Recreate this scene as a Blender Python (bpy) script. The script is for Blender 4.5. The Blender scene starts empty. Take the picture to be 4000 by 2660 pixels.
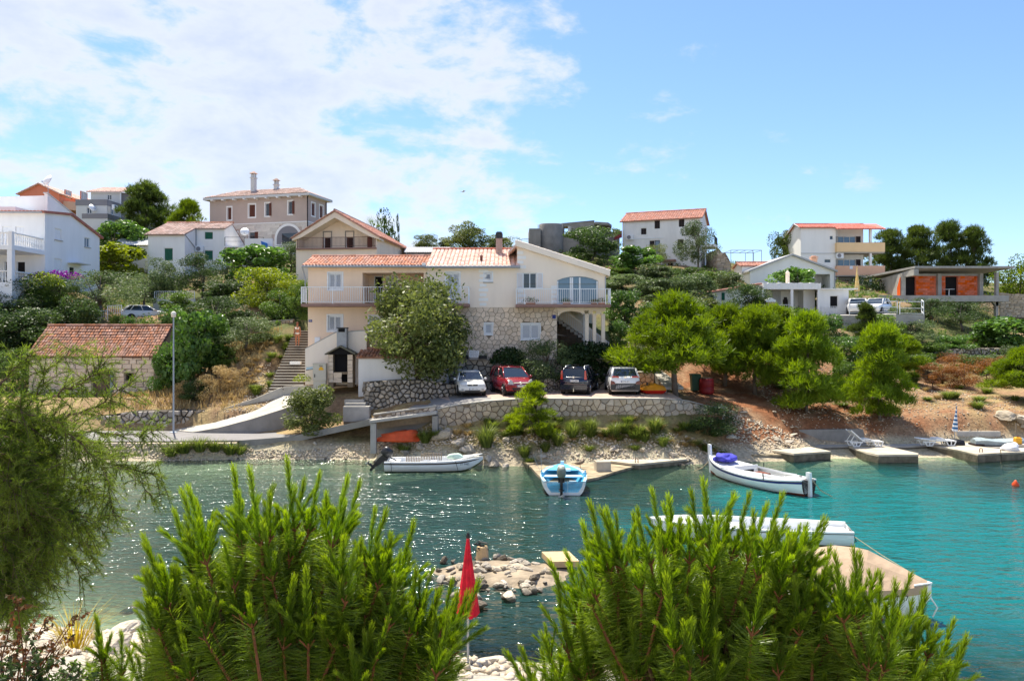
import bpy, math, random
import numpy as np
from mathutils import Vector, Matrix, noise as mnoise
random.seed(7); RNG = np.random.default_rng(7)
scene = bpy.context.scene
COL = scene.collection
# ---------------------------------------------------------------- camera, sky, sun, exposure
EYE = 6.8; F = 3064.0; CX = 2000.0; HZ = 1309.0     # eye height (m); lens and horizon of the 4000 px wide photograph
cam_data = bpy.data.cameras.new('camera'); cam = bpy.data.objects.new('camera', cam_data); COL.objects.link(cam)
cam.location = (0, 0, EYE); cam.rotation_euler = (math.pi/2, 0, 0)
cam_data.sensor_width = 36; cam_data.lens = 36*F/4000.0; cam_data.shift_y = -21/4000.0
cam_data.clip_start = 0.05; cam_data.clip_end = 5000
scene.camera = cam
SUN_EL = math.radians(65); SUN_AZ = math.radians(-25)   # azimuth from +Y towards +X
world = bpy.data.worlds.new('World'); scene.world = world; world.use_nodes = True
def build_world():
    nt = world.node_tree; nt.nodes.clear(); N = nt.nodes.new; L = nt.links.new
    out = N('ShaderNodeOutputWorld'); bg = N('ShaderNodeBackground'); L(bg.outputs[0], out.inputs[0])
    bg.inputs['Strength'].default_value = 0.135
    sky = N('ShaderNodeTexSky'); sky.sky_type = 'NISHITA'; sky.sun_disc = False
    sky.sun_elevation = SUN_EL; sky.sun_rotation = SUN_AZ; sky.air_density = 1.0; sky.dust_density = 0.4; sky.ozone_density = 2.2
    tc = N('ShaderNodeTexCoord'); sep = N('ShaderNodeSeparateXYZ'); L(tc.outputs['Generated'], sep.inputs[0])
    def math_(op, a, b=None, c=None, clamp=False):
        n = N('ShaderNodeMath'); n.operation = op; n.use_clamp = clamp
        for i, v in enumerate((a, b, c)):
            if v is None: continue
            if isinstance(v, (int, float)): n.inputs[i].default_value = v
            else: L(v, n.inputs[i])
        return n.outputs[0]
    zz = math_('ADD', math_('MAXIMUM', sep.outputs[2], 0.0), 0.16)
    px = math_('DIVIDE', sep.outputs[0], zz); py = math_('DIVIDE', sep.outputs[1], zz)
    cmb = N('ShaderNodeCombineXYZ'); L(sep.outputs[0], cmb.inputs[0]); L(sep.outputs[1], cmb.inputs[1]); L(math_('MULTIPLY', sep.outputs[2], 2.0), cmb.inputs[2])
    def noise(scale, detail, rough, dist=0.0, off=(0, 0, 0), stretch=(1, 1, 1), rot=0):
        mp = N('ShaderNodeMapping'); mp.inputs['Location'].default_value = off; mp.inputs['Scale'].default_value = stretch
        mp.inputs['Rotation'].default_value = (0, 0, rot)
        L(cmb.outputs[0], mp.inputs[0]); n = N('ShaderNodeTexNoise'); L(mp.outputs[0], n.inputs['Vector'])
        n.inputs['Scale'].default_value = scale; n.inputs['Detail'].default_value = detail
        n.inputs['Roughness'].default_value = rough; n.inputs['Distortion'].default_value = dist
        return n.outputs['Fac']
    big = noise(2.3, 3, 0.5, 0.2, (3.1, 1.7, 0.4)); mid = noise(7.5, 9, 0.58, 0.2, (7.7, 2.2, 1.1))
    fine = noise(19.0, 6, 0.6, 0.2, (1.3, 5.2, 0))
    # a bank of broken cloud lies to the left (west), the sky clears to the right
    den = math_('ADD', math_('MULTIPLY', big, 0.35), math_('ADD', math_('MULTIPLY', mid, 0.92), math_('MULTIPLY', fine, 0.24)))
    side = N('ShaderNodeMapRange'); side.interpolation_type = 'SMOOTHSTEP'
    side.inputs['From Min'].default_value = -0.25; side.inputs['From Max'].default_value = 0.30
    side.inputs['To Min'].default_value = 0.10; side.inputs['To Max'].default_value = -0.21
    L(sep.outputs[0], side.inputs['Value'])
    den = math_('ADD', den, side.outputs[0])
    cov = N('ShaderNodeMapRange'); cov.interpolation_type = 'SMOOTHSTEP'
    cov.inputs['From Min'].default_value = 0.685; cov.inputs['From Max'].default_value = 0.86; cov.clamp = True
    L(den, cov.inputs['Value'])
    thick = N('ShaderNodeMapRange'); thick.inputs['From Min'].default_value = 0.82; thick.inputs['From Max'].default_value = 1.04; L(den, thick.inputs['Value'])
    cc = N('ShaderNodeMixRGB'); L(thick.outputs[0], cc.inputs[0]); cc.inputs[1].default_value = (3.0, 3.1, 3.3, 1); cc.inputs[2].default_value = (2.3, 2.52, 2.9, 1)
    tint = N('ShaderNodeMixRGB'); tint.blend_type = 'MULTIPLY'; tint.inputs[0].default_value = 1; L(sky.outputs[0], tint.inputs[1]); tint.inputs[2].default_value = (0.50, 0.575, 0.72, 1)
    mix = N('ShaderNodeMixRGB'); L(math_('MULTIPLY', cov.outputs[0], 0.84), mix.inputs[0]); L(tint.outputs[0], mix.inputs[1]); L(cc.outputs[0], mix.inputs[2])
    L(mix.outputs[0], bg.inputs['Color'])
build_world()
sun_data = bpy.data.lights.new('sun', 'SUN'); sun_data.energy = 4.1; sun_data.angle = math.radians(0.5); sun_data.color = (1.0, 0.93, 0.80)
sun = bpy.data.objects.new('sun', sun_data); COL.objects.link(sun)
sdir = Vector((math.sin(SUN_AZ)*math.cos(SUN_EL), math.cos(SUN_AZ)*math.cos(SUN_EL), math.sin(SUN_EL)))
sun.rotation_euler = (-sdir).to_track_quat('-Z', 'Y').to_euler(); sun.location = (0, 0, 60)
scene.view_settings.view_transform = 'Standard'; scene.view_settings.look = 'None'; scene.view_settings.gamma = 1; scene.view_settings.use_curve_mapping = False
scene.view_settings.exposure = 1.2
scene.render.engine = 'CYCLES'; scene.cycles.max_bounces = 8; scene.cycles.transparent_max_bounces = 10; scene.cycles.transmission_bounces = 3
scene.cycles.diffuse_bounces = 3; scene.cycles.glossy_bounces = 3
scene.cycles.sample_clamp_indirect = 6
try: scene.cycles.use_denoising = True
except Exception: pass
# ---------------------------------------------------------------- helpers
def W(u, v, D): return Vector(((u-CX)/F*D, D, EYE-(v-HZ)/F*D))
def XU(u, D): return (u-CX)/F*D
def ZV(v, D): return EYE-(v-HZ)/F*D
class MB:
    def __init__(s): s.v = []; s.f = []; s.m = []; s.t = []
    def add(s, vs, fs, m=0, tint=None):
        o = len(s.v); s.v.extend([tuple(p) for p in vs]); s.f.extend([tuple(i+o for i in f) for f in fs]); s.m.extend([m]*len(fs))
        s.t.extend([0.0 if tint is None else tint]*len(vs)); return s
    def box(s, x0, y0, z0, x1, y1, z1, m=0):
        x0, x1 = sorted((x0, x1)); y0, y1 = sorted((y0, y1)); z0, z1 = sorted((z0, z1))
        return s.add([(x0,y0,z0),(x1,y0,z0),(x1,y1,z0),(x0,y1,z0),(x0,y0,z1),(x1,y0,z1),(x1,y1,z1),(x0,y1,z1)],
              [(0,3,2,1),(4,5,6,7),(0,1,5,4),(1,2,6,5),(2,3,7,6),(3,0,4,7)], m)
    def quad(s, a, b, c, d, m=0): return s.add([a,b,c,d], [(0,1,2,3)], m)
    def poly(s, pts, m=0): return s.add(pts, [tuple(range(len(pts)))], m)
    def prism(s, poly, vec, m=0, tint=None):
        n = len(poly); vec = Vector(vec); a = [Vector(p) for p in poly]; b = [p+vec for p in a]
        fs = [tuple(range(n-1,-1,-1)), tuple(range(n,2*n))]+[(i,(i+1)%n,n+(i+1)%n,n+i) for i in range(n)]
        nrm = Vector((0,0,0))
        for i in range(n): nrm += a[i].cross(a[(i+1)%n])
        if nrm.dot(vec) < 0: fs = [tuple(reversed(f)) for f in fs]
        return s.add(a+b, fs, m, tint)
    def beam(s, a, b, w, h, m=0):           # box along a-b, w across, h up
        a = Vector(a); b = Vector(b); d = (b-a).normalized(); up = Vector((0,0,1))
        if abs(d.z) > 0.95: up = Vector((0,1,0))
        sx = d.cross(up).normalized()*w/2; sz = sx.cross(d).normalized()*h/2
        vs = [a-sx-sz, a+sx-sz, a+sx+sz, a-sx+sz, b-sx-sz, b+sx-sz, b+sx+sz, b-sx+sz]
        return s.add(vs, [(0,1,2,3),(7,6,5,4),(0,4,5,1),(1,5,6,2),(2,6,7,3),(3,7,4,0)], m)
    def tube(s, path, r, n=6, m=0, cap=True):
        path = [Vector(p) for p in path]; k = len(path); rs = r if isinstance(r, (list, tuple)) else [r]*k
        vs = []; ref = None
        for i, p in enumerate(path):
            d = (path[min(i+1,k-1)]-path[max(i-1,0)]).normalized()
            if ref is None: ref = Vector((0,0,1)) if abs(d.z) < 0.9 else Vector((1,0,0))
            x = d.cross(ref).normalized(); y = d.cross(x).normalized(); ref = -y if False else ref
            for j in range(n):
                a = 2*math.pi*j/n; vs.append(p+(x*math.cos(a)+y*math.sin(a))*rs[i])
        fs = [(i*n+j, i*n+(j+1)%n, (i+1)*n+(j+1)%n, (i+1)*n+j) for i in range(k-1) for j in range(n)]
        if cap: fs += [tuple(range(n-1,-1,-1)), tuple((k-1)*n+j for j in range(n))]
        return s.add(vs, fs, m)
    def lathe(s, prof, n=12, c=(0,0,0), m=0, axis='z'):
        vs = []; c = Vector(c)
        for r, z in prof:
            for j in range(n):
                a = 2*math.pi*j/n; p = (r*math.cos(a), r*math.sin(a), z)
                if axis == 'y': p = (p[0], p[2], p[1])
                if axis == 'x': p = (p[2], p[0], p[1])
                vs.append(c+Vector(p))
        k = len(prof); fs = [(i*n+j, i*n+(j+1)%n, (i+1)*n+(j+1)%n, (i+1)*n+j) for i in range(k-1) for j in range(n)]
        fs += [tuple(range(n-1,-1,-1)), tuple((k-1)*n+j for j in range(n))]
        return s.add(vs, fs, m)
    def loft(s, secs, m=0, closed=False, caps=False, ms=None):
        n = len(secs[0]); vs = [p for q in secs for p in q]
        rng = range(n if closed else n-1)
        for i in range(len(secs)-1): pass
        o = len(s.v); s.v.extend([tuple(p) for p in vs]); s.t.extend([0.0]*len(vs))
        for i in range(len(secs)-1):
            for j in rng:
                s.f.append((o+i*n+j, o+i*n+(j+1)%n, o+(i+1)*n+(j+1)%n, o+(i+1)*n+j)); s.m.append(ms[j] if ms else m)
        if caps:
            s.f.append(tuple(o+j for j in range(n-1,-1,-1))); s.m.append(m)
            s.f.append(tuple(o+(len(secs)-1)*n+j for j in range(n))); s.m.append(m)
        return s
    def mesh(s, name, mats, smooth=False, recalc=False):
        me = bpy.data.meshes.new(name); me.from_pydata(s.v, [], s.f)
        for mt in (mats if isinstance(mats, (list, tuple)) else [mats]): me.materials.append(mt)
        if any(s.m): me.polygons.foreach_set('material_index', s.m)
        if any(s.t):
            at = me.attributes.new('tint', 'FLOAT', 'POINT'); at.data.foreach_set('value', s.t)
        if smooth: me.polygons.foreach_set('use_smooth', [True]*len(s.f))
        if recalc:
            import bmesh
            bm = bmesh.new(); bm.from_mesh(me); bmesh.ops.recalc_face_normals(bm, faces=bm.faces); bm.to_mesh(me); bm.free()
        me.update(); return me
    def obj(s, name, mats, parent=None, smooth=False, loc=(0,0,0), rz=0, recalc=False):
        o = bpy.data.objects.new(name, s.mesh(name, mats, smooth, recalc)); COL.objects.link(o)
        if parent is not None: o.parent = parent
        o.location = loc; o.rotation_euler = (0,0,rz); return o
def link(name, me, parent=None, loc=(0,0,0), rot=(0,0,0), scale=(1,1,1)):
    o = bpy.data.objects.new(name, me); COL.objects.link(o); o.parent = parent
    o.location = loc; o.rotation_euler = rot; o.scale = scale if isinstance(scale, (tuple, list)) else (scale,)*3; return o
def tag(o, label, cat, group=None):
    o['label'] = label; o['category'] = cat
    if group: o['group'] = group
    return o
def thing(name, label, cat, loc=(0,0,0), rz=0, group=None):
    o = bpy.data.objects.new(name, None); COL.objects.link(o); o.empty_display_size = 0.2
    o.location = loc; o.rotation_euler = (0,0,rz); return tag(o, label, cat, group)
def struct(o): o['kind'] = 'structure'; return o
def stuff(o, label=None, cat=None):
    o['kind'] = 'stuff'
    if label: o['label'] = label
    if cat: o['category'] = cat
    return o
def copy_tree(o, parent=None):
    c = o.copy(); COL.objects.link(c); c.parent = parent
    for ch in list(o.children): copy_tree(ch, c)
    return c
def text(parent, s, size, loc, rot, mat, name='lettering', align='CENTER', ext=0.002):
    cu = bpy.data.curves.new(name, 'FONT'); cu.body = s; cu.size = size; cu.align_x = align; cu.align_y = 'CENTER'; cu.extrude = ext
    tmp = bpy.data.objects.new('tmp', cu); COL.objects.link(tmp); me = bpy.data.meshes.new_from_object(tmp); bpy.data.objects.remove(tmp); bpy.data.curves.remove(cu)
    me.materials.clear(); me.materials.append(mat); me.name = name
    o = bpy.data.objects.new(name, me); COL.objects.link(o); o.parent = parent; o.location = loc; o.rotation_euler = rot; return o
FRONT = (math.pi/2, 0, 0)
def np_mesh(name, verts, faces, mats, tint=None, smooth=False, midx=None):
    """verts (N,3), faces (M,k) arrays"""
    me = bpy.data.meshes.new(name); N = len(verts); M, k = faces.shape
    me.vertices.add(N); me.vertices.foreach_set('co', np.ascontiguousarray(verts, dtype=np.float32).ravel())
    me.loops.add(M*k); me.loops.foreach_set('vertex_index', np.ascontiguousarray(faces, dtype=np.int32).ravel())
    me.polygons.add(M); me.polygons.foreach_set('loop_start', np.arange(0, M*k, k, dtype=np.int32))
    for mt in (mats if isinstance(mats, (list, tuple)) else [mats]): me.materials.append(mt)
    if midx is not None: me.polygons.foreach_set('material_index', np.asarray(midx, dtype=np.int32))
    if smooth: me.polygons.foreach_set('use_smooth', np.ones(M, dtype=bool))
    if tint is not None:
        at = me.attributes.new('tint', 'FLOAT', 'POINT'); at.data.foreach_set('value', np.asarray(tint, dtype=np.float32))
    me.update(calc_edges=True); return me
# ---------------------------------------------------------------- materials
MATS = {}
def _nodes(name):
    m = bpy.data.materials.new(name); m.use_nodes = True; nt = m.node_tree
    b = nt.nodes['Principled BSDF']; return m, nt, b
def mat(name, col, rough=0.8, var=0.12, scale=3.0, bump=0.0, bscale=None, col2=None, metal=0.0, spec=0.3, rand=0.0, coat=0.0, stretch=None, detail=6):
    if name in MATS: return MATS[name]
    m, nt, b = _nodes(name); N = nt.nodes.new; L = nt.links.new
    b.inputs['Roughness'].default_value = rough; b.inputs['Metallic'].default_value = metal; b.inputs['Specular IOR Level'].default_value = spec
    b.inputs['Coat Weight'].default_value = coat
    tc = N('ShaderNodeTexCoord'); src = tc.outputs['Object']
    if stretch:
        mp = N('ShaderNodeMapping'); mp.inputs['Scale'].default_value = stretch; L(src, mp.inputs[0]); src = mp.outputs[0]
    nz = N('ShaderNodeTexNoise'); nz.inputs['Scale'].default_value = scale; nz.inputs['Detail'].default_value = detail; nz.inputs['Roughness'].default_value = 0.6; L(src, nz.inputs['Vector'])
    mr = N('ShaderNodeMapRange'); mr.inputs['From Min'].default_value = 0.33; mr.inputs['From Max'].default_value = 0.67; L(nz.outputs['Fac'], mr.inputs[0])
    mx = N('ShaderNodeMixRGB'); L(mr.outputs[0], mx.inputs[0])
    lo = [max(0, c*(1-var)) for c in col]; hi = [min(1, c*(1+var)) for c in col] if col2 is None else col2
    if col2 is not None: lo = col
    mx.inputs[1].default_value = (*lo[:3], 1); mx.inputs[2].default_value = (*hi[:3], 1); out = mx.outputs[0]
    if rand:
        oi = N('ShaderNodeObjectInfo'); at = N('ShaderNodeAttribute'); at.attribute_name = 'tint'
        ad = N('ShaderNodeMath'); ad.operation = 'ADD'; L(oi.outputs['Random'], ad.inputs[0]); L(at.outputs['Fac'], ad.inputs[1])
        fr = N('ShaderNodeMath'); fr.operation = 'FRACT'; L(ad.outputs[0], fr.inputs[0])
        r1 = N('ShaderNodeMapRange'); r1.inputs['To Min'].default_value = 1-rand; r1.inputs['To Max'].default_value = 1+rand*0.8; L(fr.outputs[0], r1.inputs[0])
        w = N('ShaderNodeMath'); w.operation = 'MULTIPLY'; w.inputs[1].default_value = 7.31; L(fr.outputs[0], w.inputs[0])
        w2 = N('ShaderNodeMath'); w2.operation = 'FRACT'; L(w.outputs[0], w2.inputs[0])
        r2 = N('ShaderNodeMapRange'); r2.inputs['To Min'].default_value = 1-rand*0.7; r2.inputs['To Max'].default_value = 1+rand*0.5; L(w2.outputs[0], r2.inputs[0])
        hs = N('ShaderNodeHueSaturation'); L(out, hs.inputs['Color']); L(r1.outputs[0], hs.inputs['Value']); L(r2.outputs[0], hs.inputs['Saturation']); out = hs.outputs[0]
    L(out, b.inputs['Base Color'])
    if bump:
        n2 = N('ShaderNodeTexNoise'); n2.inputs['Scale'].default_value = bscale or scale*6; n2.inputs['Detail'].default_value = 5; L(src, n2.inputs['Vector'])
        bp = N('ShaderNodeBump'); bp.inputs['Strength'].default_value = 1.0; bp.inputs['Distance'].default_value = bump; L(n2.outputs['Fac'], bp.inputs['Height']); L(bp.outputs[0], b.inputs['Normal'])
    MATS[name] = m; return m
def leafmat(name, c0, c1, trans=0.35, rough=0.5, spec=0.3):
    if name in MATS: return MATS[name]
    m, nt, b = _nodes(name); N = nt.nodes.new; L = nt.links.new
    at = N('ShaderNodeAttribute'); at.attribute_name = 'tint'; mx = N('ShaderNodeMixRGB'); L(at.outputs['Fac'], mx.inputs[0])
    mx.inputs[1].default_value = (*c0, 1); mx.inputs[2].default_value = (*c1, 1)
    oi = N('ShaderNodeObjectInfo'); hs = N('ShaderNodeHueSaturation'); r1 = N('ShaderNodeMapRange'); r1.inputs['To Min'].default_value = 0.8; r1.inputs['To Max'].default_value = 1.2
    L(oi.outputs['Random'], r1.inputs[0]); L(r1.outputs[0], hs.inputs['Value']); L(mx.outputs[0], hs.inputs['Color'])
    L(hs.outputs[0], b.inputs['Base Color']); b.inputs['Roughness'].default_value = rough; b.inputs['Specular IOR Level'].default_value = spec
    tr = N('ShaderNodeBsdfTranslucent'); h2 = N('ShaderNodeHueSaturation'); h2.inputs['Value'].default_value = 1.5; h2.inputs['Saturation'].default_value = 1.1; L(hs.outputs[0], h2.inputs['Color']); L(h2.outputs[0], tr.inputs['Color'])
    ms = N('ShaderNodeMixShader'); ms.inputs[0].default_value = trans; L(b.outputs[0], ms.inputs[1]); L(tr.outputs[0], ms.inputs[2])
    L(ms.outputs[0], nt.nodes['Material Output'].inputs['Surface']); MATS[name] = m; return m
def glassmat(name, col=(0.02,0.03,0.04), rough=0.05, spec=0.8):
    if name in MATS: return MATS[name]
    m, nt, b = _nodes(name); b.inputs['Base Color'].default_value = (*col, 1); b.inputs['Roughness'].default_value = rough; b.inputs['Specular IOR Level'].default_value = spec
    MATS[name] = m; return m
def paint(name, col, rough=0.3, coat=0.6, metal=0.0): return mat(name, col, rough, var=0.03, scale=2, spec=0.5, coat=coat, metal=metal)

M_white = mat('white_render', (0.86,0.84,0.80), 0.9, 0.05, 0.9, stretch=(1,1,.22), bump=0.004, bscale=30)
M_white2 = mat('white_render_weathered', (0.82,0.79,0.75), 0.9, 0.08, 0.9, stretch=(1,1,.22), bump=0.004, bscale=30)
M_coldwhite = mat('white_paint_wall', (0.85,0.85,0.84), 0.9, 0.045, 0.9, stretch=(1,1,.22), bump=0.003, bscale=25)
M_peach = mat('peach_render', (0.90,0.68,0.50), 0.9, 0.055, 0.9, stretch=(1,1,.2), bump=0.004, bscale=30)
M_cream = mat('cream_render', (0.90,0.77,0.63), 0.9, 0.05, 0.9, stretch=(1,1,.2), bump=0.004, bscale=30)
M_beige = mat('beige_render', (0.80,0.68,0.55), 0.9, 0.09, 0.7, stretch=(1,1,.2), bump=0.004, bscale=30)
M_taupe = mat('taupe_render', (0.50,0.40,0.34), 0.9, 0.06, 0.6, bump=0.004, bscale=30)
M_orange = mat('orange_render', (0.78,0.25,0.14), 0.9, 0.06, 0.5)
M_salmon = mat('salmon_render', (0.80,0.47,0.30), 0.9, 0.05, 0.5)
M_yellow = mat('ochre_render', (0.80,0.56,0.31), 0.9, 0.05, 0.5)
M_gray = mat('grey_render', (0.42,0.42,0.43), 0.9, 0.05, 0.5)
M_lgray = mat('pale_grey_render', (0.60,0.60,0.58), 0.9, 0.05, 0.5)
M_dgray = mat('dark_grey_render', (0.24,0.23,0.24), 0.9, 0.05, 0.5)
M_conc = mat('concrete', (0.38,0.36,0.33), 0.9, 0.18, 1.2, bump=0.006, bscale=14)
M_concd = mat('raw_concrete', (0.25,0.235,0.215), 0.92, 0.2, 0.9, bump=0.006, bscale=10)
M_concl = mat('pale_concrete', (0.43,0.40,0.345), 0.9, 0.18, 1.3, bump=0.006, bscale=12)
M_jetty = mat('jetty_concrete', (0.46,0.40,0.31), 0.9, 0.25, 1.1, bump=0.01, bscale=9)
M_jettyw = mat('wet_shaded_jetty_side', (0.14,0.12,0.085), 0.7, 0.4, 2.5, bump=0.02, bscale=9)  # wet tone, with the shade of the backlit fronts added to the colour
M_balcony = mat('brown_slab_edge', (0.28,0.17,0.14), 0.9, 0.1, 2)
M_fin = mat('white_metal', (0.80,0.81,0.82), 0.4, 0.02, 3, spec=0.5)
M_gut = mat('zinc_gutter', (0.36,0.37,0.39), 0.45, 0.06, 3, metal=0.3)
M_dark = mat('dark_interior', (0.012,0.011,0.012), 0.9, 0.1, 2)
M_black = mat('black_rubber', (0.015,0.015,0.016), 0.6, 0.1, 4)
M_blackp = mat('black_plastic', (0.02,0.02,0.022), 0.35, 0.1, 4, spec=0.5)
M_glass = glassmat('window_glass')
M_glassb = glassmat('reflective_glass', (0.10,0.17,0.24), 0.04, 1.0)
M_curtain = mat('white_curtain', (0.5,0.5,0.5), 0.9, 0.1, 6)
M_shut = mat('white_shutter', (0.82,0.83,0.84), 0.5, 0.02, 3)
M_shutg = mat('green_shutter', (0.005,0.10,0.055), 0.5, 0.06, 3)
M_shutb = mat('brown_shutter', (0.105,0.028,0.014), 0.55, 0.1, 3)
M_shutd = mat('dark_brown_shutter', (0.02,0.012,0.012), 0.6, 0.1, 3)
M_rust = mat('rusty_railing', (0.13,0.045,0.03), 0.7, 0.2, 5)
M_iron = mat('dark_iron', (0.03,0.03,0.032), 0.5, 0.1, 5)
M_steel = mat('galvanised_steel', (0.42,0.44,0.46), 0.45, 0.05, 4, metal=0.5)
M_tile = mat('terracotta_tile', (0.46,0.22,0.145), 0.85, 0.2, 3, rand=0.28, bump=0.006, bscale=25)
M_tilep = mat('pale_clay_tile', (0.66,0.45,0.37), 0.85, 0.15, 3, rand=0.2)
M_tileo = mat('old_clay_tile', (0.34,0.165,0.105), 0.92, 0.35, 1.6, rand=0.32, bump=0.01, bscale=20)
M_tileg = mat('lichened_tile', (0.40,0.28,0.24), 0.92, 0.25, 1.2, rand=0.25)
M_tiler = mat('red_tile', (0.44,0.205,0.15), 0.85, 0.15, 3, rand=0.18)
M_ridge = mat('red_ridge_tile', (0.45,0.14,0.09), 0.8, 0.12, 3, rand=0.15)
M_stone = mat('limestone', (0.50,0.40,0.29), 0.92, 0.14, 5, rand=0.28, bump=0.012, bscale=22)
M_stonep = mat('pale_cladding_stone', (0.72,0.58,0.44), 0.92, 0.10, 6, rand=0.16, bump=0.008, bscale=30)
M_stoneg = mat('grey_limestone', (0.42,0.36,0.28), 0.93, 0.2, 3, rand=0.3, bump=0.02, bscale=14)
M_stoned = mat('weathered_rubble', (0.33,0.285,0.23), 0.95, 0.3, 2.5, rand=0.42, bump=0.025, bscale=12)
M_stonew = mat('white_limestone', (0.55,0.455,0.335), 0.93, 0.15, 3, rand=0.25, bump=0.02, bscale=14)
M_mortar = mat('mortar', (0.22,0.165,0.11), 0.95, 0.2, 5)
M_mortard = mat('dark_joint', (0.055,0.047,0.038), 0.95, 0.3, 5)
M_mortarl = mat('grey_mortar', (0.30,0.245,0.18), 0.95, 0.2, 5)
M_ashlar = mat('pale_ashlar', (0.66,0.60,0.52), 0.9, 0.1, 4, rand=0.14)
M_brick = mat('orange_block', (0.75,0.15,0.05), 0.9, 0.15, 4, rand=0.18)
M_bark = mat('bark', (0.10,0.065,0.045), 0.95, 0.35, 9, bump=0.02, bscale=30)
M_barkg = mat('grey_bark', (0.16,0.13,0.105), 0.95, 0.3, 9, bump=0.02, bscale=30)
M_twig = mat('reddish_twig', (0.20,0.075,0.03), 0.8, 0.25, 30)
M_asph = mat('asphalt', (0.22,0.21,0.205), 0.95, 0.10, 1.5, bump=0.004, bscale=60)
M_paver = mat('reddish_paving', (0.42,0.31,0.25), 0.95, 0.15, 1.5, bump=0.006, bscale=30)
M_wood = mat('weathered_wood', (0.22,0.17,0.12), 0.85, 0.3, 6, stretch=(1,12,12))
# ---------------------------------------------------------------- terrain height
HILL = [  # (u, v, D): ground points read off the photograph at a guessed distance
 (-900,1360,56),(115,1530,54),(640,1530,54),(400,1420,60),(100,1250,62),(-600,1200,64),(200,1092,65),(-500,1060,66),(60,1080,72),(550,1245,68),(700,1235,66),(330,1180,70),
 (800,1500,51),(900,1400,54),(1000,1300,58),(1100,1240,62),(1250,1160,68),(1000,1150,72),(640,1110,80),(900,1090,80),(500,1050,85),(820,1010,90),(1200,1000,90),(1400,1120,72),
 (1300,1240,62),(1700,1250,60),(2100,1250,60),(1700,1080,80),(2000,1060,80),(1700,985,104),(400,905,98),(200,860,110),(-500,860,110),(1000,930,112),
 (2250,990,95),(2600,1035,95),(2500,1090,80),(2500,1200,65),(2450,1300,58),(2700,1200,68),(2900,1130,80),(3100,1122,82),(3300,1110,92),(3000,1240,69),(3300,1240,70),(2900,1440,55),(3000,1330,61),(3250,1330,61),
 (3500,1200,76),(3870,1268,85),(3600,1165,92),(4000,1245,88),(4500,1250,88),(3700,1340,68),(3900,1330,68),(3700,1402,64),(3900,1402,64),(3650,1500,58),(3900,1500,56),(4400,1480,56),(3300,1440,56),(4500,1340,68),
 (2400,1000,112),(3000,1040,112),(3600,1085,112),(4100,1120,112),(4800,1150,112)]
_P = np.array([[XU(u,D), D, ZV(v,D)] for u, v, D in HILL])
def _tps(r2): return 0.5*r2*np.log(r2+1e-9)
_S = 20.0; _q = _P[:, :2]/_S
_K = _tps(((_q[:,None]-_q[None])**2).sum(-1))+np.eye(len(_q))*0.02; _A = np.hstack([np.ones((len(_q),1)), _q])
_M = np.block([[_K, _A],[_A.T, np.zeros((3,3))]]); _w = np.linalg.solve(_M, np.concatenate([_P[:,2], np.zeros(3)]))
def hill_z(X, Y):
    X = np.clip(X, -75, 85); Yc = np.clip(Y, 40, 113); q = np.stack([X, Yc], -1)/_S
    sh = q.shape[:-1]; q = q.reshape(-1,2); r = _tps(((q[:,None]-_q[None])**2).sum(-1)); z = r@_w[:len(_q)]+np.hstack([np.ones((len(q),1)), q])@_w[len(_q):]
    return z.reshape(sh)
STATIONS = [ # x, [(Y, z) ...] from the shoreline to Y = 56
 (-70,[(42.6,0),(43.2,.72),(43.5,.84),(48,.84),(49,1.5),(51,2.8),(56,3.0)]),(-22,[(42.6,0),(43.2,.72),(43.5,.84),(48.2,.84),(48.8,1.6),(51,2.8),(56,3.2)]),
 (-18,[(42.8,0),(43.2,.72),(43.6,.84),(48.2,.84),(48.7,2.0),(51,3.1),(56,5.2)]),(-14.2,[(43.2,0),(43.9,.8),(44.4,.9),(47,.95),(48.3,1.9),(50.4,3.0),(53,4.6),(56,6)]),
 (-12,[(43.2,0),(44.2,1.0),(45.5,1.2),(47,1.6),(48.5,2.6),(51,3.2),(54,4.5),(56,5)]),(-7.7,[(42.8,0),(43.6,.8),(44.4,1.0),(45.5,1.7),(47,2.3),(48.5,3.1),(51,3.7),(56,5)]),
 (-6.8,[(42.3,0),(42.9,.7),(43.5,.8),(44.3,.95),(45,2.3),(48,3.0),(51,3.6),(56,5)]),(-4,[(41.6,0),(42.6,1.2),(43.3,1.7),(44.0,2.7),(46,3.0),(50,3.2),(56,5)]),
 (-1,[(40.9,0),(42,1.0),(43.8,1.85),(44.5,3.0),(50,3.2),(56,5)]),(3,[(40.6,0),(42,.9),(43.9,1.95),(44.5,3.0),(50,3.2),(56,5)]),(8,[(41,0),(42.4,1.0),(43.9,2.1),(44.5,3.1),(50,3.3),(56,4.2)]),
 (11.6,[(42,0),(43.2,.8),(45,2.25),(46,2.8),(50,3.35),(56,4.2)]),(14,[(42.3,0),(43.6,.5),(45.5,1.7),(47,2.5),(50,3.1),(56,3.9)]),(18,[(42.6,-.1),(44.4,.15),(45.9,.3),(46.5,1.3),(47,1.9),(50,2.6),(56,3.6)]),
 (22,[(42.8,-.1),(44.6,.15),(46.0,.3),(47,1.2),(50,2.2),(56,3.1)]),(27,[(43,-.1),(45,.15),(46.6,.3),(47.2,1.2),(48,2.0),(51,2.6),(56,3.3)]),(80,[(43,-.1),(45,.15),(46.6,.3),(47.2,1.2),(48,2.0),(51,2.6),(56,3.3)])]
_sx = np.array([s[0] for s in STATIONS])
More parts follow.
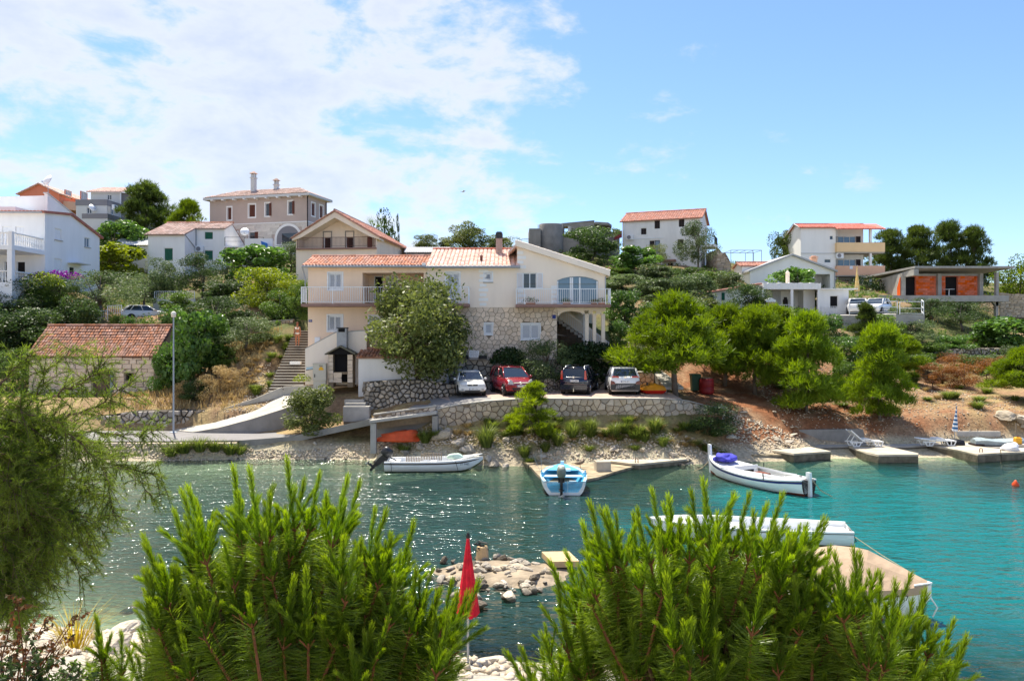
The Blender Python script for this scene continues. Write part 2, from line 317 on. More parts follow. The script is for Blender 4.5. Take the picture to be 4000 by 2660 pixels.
def near_z(X, Y):
    zs = np.stack([np.interp(Y, [p[0] for p in s[1]], [p[1] for p in s[1]]) for s in STATIONS]); y0 = np.array([s[1][0][0] for s in STATIONS])
    i = np.clip(np.searchsorted(_sx, X)-1, 0, len(_sx)-2); t = np.clip((X-_sx[i])/(_sx[i+1]-_sx[i]), 0, 1)
    z = np.take_along_axis(zs, i[None], 0)[0]*(1-t)+np.take_along_axis(zs, (i+1)[None], 0)[0]*t
    return z, y0[i]*(1-t)+y0[i+1]*t
_nx = [-60,-28,-24,-20,-12,0,10,20,60]; _ny = [40,31,24,20.5,18.6,16.2,14.8,13.6,12]
def ground(X, Y):
    X = np.asarray(X, float); Y = np.asarray(Y, float); sh = np.broadcast(X, Y).shape; X = np.broadcast_to(X, sh).ravel(); Y = np.broadcast_to(Y, sh).ravel()
    zn, ys = near_z(X, Y); t = np.clip((Y-50.5)/4.5, 0, 1); t = t*t*(3-2*t)
    far = zn*(1-t)+hill_z(X, Y)*t
    st = np.where((X > -16.2) & (X < -13) & (Y > 49.5), 2.75+np.clip(Y-50.2, 0, 7)*.58, 99); far = np.minimum(far, st)      # cut for the stairs
    yn = np.interp(X, _nx, _ny); dn = Y-yn; df = ys-Y           # distance out from the near and far shores
    bank = 5.2*np.clip(-dn/yn, 0, 1.6)**0.92
    dw = np.minimum(dn, df); deep = -np.interp(X, [-15,-1], [1.5,4.2])*(1-np.exp(-np.clip(dw, 0, None)/8.5))
    left = np.clip((-25.5-X)*0.3, 0, 1.4)
    z = np.where(df <= 0, far, np.where(dn <= 0, bank, np.maximum(deep, np.where(left > 0, left, -99))))
    return z.reshape(sh)
def gz(x, y): return float(ground(np.array([x]), np.array([y]))[0])
def fbm(x, y, s, o=4, seed=0.0):
    return np.array([mnoise.fractal(Vector((a*s+seed, b*s+seed*1.7, seed)), 1.0, 2.0, o) for a, b in zip(x.ravel(), y.ravel())]).reshape(x.shape)
def build_terrain():
    xs = np.concatenate([np.linspace(-400,-75,8), np.arange(-70,-46,2.0), np.arange(-46,46,0.5), np.arange(46,75,2.0), np.linspace(76,400,8)])
    ys = np.concatenate([np.arange(-30,0,5.0), np.arange(0,22,0.6), np.arange(22,38,1.2), np.arange(38,60,0.4), np.arange(60,118,1.2), np.array([120,130,150,200,300,500,900])])
    X, Y = np.meshgrid(xs, ys); Z = ground(X, Y)
    n1 = fbm(X, Y, 0.9, 4); n2 = fbm(X, Y, 0.16, 3, 4.0)
    flat = (np.abs(X) < 46) & (Y > 43.2) & (Y < 52)
    Z = Z+np.where(flat, 0.02, np.where(Z < -0.3, 0.12, 0.07))*n1+np.where(Y > 57, 0.25, 0.0)*n2
    V = np.stack([X, Y, Z], -1).reshape(-1,3); ny, nx = X.shape
    idx = np.arange(ny*nx).reshape(ny,nx); Fq = np.stack([idx[:-1,:-1], idx[:-1,1:], idx[1:,1:], idx[1:,:-1]], -1).reshape(-1,4)
    red = np.array([.25,.105,.05]); tan = np.array([.33,.205,.12]); dry = np.array([.36,.27,.13]); grn = np.array([.085,.10,.035]); peb = np.array([.46,.385,.27]); sand = np.array([.50,.44,.30]); weed = np.array([.035,.05,.03]); brown = np.array([.26,.17,.10]); lime = np.array([.44,.40,.33])
    def mixc(a, b, t): return a*(1-t[...,None])+b*t[...,None]
    ss = lambda a, b, x: np.clip((x-a)/(b-a), 0, 1)**2*(3-2*np.clip((x-a)/(b-a), 0, 1))
    one = np.ones(X.shape)
    C = mixc(mixc(grn, brown, ss(-.1,.5,n2)), dry, ss(0.2,0.7,n1)*0.5)
    C = mixc(C, mixc(brown, dry, ss(-.3,.4,n1)), ss(57,53,Y)*ss(-8,-13,X))
    C = mixc(C, mixc(brown, dry, ss(-.2,.4,n1)), ss(52,50,Y)*ss(44,45,Y)*ss(-14.5,-14,X)*ss(-4,-5,X))
    C = mixc(C, mixc(red, tan, ss(-.2,.5,n1+.3*n2)), ss(60,56,Y)*ss(9.5,11.5,X))
    C = mixc(C, mixc(brown, grn*1.5, ss(-.2,.4,n1+n2)), ss(18,24,X)*ss(62,58,Y)*ss(48.5,51,Y)*.7)
    C = mixc(C, mixc(tan, dry, ss(-.2,.4,n1)), ss(24,30,X)*ss(62,52,Y)*ss(46,48,Y)*.8)
    C = mixc(C, mixc(dry, grn*1.4, ss(.0,.5,n1)), ss(44.4,43.8,Y)*ss(41.4,42.6,Y)*ss(-10,-6,X)*ss(13,10,X))
    C = mixc(C, mixc(peb, sand, ss(-.4,.5,n2)), ss(.95,.55,Z)*ss(36,40,Y))
    C = mixc(C, lime*one[...,None], ss(24,19,Y))
    wet = ss(-.05,-.5,Z)
    C = mixc(C, mixc(sand, weed, ss(-.25,.15,n2+.3*n1)*ss(-.8,-1.8,Z)), wet)
    m, nt, b = _nodes('ground'); N = nt.nodes.new; L = nt.links.new
    at = N('ShaderNodeAttribute'); at.attribute_name = 'soil'; tc = N('ShaderNodeTexCoord'); nz = N('ShaderNodeTexNoise'); nz.inputs['Scale'].default_value = 5; nz.inputs['Detail'].default_value = 8; nz.inputs['Roughness'].default_value = .7; L(tc.outputs['Object'], nz.inputs['Vector'])
    vo = N('ShaderNodeTexVoronoi'); vo.inputs['Scale'].default_value = 7; L(tc.outputs['Object'], vo.inputs['Vector'])
    r = N('ShaderNodeMapRange'); r.inputs['From Min'].default_value = .3; r.inputs['From Max'].default_value = .7; r.inputs['To Min'].default_value = .55; r.inputs['To Max'].default_value = 1.35; L(nz.outputs['Fac'], r.inputs[0])
    mx = N('ShaderNodeMixRGB'); mx.blend_type = 'MULTIPLY'; mx.inputs[0].default_value = 1; L(at.outputs['Color'], mx.inputs[1]); L(r.outputs[0], mx.inputs[2]); L(mx.outputs[0], b.inputs['Base Color']); b.inputs['Roughness'].default_value = .95; b.inputs['Specular IOR Level'].default_value = .1
    bp = N('ShaderNodeBump'); bp.inputs['Distance'].default_value = .08; L(nz.outputs['Fac'], bp.inputs['Height']); L(bp.outputs[0], b.inputs['Normal'])
    me = np_mesh('ground', V, Fq, m, smooth=True); ca = me.attributes.new('soil', 'FLOAT_COLOR', 'POINT')
    ca.data.foreach_set('color', np.concatenate([C.reshape(-1,3), np.ones((V.shape[0],1))], 1).astype(np.float32).ravel())
    return struct(link('ground', me))
build_terrain()
def build_water():
    xs = np.concatenate([np.linspace(-60,-30,7), np.arange(-29,30,0.5), np.linspace(31,60,12), np.linspace(70,400,8)]); ys = np.concatenate([np.arange(8,52,0.5)])
    X, Y = np.meshgrid(xs, ys); dep = np.clip(-ground(X, Y), 0, 8)
    V = np.stack([X, Y, 0*X], -1).reshape(-1,3); ny, nx = X.shape; idx = np.arange(ny*nx).reshape(ny,nx); Fq = np.stack([idx[:-1,:-1], idx[:-1,1:], idx[1:,1:], idx[1:,:-1]], -1).reshape(-1,4)
    m = bpy.data.materials.new('sea_water'); m.use_nodes = True; nt = m.node_tree; nt.nodes.clear(); N = nt.nodes.new; L = nt.links.new
    out = N('ShaderNodeOutputMaterial'); tc = N('ShaderNodeTexCoord')
    def noise(scale, detail, st, rot, rough=.55):
        mp = N('ShaderNodeMapping'); mp.inputs['Scale'].default_value = st; mp.inputs['Rotation'].default_value = (0,0,rot); L(tc.outputs['Object'], mp.inputs[0]); n = N('ShaderNodeTexNoise'); n.inputs['Scale'].default_value = scale; n.inputs['Detail'].default_value = detail; n.inputs['Roughness'].default_value = rough; n.inputs['Distortion'].default_value = .3; L(mp.outputs[0], n.inputs['Vector']); return n.outputs['Fac']
    w1 = noise(1.15, 3, (.55,1.25,1), .22); w2 = noise(3.2, 3, (.6,1.35,1), -.2); w3 = noise(.33, 2, (.7,1,1), .5)
    def madd(a, k, c=None):
        n = N('ShaderNodeMath'); n.operation = 'MULTIPLY_ADD'; L(a, n.inputs[0]); n.inputs[1].default_value = k
        if c is None: n.inputs[2].default_value = 0
        else: L(c, n.inputs[2])
        return n.outputs[0]
    h = madd(w1, .55, madd(w2, .24, madd(w3, .35)))
    bp = N('ShaderNodeBump'); bp.inputs['Distance'].default_value = .62; wm = N('ShaderNodeMapRange'); wm.inputs['From Min'].default_value = .35; wm.inputs['From Max'].default_value = .62; wm.inputs['To Min'].default_value = .30; L(noise(.10, 3, (.5,1.2,1), .3), wm.inputs[0]); L(wm.outputs[0], bp.inputs['Strength']); L(h, bp.inputs['Height'])
    gl = N('ShaderNodeBsdfGlossy'); gl.inputs['Roughness'].default_value = .085; L(bp.outputs[0], gl.inputs['Normal'])
    fr = N('ShaderNodeFresnel'); fr.inputs['IOR'].default_value = 1.333; L(bp.outputs[0], fr.inputs['Normal'])
    at = N('ShaderNodeAttribute'); at.attribute_name = 'depth'
    # column of water: weed beds darken it, sand shows through as turquoise
    pm = N('ShaderNodeTexNoise'); pm.inputs['Scale'].default_value = .10; pm.inputs['Detail'].default_value = 5; pm.inputs['Roughness'].default_value = .6; L(tc.outputs['Object'], pm.inputs['Vector'])
    sp = N('ShaderNodeSeparateXYZ'); L(tc.outputs['Object'], sp.inputs[0])
    gx = N('ShaderNodeMapRange'); gx.interpolation_type = 'SMOOTHSTEP'; gx.inputs['From Min'].default_value = -2; gx.inputs['From Max'].default_value = 13; gx.inputs['To Min'].default_value = -.26; gx.inputs['To Max'].default_value = .22; L(sp.outputs[0], gx.inputs[0])
    gy = N('ShaderNodeMapRange'); gy.inputs['From Min'].default_value = 30; gy.inputs['From Max'].default_value = 42; gy.inputs['To Min'].default_value = 0; gy.inputs['To Max'].default_value = -.30; L(sp.outputs[1], gy.inputs[0])
    s1 = N('ShaderNodeMath'); s1.operation = 'ADD'; L(pm.outputs['Fac'], s1.inputs[0]); L(gx.outputs[0], s1.inputs[1]); s2 = N('ShaderNodeMath'); s2.operation = 'ADD'; L(s1.outputs[0], s2.inputs[0]); L(gy.outputs[0], s2.inputs[1])
    pr = N('ShaderNodeMapRange'); pr.interpolation_type = 'SMOOTHSTEP'; pr.inputs['From Min'].default_value = .36; pr.inputs['From Max'].default_value = .68; L(s2.outputs[0], pr.inputs[0])
    bc = N('ShaderNodeMixRGB'); L(pr.outputs[0], bc.inputs[0]); bc.inputs[1].default_value = (.010,.043,.036,1); bc.inputs[2].default_value = (.004,.142,.142,1)
    df = N('ShaderNodeBsdfDiffuse'); L(bc.outputs[0], df.inputs['Color'])
    trn = N('ShaderNodeBsdfTransparent'); trn.inputs[0].default_value = (.68,.86,.82,1)
    ex = N('ShaderNodeMath'); ex.operation = 'MULTIPLY'; ex.inputs[1].default_value = -.85; L(at.outputs['Fac'], ex.inputs[0]); e2 = N('ShaderNodeMath'); e2.operation = 'EXPONENT'; L(ex.outputs[0], e2.inputs[0])
    body = N('ShaderNodeMixShader'); L(e2.outputs[0], body.inputs[0]); L(df.outputs[0], body.inputs[1]); L(trn.outputs[0], body.inputs[2])
    ms = N('ShaderNodeMixShader'); L(fr.outputs[0], ms.inputs[0]); L(body.outputs[0], ms.inputs[1]); L(gl.outputs[0], ms.inputs[2]); L(ms.outputs[0], out.inputs['Surface'])
    me = np_mesh('water', V, Fq, m); at = me.attributes.new('depth', 'FLOAT', 'POINT'); at.data.foreach_set('value', dep.astype(np.float32).ravel())
    return struct(link('water', me))
build_water()
# ---------------------------------------------------------------- paved surfaces
def ribbon(name, m, L_, R_, thick=0.25, mside=None):
    """paved strip between two world polylines (same count)"""
    mb = MB(); n = len(L_)
    L_ = [Vector(p) for p in L_]; R_ = [Vector(p) for p in R_]; dn = Vector((0,0,-thick))
    for i in range(n-1):
        mb.quad(L_[i], R_[i], R_[i+1], L_[i+1], 0); mb.quad(L_[i+1]+dn, R_[i+1]+dn, R_[i]+dn, L_[i]+dn, 1)
        mb.quad(R_[i], R_[i]+dn, R_[i+1]+dn, R_[i+1], 1); mb.quad(L_[i+1], L_[i+1]+dn, L_[i]+dn, L_[i], 1)
    mb.quad(L_[0], L_[0]+dn, R_[0]+dn, R_[0], 1); mb.quad(R_[-1], R_[-1]+dn, L_[-1]+dn, L_[-1], 1)
    return struct(mb.obj(name, [m, mside or m], recalc=True))
# near edge / far edge of the lane, from the far left along the bay and up to the parking
lane_near = [(-60,43.45,.93),(-24,43.45,.93),(-19,43.5,.93),(-15,43.7,.95),(-12.4,44.1,1.1),(-10.4,44.2,1.55),(-8,43.6,2.12),(-5.9,43.2,2.52),(-4.2,43.35,2.72)]
lane_far = [(-60,48.3,.93),(-24,48.3,.93),(-19,48.3,.93),(-15,47.3,.95),(-11.8,46.6,1.12),(-9.4,46.2,1.6),(-7.2,46.4,2.2),(-5.6,47.6,2.8),(-5.2,49.6,3.16)]
ribbon('lane', M_asph, lane_far, lane_near, .35, M_concd)
park = [(-4.2,43.35,2.72),(-2.9,43.55,2.96),(-1.4,43.98,3.1),(.7,44.18,3.22),(8.6,44.18,3.22),(9.6,44.3,3.2)]
park_far = [(-5.2,49.6,3.16),(-3.2,50.2,3.3),(-1.4,50.2,3.34),(.7,50.3,3.36),(8.6,50.4,3.42),(9.6,50.4,3.42)]
ribbon('parking_pavement', M_paver, park_far, park, .3, M_concd)
ribbon('asphalt_apron', M_asph, [(-5.25,48.4,3.052),(-3.0,47.6,3.2),(-1.2,45.6,3.178)], [(-4.25,43.6,2.752),(-2.95,43.9,2.99),(-1.3,44.3,3.13)], .02)
# pale concrete ramp from the lane up to the foot of the stairs
ramp_near = [(-19.2,47.2,.975),(-17.6,47.0,1.25),(-15.6,47.0,1.78),(-13.8,47.2,2.35),(-12.6,47.6,2.75)]
ramp_far = [(-21.0,48.35,.975),(-18.6,48.9,1.45),(-16.2,49.6,2.25),(-14.6,50.1,2.95),(-12.4,50.2,3.06)]
ribbon('concrete_ramp', M_concl, ramp_far, ramp_near, 1.6, M_concd)
mb = MB()
for a, b in zip(ramp_far[1:-1], ramp_far[2:]): mb.beam((a[0],a[1]+.14,a[2]+.18), (b[0],b[1]+.14,b[2]+.18), .22, .75)
tag(mb.obj('ramp_kerb', M_concl), 'low pale concrete kerb wall rising along the upper edge of the ramp', 'kerb wall')
# ---------------------------------------------------------------- building helpers
def wall(mb, a, b, z0, z1, holes=(), m=0, rev=.16, mr=None):
    """upright wall from a to b (outside on the right of a->b) with rectangular openings (u0,u1,z0,z1) and their reveals"""
    a = Vector((a[0],a[1],0)); b = Vector((b[0],b[1],0)); d = b-a; Ln = d.length; d.normalize(); inn = Vector((-d.y, d.x, 0))*rev
    us = sorted({0, Ln, *[h[0] for h in holes], *[h[1] for h in holes]}); zs = sorted({z0, z1, *[h[2] for h in holes], *[h[3] for h in holes]})
    us = [u for u in us if -1e-6 <= u <= Ln+1e-6]; zs = [z for z in zs if z0-1e-6 <= z <= z1+1e-6]
    p = lambda u, z: a+d*u+Vector((0,0,z))
    for i in range(len(us)-1):
        for j in range(len(zs)-1):
            uc, zc = (us[i]+us[i+1])/2, (zs[j]+zs[j+1])/2
            if any(h[0] < uc < h[1] and h[2] < zc < h[3] for h in holes): continue
            mb.quad(p(us[i],zs[j]), p(us[i+1],zs[j]), p(us[i+1],zs[j+1]), p(us[i],zs[j+1]), m)
    k = m if mr is None else mr
    for h in holes:
        c = [p(h[0],h[2]), p(h[1],h[2]), p(h[1],h[3]), p(h[0],h[3])]
        for i in range(4): mb.quad(c[i], c[i]+inn, c[(i+1)%4]+inn, c[(i+1)%4], k)
_wc = {}
def _louver(mb, x0, x1, z0, z1, y, n, m=0):
    f = .045; mb.box(x0,y,z0,x0+f,y+.035,z1,m); mb.box(x1-f,y,z0,x1,y+.035,z1,m); mb.box(x0+f,y,z0,x1-f,y+.035,z0+f,m); mb.box(x0+f,y,z1-f,x1-f,y+.035,z1,m)
    zz0, zz1 = z0+f, z1-f; st = (zz1-zz0)/n
    for i in range(n):
        z = zz0+st*i; mb.add([(x0+f,y+.002,z+st*.12),(x1-f,y+.002,z+st*.12),(x1-f,y+.03,z+st*.78),(x0+f,y+.03,z+st*.78)], [(0,1,2,3)], m)
def window(parent, a, b, u, z, w, h, kind='glass', fm=None, sm=None, pm=None, surround=0.0, sur_m=None, nl=14, rev=.14, sill=0.0, mull=1, label=None):
    fm = fm or M_fin; sm = sm or M_shut; pm = pm or M_glass
    key = (round(w,2), round(h,2), kind, fm.name, sm.name, pm.name, surround, nl, rev, sill, mull, (sur_m or fm).name)
    if key not in _wc:
        parts = []; y0, y1 = rev-.07, rev; mb = MB(); f = .055; x = w/2
        mb.box(-x,y0,0,-x+f,y1,h); mb.box(x-f,y0,0,x,y1,h); mb.box(-x+f,y0,0,x-f,y1,f); mb.box(-x+f,y0,h-f,x-f,y1,h)
        if kind in ('glass','open'):
            for i in range(mull): c = -x+w*(i+1)/(mull+1); mb.box(c-.03,y0+.005,f,c+.03,y1,h-f)
        parts.append(('window', mb.mesh('window', fm)))
        g = MB()
        if kind in ('glass','open'): g.box(-x+f,rev-.035,f,x-f,rev-.02,h-f); parts.append(('pane', g.mesh('pane', pm)))
        if kind == 'louver':
            g.box(-x+f,rev-.015,f,x-f,rev-.005,h-f); parts.append(('backing', g.mesh('backing', M_dark)))
            k = 2 if w > .75 else 1; ws = (w-2*f)/k
            for i in range(k):
                q = MB(); _louver(q, -x+f+i*ws+.008, -x+f+(i+1)*ws-.008, f+.004, h-f-.004, rev-.075, nl); parts.append(('shutter', q.mesh('shutter', sm)))
        if kind == 'solid':
            k = 2 if w > .7 else 1; ws = (w-2*f)/k
            for i in range(k):
                q = MB(); xa, xb = -x+f+i*ws+.006, -x+f+(i+1)*ws-.006; q.box(xa,rev-.06,f,xb,rev-.03,h-f)
                for j in range(3): q.box(xa+.05,rev-.068,f+.06+j*(h-2*f-.1)/3,xb-.05,rev-.059,f+.02+(j+1)*(h-2*f-.1)/3)
                parts.append(('shutter', q.mesh('shutter', sm)))
        if kind == 'open':
            for sg in (-1, 1):
                q = MB(); xa, xb = (sg*x+sg*.01, sg*(x+w*.46)); _louver(q, min(xa,xb), max(xa,xb), .02, h-.02, -.06, nl); parts.append(('shutter', q.mesh('shutter', sm)))
        if kind == 'right_open':
            g.box(-x+f,rev-.035,f,x-f,rev-.02,h-f); parts.append(('pane', g.mesh('pane', pm)))
            q = MB(); q.box(x+.02,-.05,0,x+w*.62,-.015,h); parts.append(('shutter', q.mesh('shutter', sm)))
        if surround:
            q = MB(); s = surround; q.box(-x-s,-.022,-s,-x,.03,h+s); q.box(x,-.022,-s,x+s,.03,h+s); q.box(-x,-.022,h,x,.03,h+s); q.box(-x,-.022,-s,x,.03,0); parts.append(('surround', q.mesh('surround', sur_m or fm)))
        if sill: q = MB(); q.box(-x-.1,-.09,-.07-surround,x+.1,rev,-.005-surround); parts.append(('sill', q.mesh('sill', M_concl)))
        _wc[key] = parts
    dx, dy = b[0]-a[0], b[1]-a[1]; L_ = math.hypot(dx, dy); rz = math.atan2(dy, dx)
    root = None
    for nm, me in _wc[key]:
        if root is None:
            root = link(nm, me, parent, (a[0]+dx/L_*u, a[1]+dy/L_*u, z), (0,0,rz))
            if label: root['label'] = label
        else: link(nm, me, root)
    return root
def hole(u, z, w, h): return (u-w/2, u+w/2, z, z+h)
def tiles(parent, P0, ex, es, width, length, tw, tl, mats, cap=0, arch=.06, seed=1, sag=0.0, jit=.012, slab=True, slab_m=None, skip=None, name='roof'):
    """roof plane of clay tiles: P0 eave corner, ex along the eave, es up the slope (unit vectors)"""
    r = random.Random(seed); P0 = Vector(P0); ex = Vector(ex).normalized(); es = Vector(es).normalized(); nn = ex.cross(es).normalized()
    if nn.z < 0: nn = -nn
    nx = max(1, int(round(width/tw))); ny = max(1, int(round(length/tl))); tw = width/nx; tl = length/ny
    roof = None
    if slab:
        mb = MB(); c = [P0, P0+ex*width, P0+ex*width+es*length, P0+es*length]; mb.prism([p-nn*(.10+abs(sag)*1.05) for p in c], nn*.10); roof = mb.obj(name, slab_m or mats, parent, recalc=True); holder = roof
    else: holder = parent
    prof = [(-.5,0),(-.36,.75),(0,1.05),(.36,.75),(.5,0)]
    def one(mb, i, j, base, tint):
        o = P0+ex*(tw*(i+.5)+r.uniform(-1,1)*jit)+es*(tl*j)-base; lift = .022+r.uniform(0,jit); dp = -abs(sag)*math.sin(math.pi*(i+.5)/nx)*math.sin(math.pi*(j+.5)/ny) if sag else 0
        lo = [o+ex*(tw*.94*x)+nn*(arch*y+lift+dp)-es*.03 for x, y in prof]; hi = [o+es*(tl*1.02)+ex*(tw*.86*x)+nn*(arch*.9*y+.002+dp) for x, y in prof]
        k = len(prof); mb.add(lo+hi+[o+ex*(-tw*.47)+nn*(dp-.005)-es*.03, o+ex*(tw*.47)+nn*(dp-.005)-es*.03], [(a_,a_+1,k+a_+1,k+a_) for a_ in range(k-1)]+[(2*k,2*k+1,4,3,2,1,0)], 0, tint)
    rest = MB(); cnt = 0
    for j in range(ny):
        for i in range(nx):
            if skip and skip((i+.5)*tw, (j+.5)*tl): continue
            if cnt < cap:
                base = P0+ex*(tw*(i+.5))+es*(tl*j); q = MB(); one(q, i, j, base, 0); q.obj('tile', mats, holder, loc=base)
            else: one(rest, i, j, Vector((0,0,0)), r.random())
            cnt += 1
    if rest.v: stuff(rest.obj('tiles', mats, holder))
    return roof
def ridge(parent, a, b, r_=.11, step=.38, m=None):
    a = Vector(a); b = Vector(b); d = b-a; n = max(1, int(d.length/step)); q = None
    me = MB(); me.tube([(0,0,0),(step*1.08,0,0)], [r_*.88, r_*1.06], 8); me = me.mesh('ridge_tile', m or M_ridge)
    rot = d.to_track_quat('X','Z').to_euler()
    for i in range(n): link('ridge_tile', me, parent, a+d*(i/n), rot)
def corrugated(parent, P0, ex, es, width, length, m, pitch=.18, amp=.025, name='roof'):
    P0 = Vector(P0); ex = Vector(ex).normalized(); es = Vector(es).normalized(); nn = ex.cross(es).normalized(); nn = -nn if nn.z < 0 else nn
    n = int(width/pitch*6); mb = MB(); lo = []; hi = []
    for i in range(n+1):
        s = width*i/n; k = nn*(amp*math.sin(2*math.pi*s/pitch)); lo.append(P0+ex*s+k); hi.append(P0+ex*s+es*length+k)
    mb.loft([lo, hi]); mb.loft([[p-nn*.02 for p in lo],[p-nn*.02 for p in hi]]); mb.loft([lo,[p-nn*.02 for p in lo]]); return mb.obj(name, m, parent)
def railing(parent, pts, h=1.0, gap=.12, r=.012, m=None, name='railing', posts=None, low=.1, mid=None, top=.022):
    mb = MB(); pts = [Vector(p) for p in pts]; up = Vector((0,0,h))
    for a, b in zip(pts[:-1], pts[1:]):
        d = b-a; n = max(1, int(round(d.length/gap)))
        mb.beam(a+up, b+up, top*2, top*1.6); lo = Vector((0,0,low)); mb.beam(a+lo, b+lo, top*1.2, top*1.2)
        if mid: mb.beam(a+Vector((0,0,mid)), b+Vector((0,0,mid)), top*1.2, top*1.2)
        for i in range(1, n):
            p = a+d*(i/n); mb.beam(p+lo, p+up, r*1.8, r*1.8)
    for p in pts: mb.beam(p-Vector((0,0,.12)), p+up, .05, .05)
    for t in posts or []: mb.beam(Vector(t)-Vector((0,0,.12)), Vector(t)+up, .045, .045)
    return mb.obj(name, m or M_fin, parent)
def clip(poly, nx, ny, c):
    out = []; n = len(poly)
    for i in range(n):
        p, q = poly[i], poly[(i+1)%n]; dp, dq = nx*p[0]+ny*p[1]-c, nx*q[0]+ny*q[1]-c
        if dp <= 0: out.append(p)
        if (dp < 0) != (dq < 0) and abs(dp-dq) > 1e-12: t = dp/(dp-dq); out.append((p[0]+(q[0]-p[0])*t, p[1]+(q[1]-p[1])*t))
    return out
def voronoi(S, T, cell, asp=1.25, jit=.42, seed=1):
    r = random.Random(seed); cw, chh = cell*asp**.5, cell/asp**.5; nx, ny = max(1, round(S/cw)), max(1, round(T/chh)); pts = []
    for j in range(ny):
        for i in range(nx): pts.append(((i+.5+(.25 if j%2 else -.25)+r.uniform(-jit,jit))*S/nx, (j+.5+r.uniform(-jit,jit))*T/ny))
    A = np.array(pts); polys = []
    for k, p in enumerate(pts):
        d2 = ((A-A[k])**2).sum(1); nb = np.argsort(d2)[1:15]; poly = [(0,0),(S,0),(S,T),(0,T)]
        for q in nb:
            ax, ay = A[q]-A[k]; c = (A[q]**2-A[k]**2).sum()/2; poly = clip(poly, ax, ay, c)
            if len(poly) < 3: break
        if len(poly) >= 3: polys.append(poly)
    return polys
def courses(S, T, h0=.2, h1=.38, w0=.3, w1=.8, seed=1, rough=.02):
    r = random.Random(seed); polys = []; t = 0
    while t < T-.05:
        hh = min(r.uniform(h0,h1), T-t); hh = T-t if T-t-hh < h0*.6 else hh; s = 0
        while s < S-.02:
            w = r.uniform(w0,w1)*(.7+.6*hh/h1); w = S-s if S-s-w < w0*.6 else min(w, S-s)
            if hh > .27 and r.random() < .18 and w < .6:
                sp = r.uniform(.4,.6)*hh; bx = [(s,t,w,sp),(s,t+sp,w,hh-sp)]
            else: bx = [(s,t,w,hh)]
            for x, y, ww, h2 in bx:
                j = lambda: r.uniform(-rough,rough); polys.append([(x+j(),y+j()),(x+ww+j(),y+j()),(x+ww+j(),y+h2+j()),(x+j(),y+h2+j())])
            s += w
        t += hh
    return polys
def stones(parent, polys, P, N, m, depth=.05, joint=.018, bevel=.02, cap=300, holes=(), thi=None, tlo=None, seed=1, vary=.5, name='stone', restname='stones'):
    """raised stones with recessed joints on a wall surface; P(s,t) -> point, N(s) -> outward normal"""
    r = random.Random(seed); cnt = 0; rest = MB(); out = []
    for poly in polys:
        cs = sum(p[0] for p in poly)/len(poly); ct = sum(p[1] for p in poly)/len(poly)
        if any(h[0] < cs < h[1] and h[2] < ct < h[3] for h in holes): continue
        if thi and ct > thi(cs): continue
        if tlo and ct < tlo(cs): continue
        pl = []
        for h in holes:
            if max(p[0] for p in poly) > h[0] and min(p[0] for p in poly) < h[1] and max(p[1] for p in poly) > h[2] and min(p[1] for p in poly) < h[3]:
                sd = min(((h[0]-cs), (1,0,h[0])), ((cs-h[1]), (-1,0,-h[1])), ((h[2]-ct), (0,1,h[2])), ((ct-h[3]), (0,-1,-h[3])), key=lambda q: -q[0])[1]; poly = clip(poly, *sd)
        if len(poly) < 3: continue
        for s, t in poly:
            if thi: t = min(t, thi(s)-.005)
            if tlo: t = max(t, tlo(s))
            pl.append((s, t))
        area = abs(sum(pl[i][0]*pl[(i+1)%len(pl)][1]-pl[(i+1)%len(pl)][0]*pl[i][1] for i in range(len(pl))))/2
        if area < .006: continue
        def shr(k):
            o = []
            for s, t in pl:
                dx, dy = cs-s, ct-t; d = math.hypot(dx,dy)+1e-6; kk = min(k, d*.6); o.append((s+dx/d*kk, t+dy/d*kk))
            return o
        dep = depth*(1+r.uniform(-vary,vary)); out.append((area, cs, ct, shr(joint/2+.002), shr(joint/2+bevel*.3), shr(joint/2+bevel), dep, r.uniform(-.25,.25)))
    out.sort(key=lambda q: -q[0])
    for area, cs, ct, b0, b1, b2, dep, tl in out:
        nv = Vector(N(cs)); c = Vector(P(cs,ct)); k = len(b0)
        g = lambda q, d: [Vector(P(s,t))+nv*(d+(t-ct)*tl*dep) for s, t in q]
        vs = g(b0,-.01)+g(b1,dep*.62)+g(b2,dep); fs = [tuple(range(2*k,3*k))]
        for i in range(k): j = (i+1)%k; fs += [(i,j,k+j,k+i),(k+i,k+j,2*k+j,2*k+i)]
        if cnt < cap: q = MB(); q.add([v-c for v in vs], fs); q.obj(name, m, parent, loc=c, recalc=False)
        else: rest.add(vs, fs, 0, r.random())
        cnt += 1
    if rest.v: stuff(rest.obj(restname, m, parent))
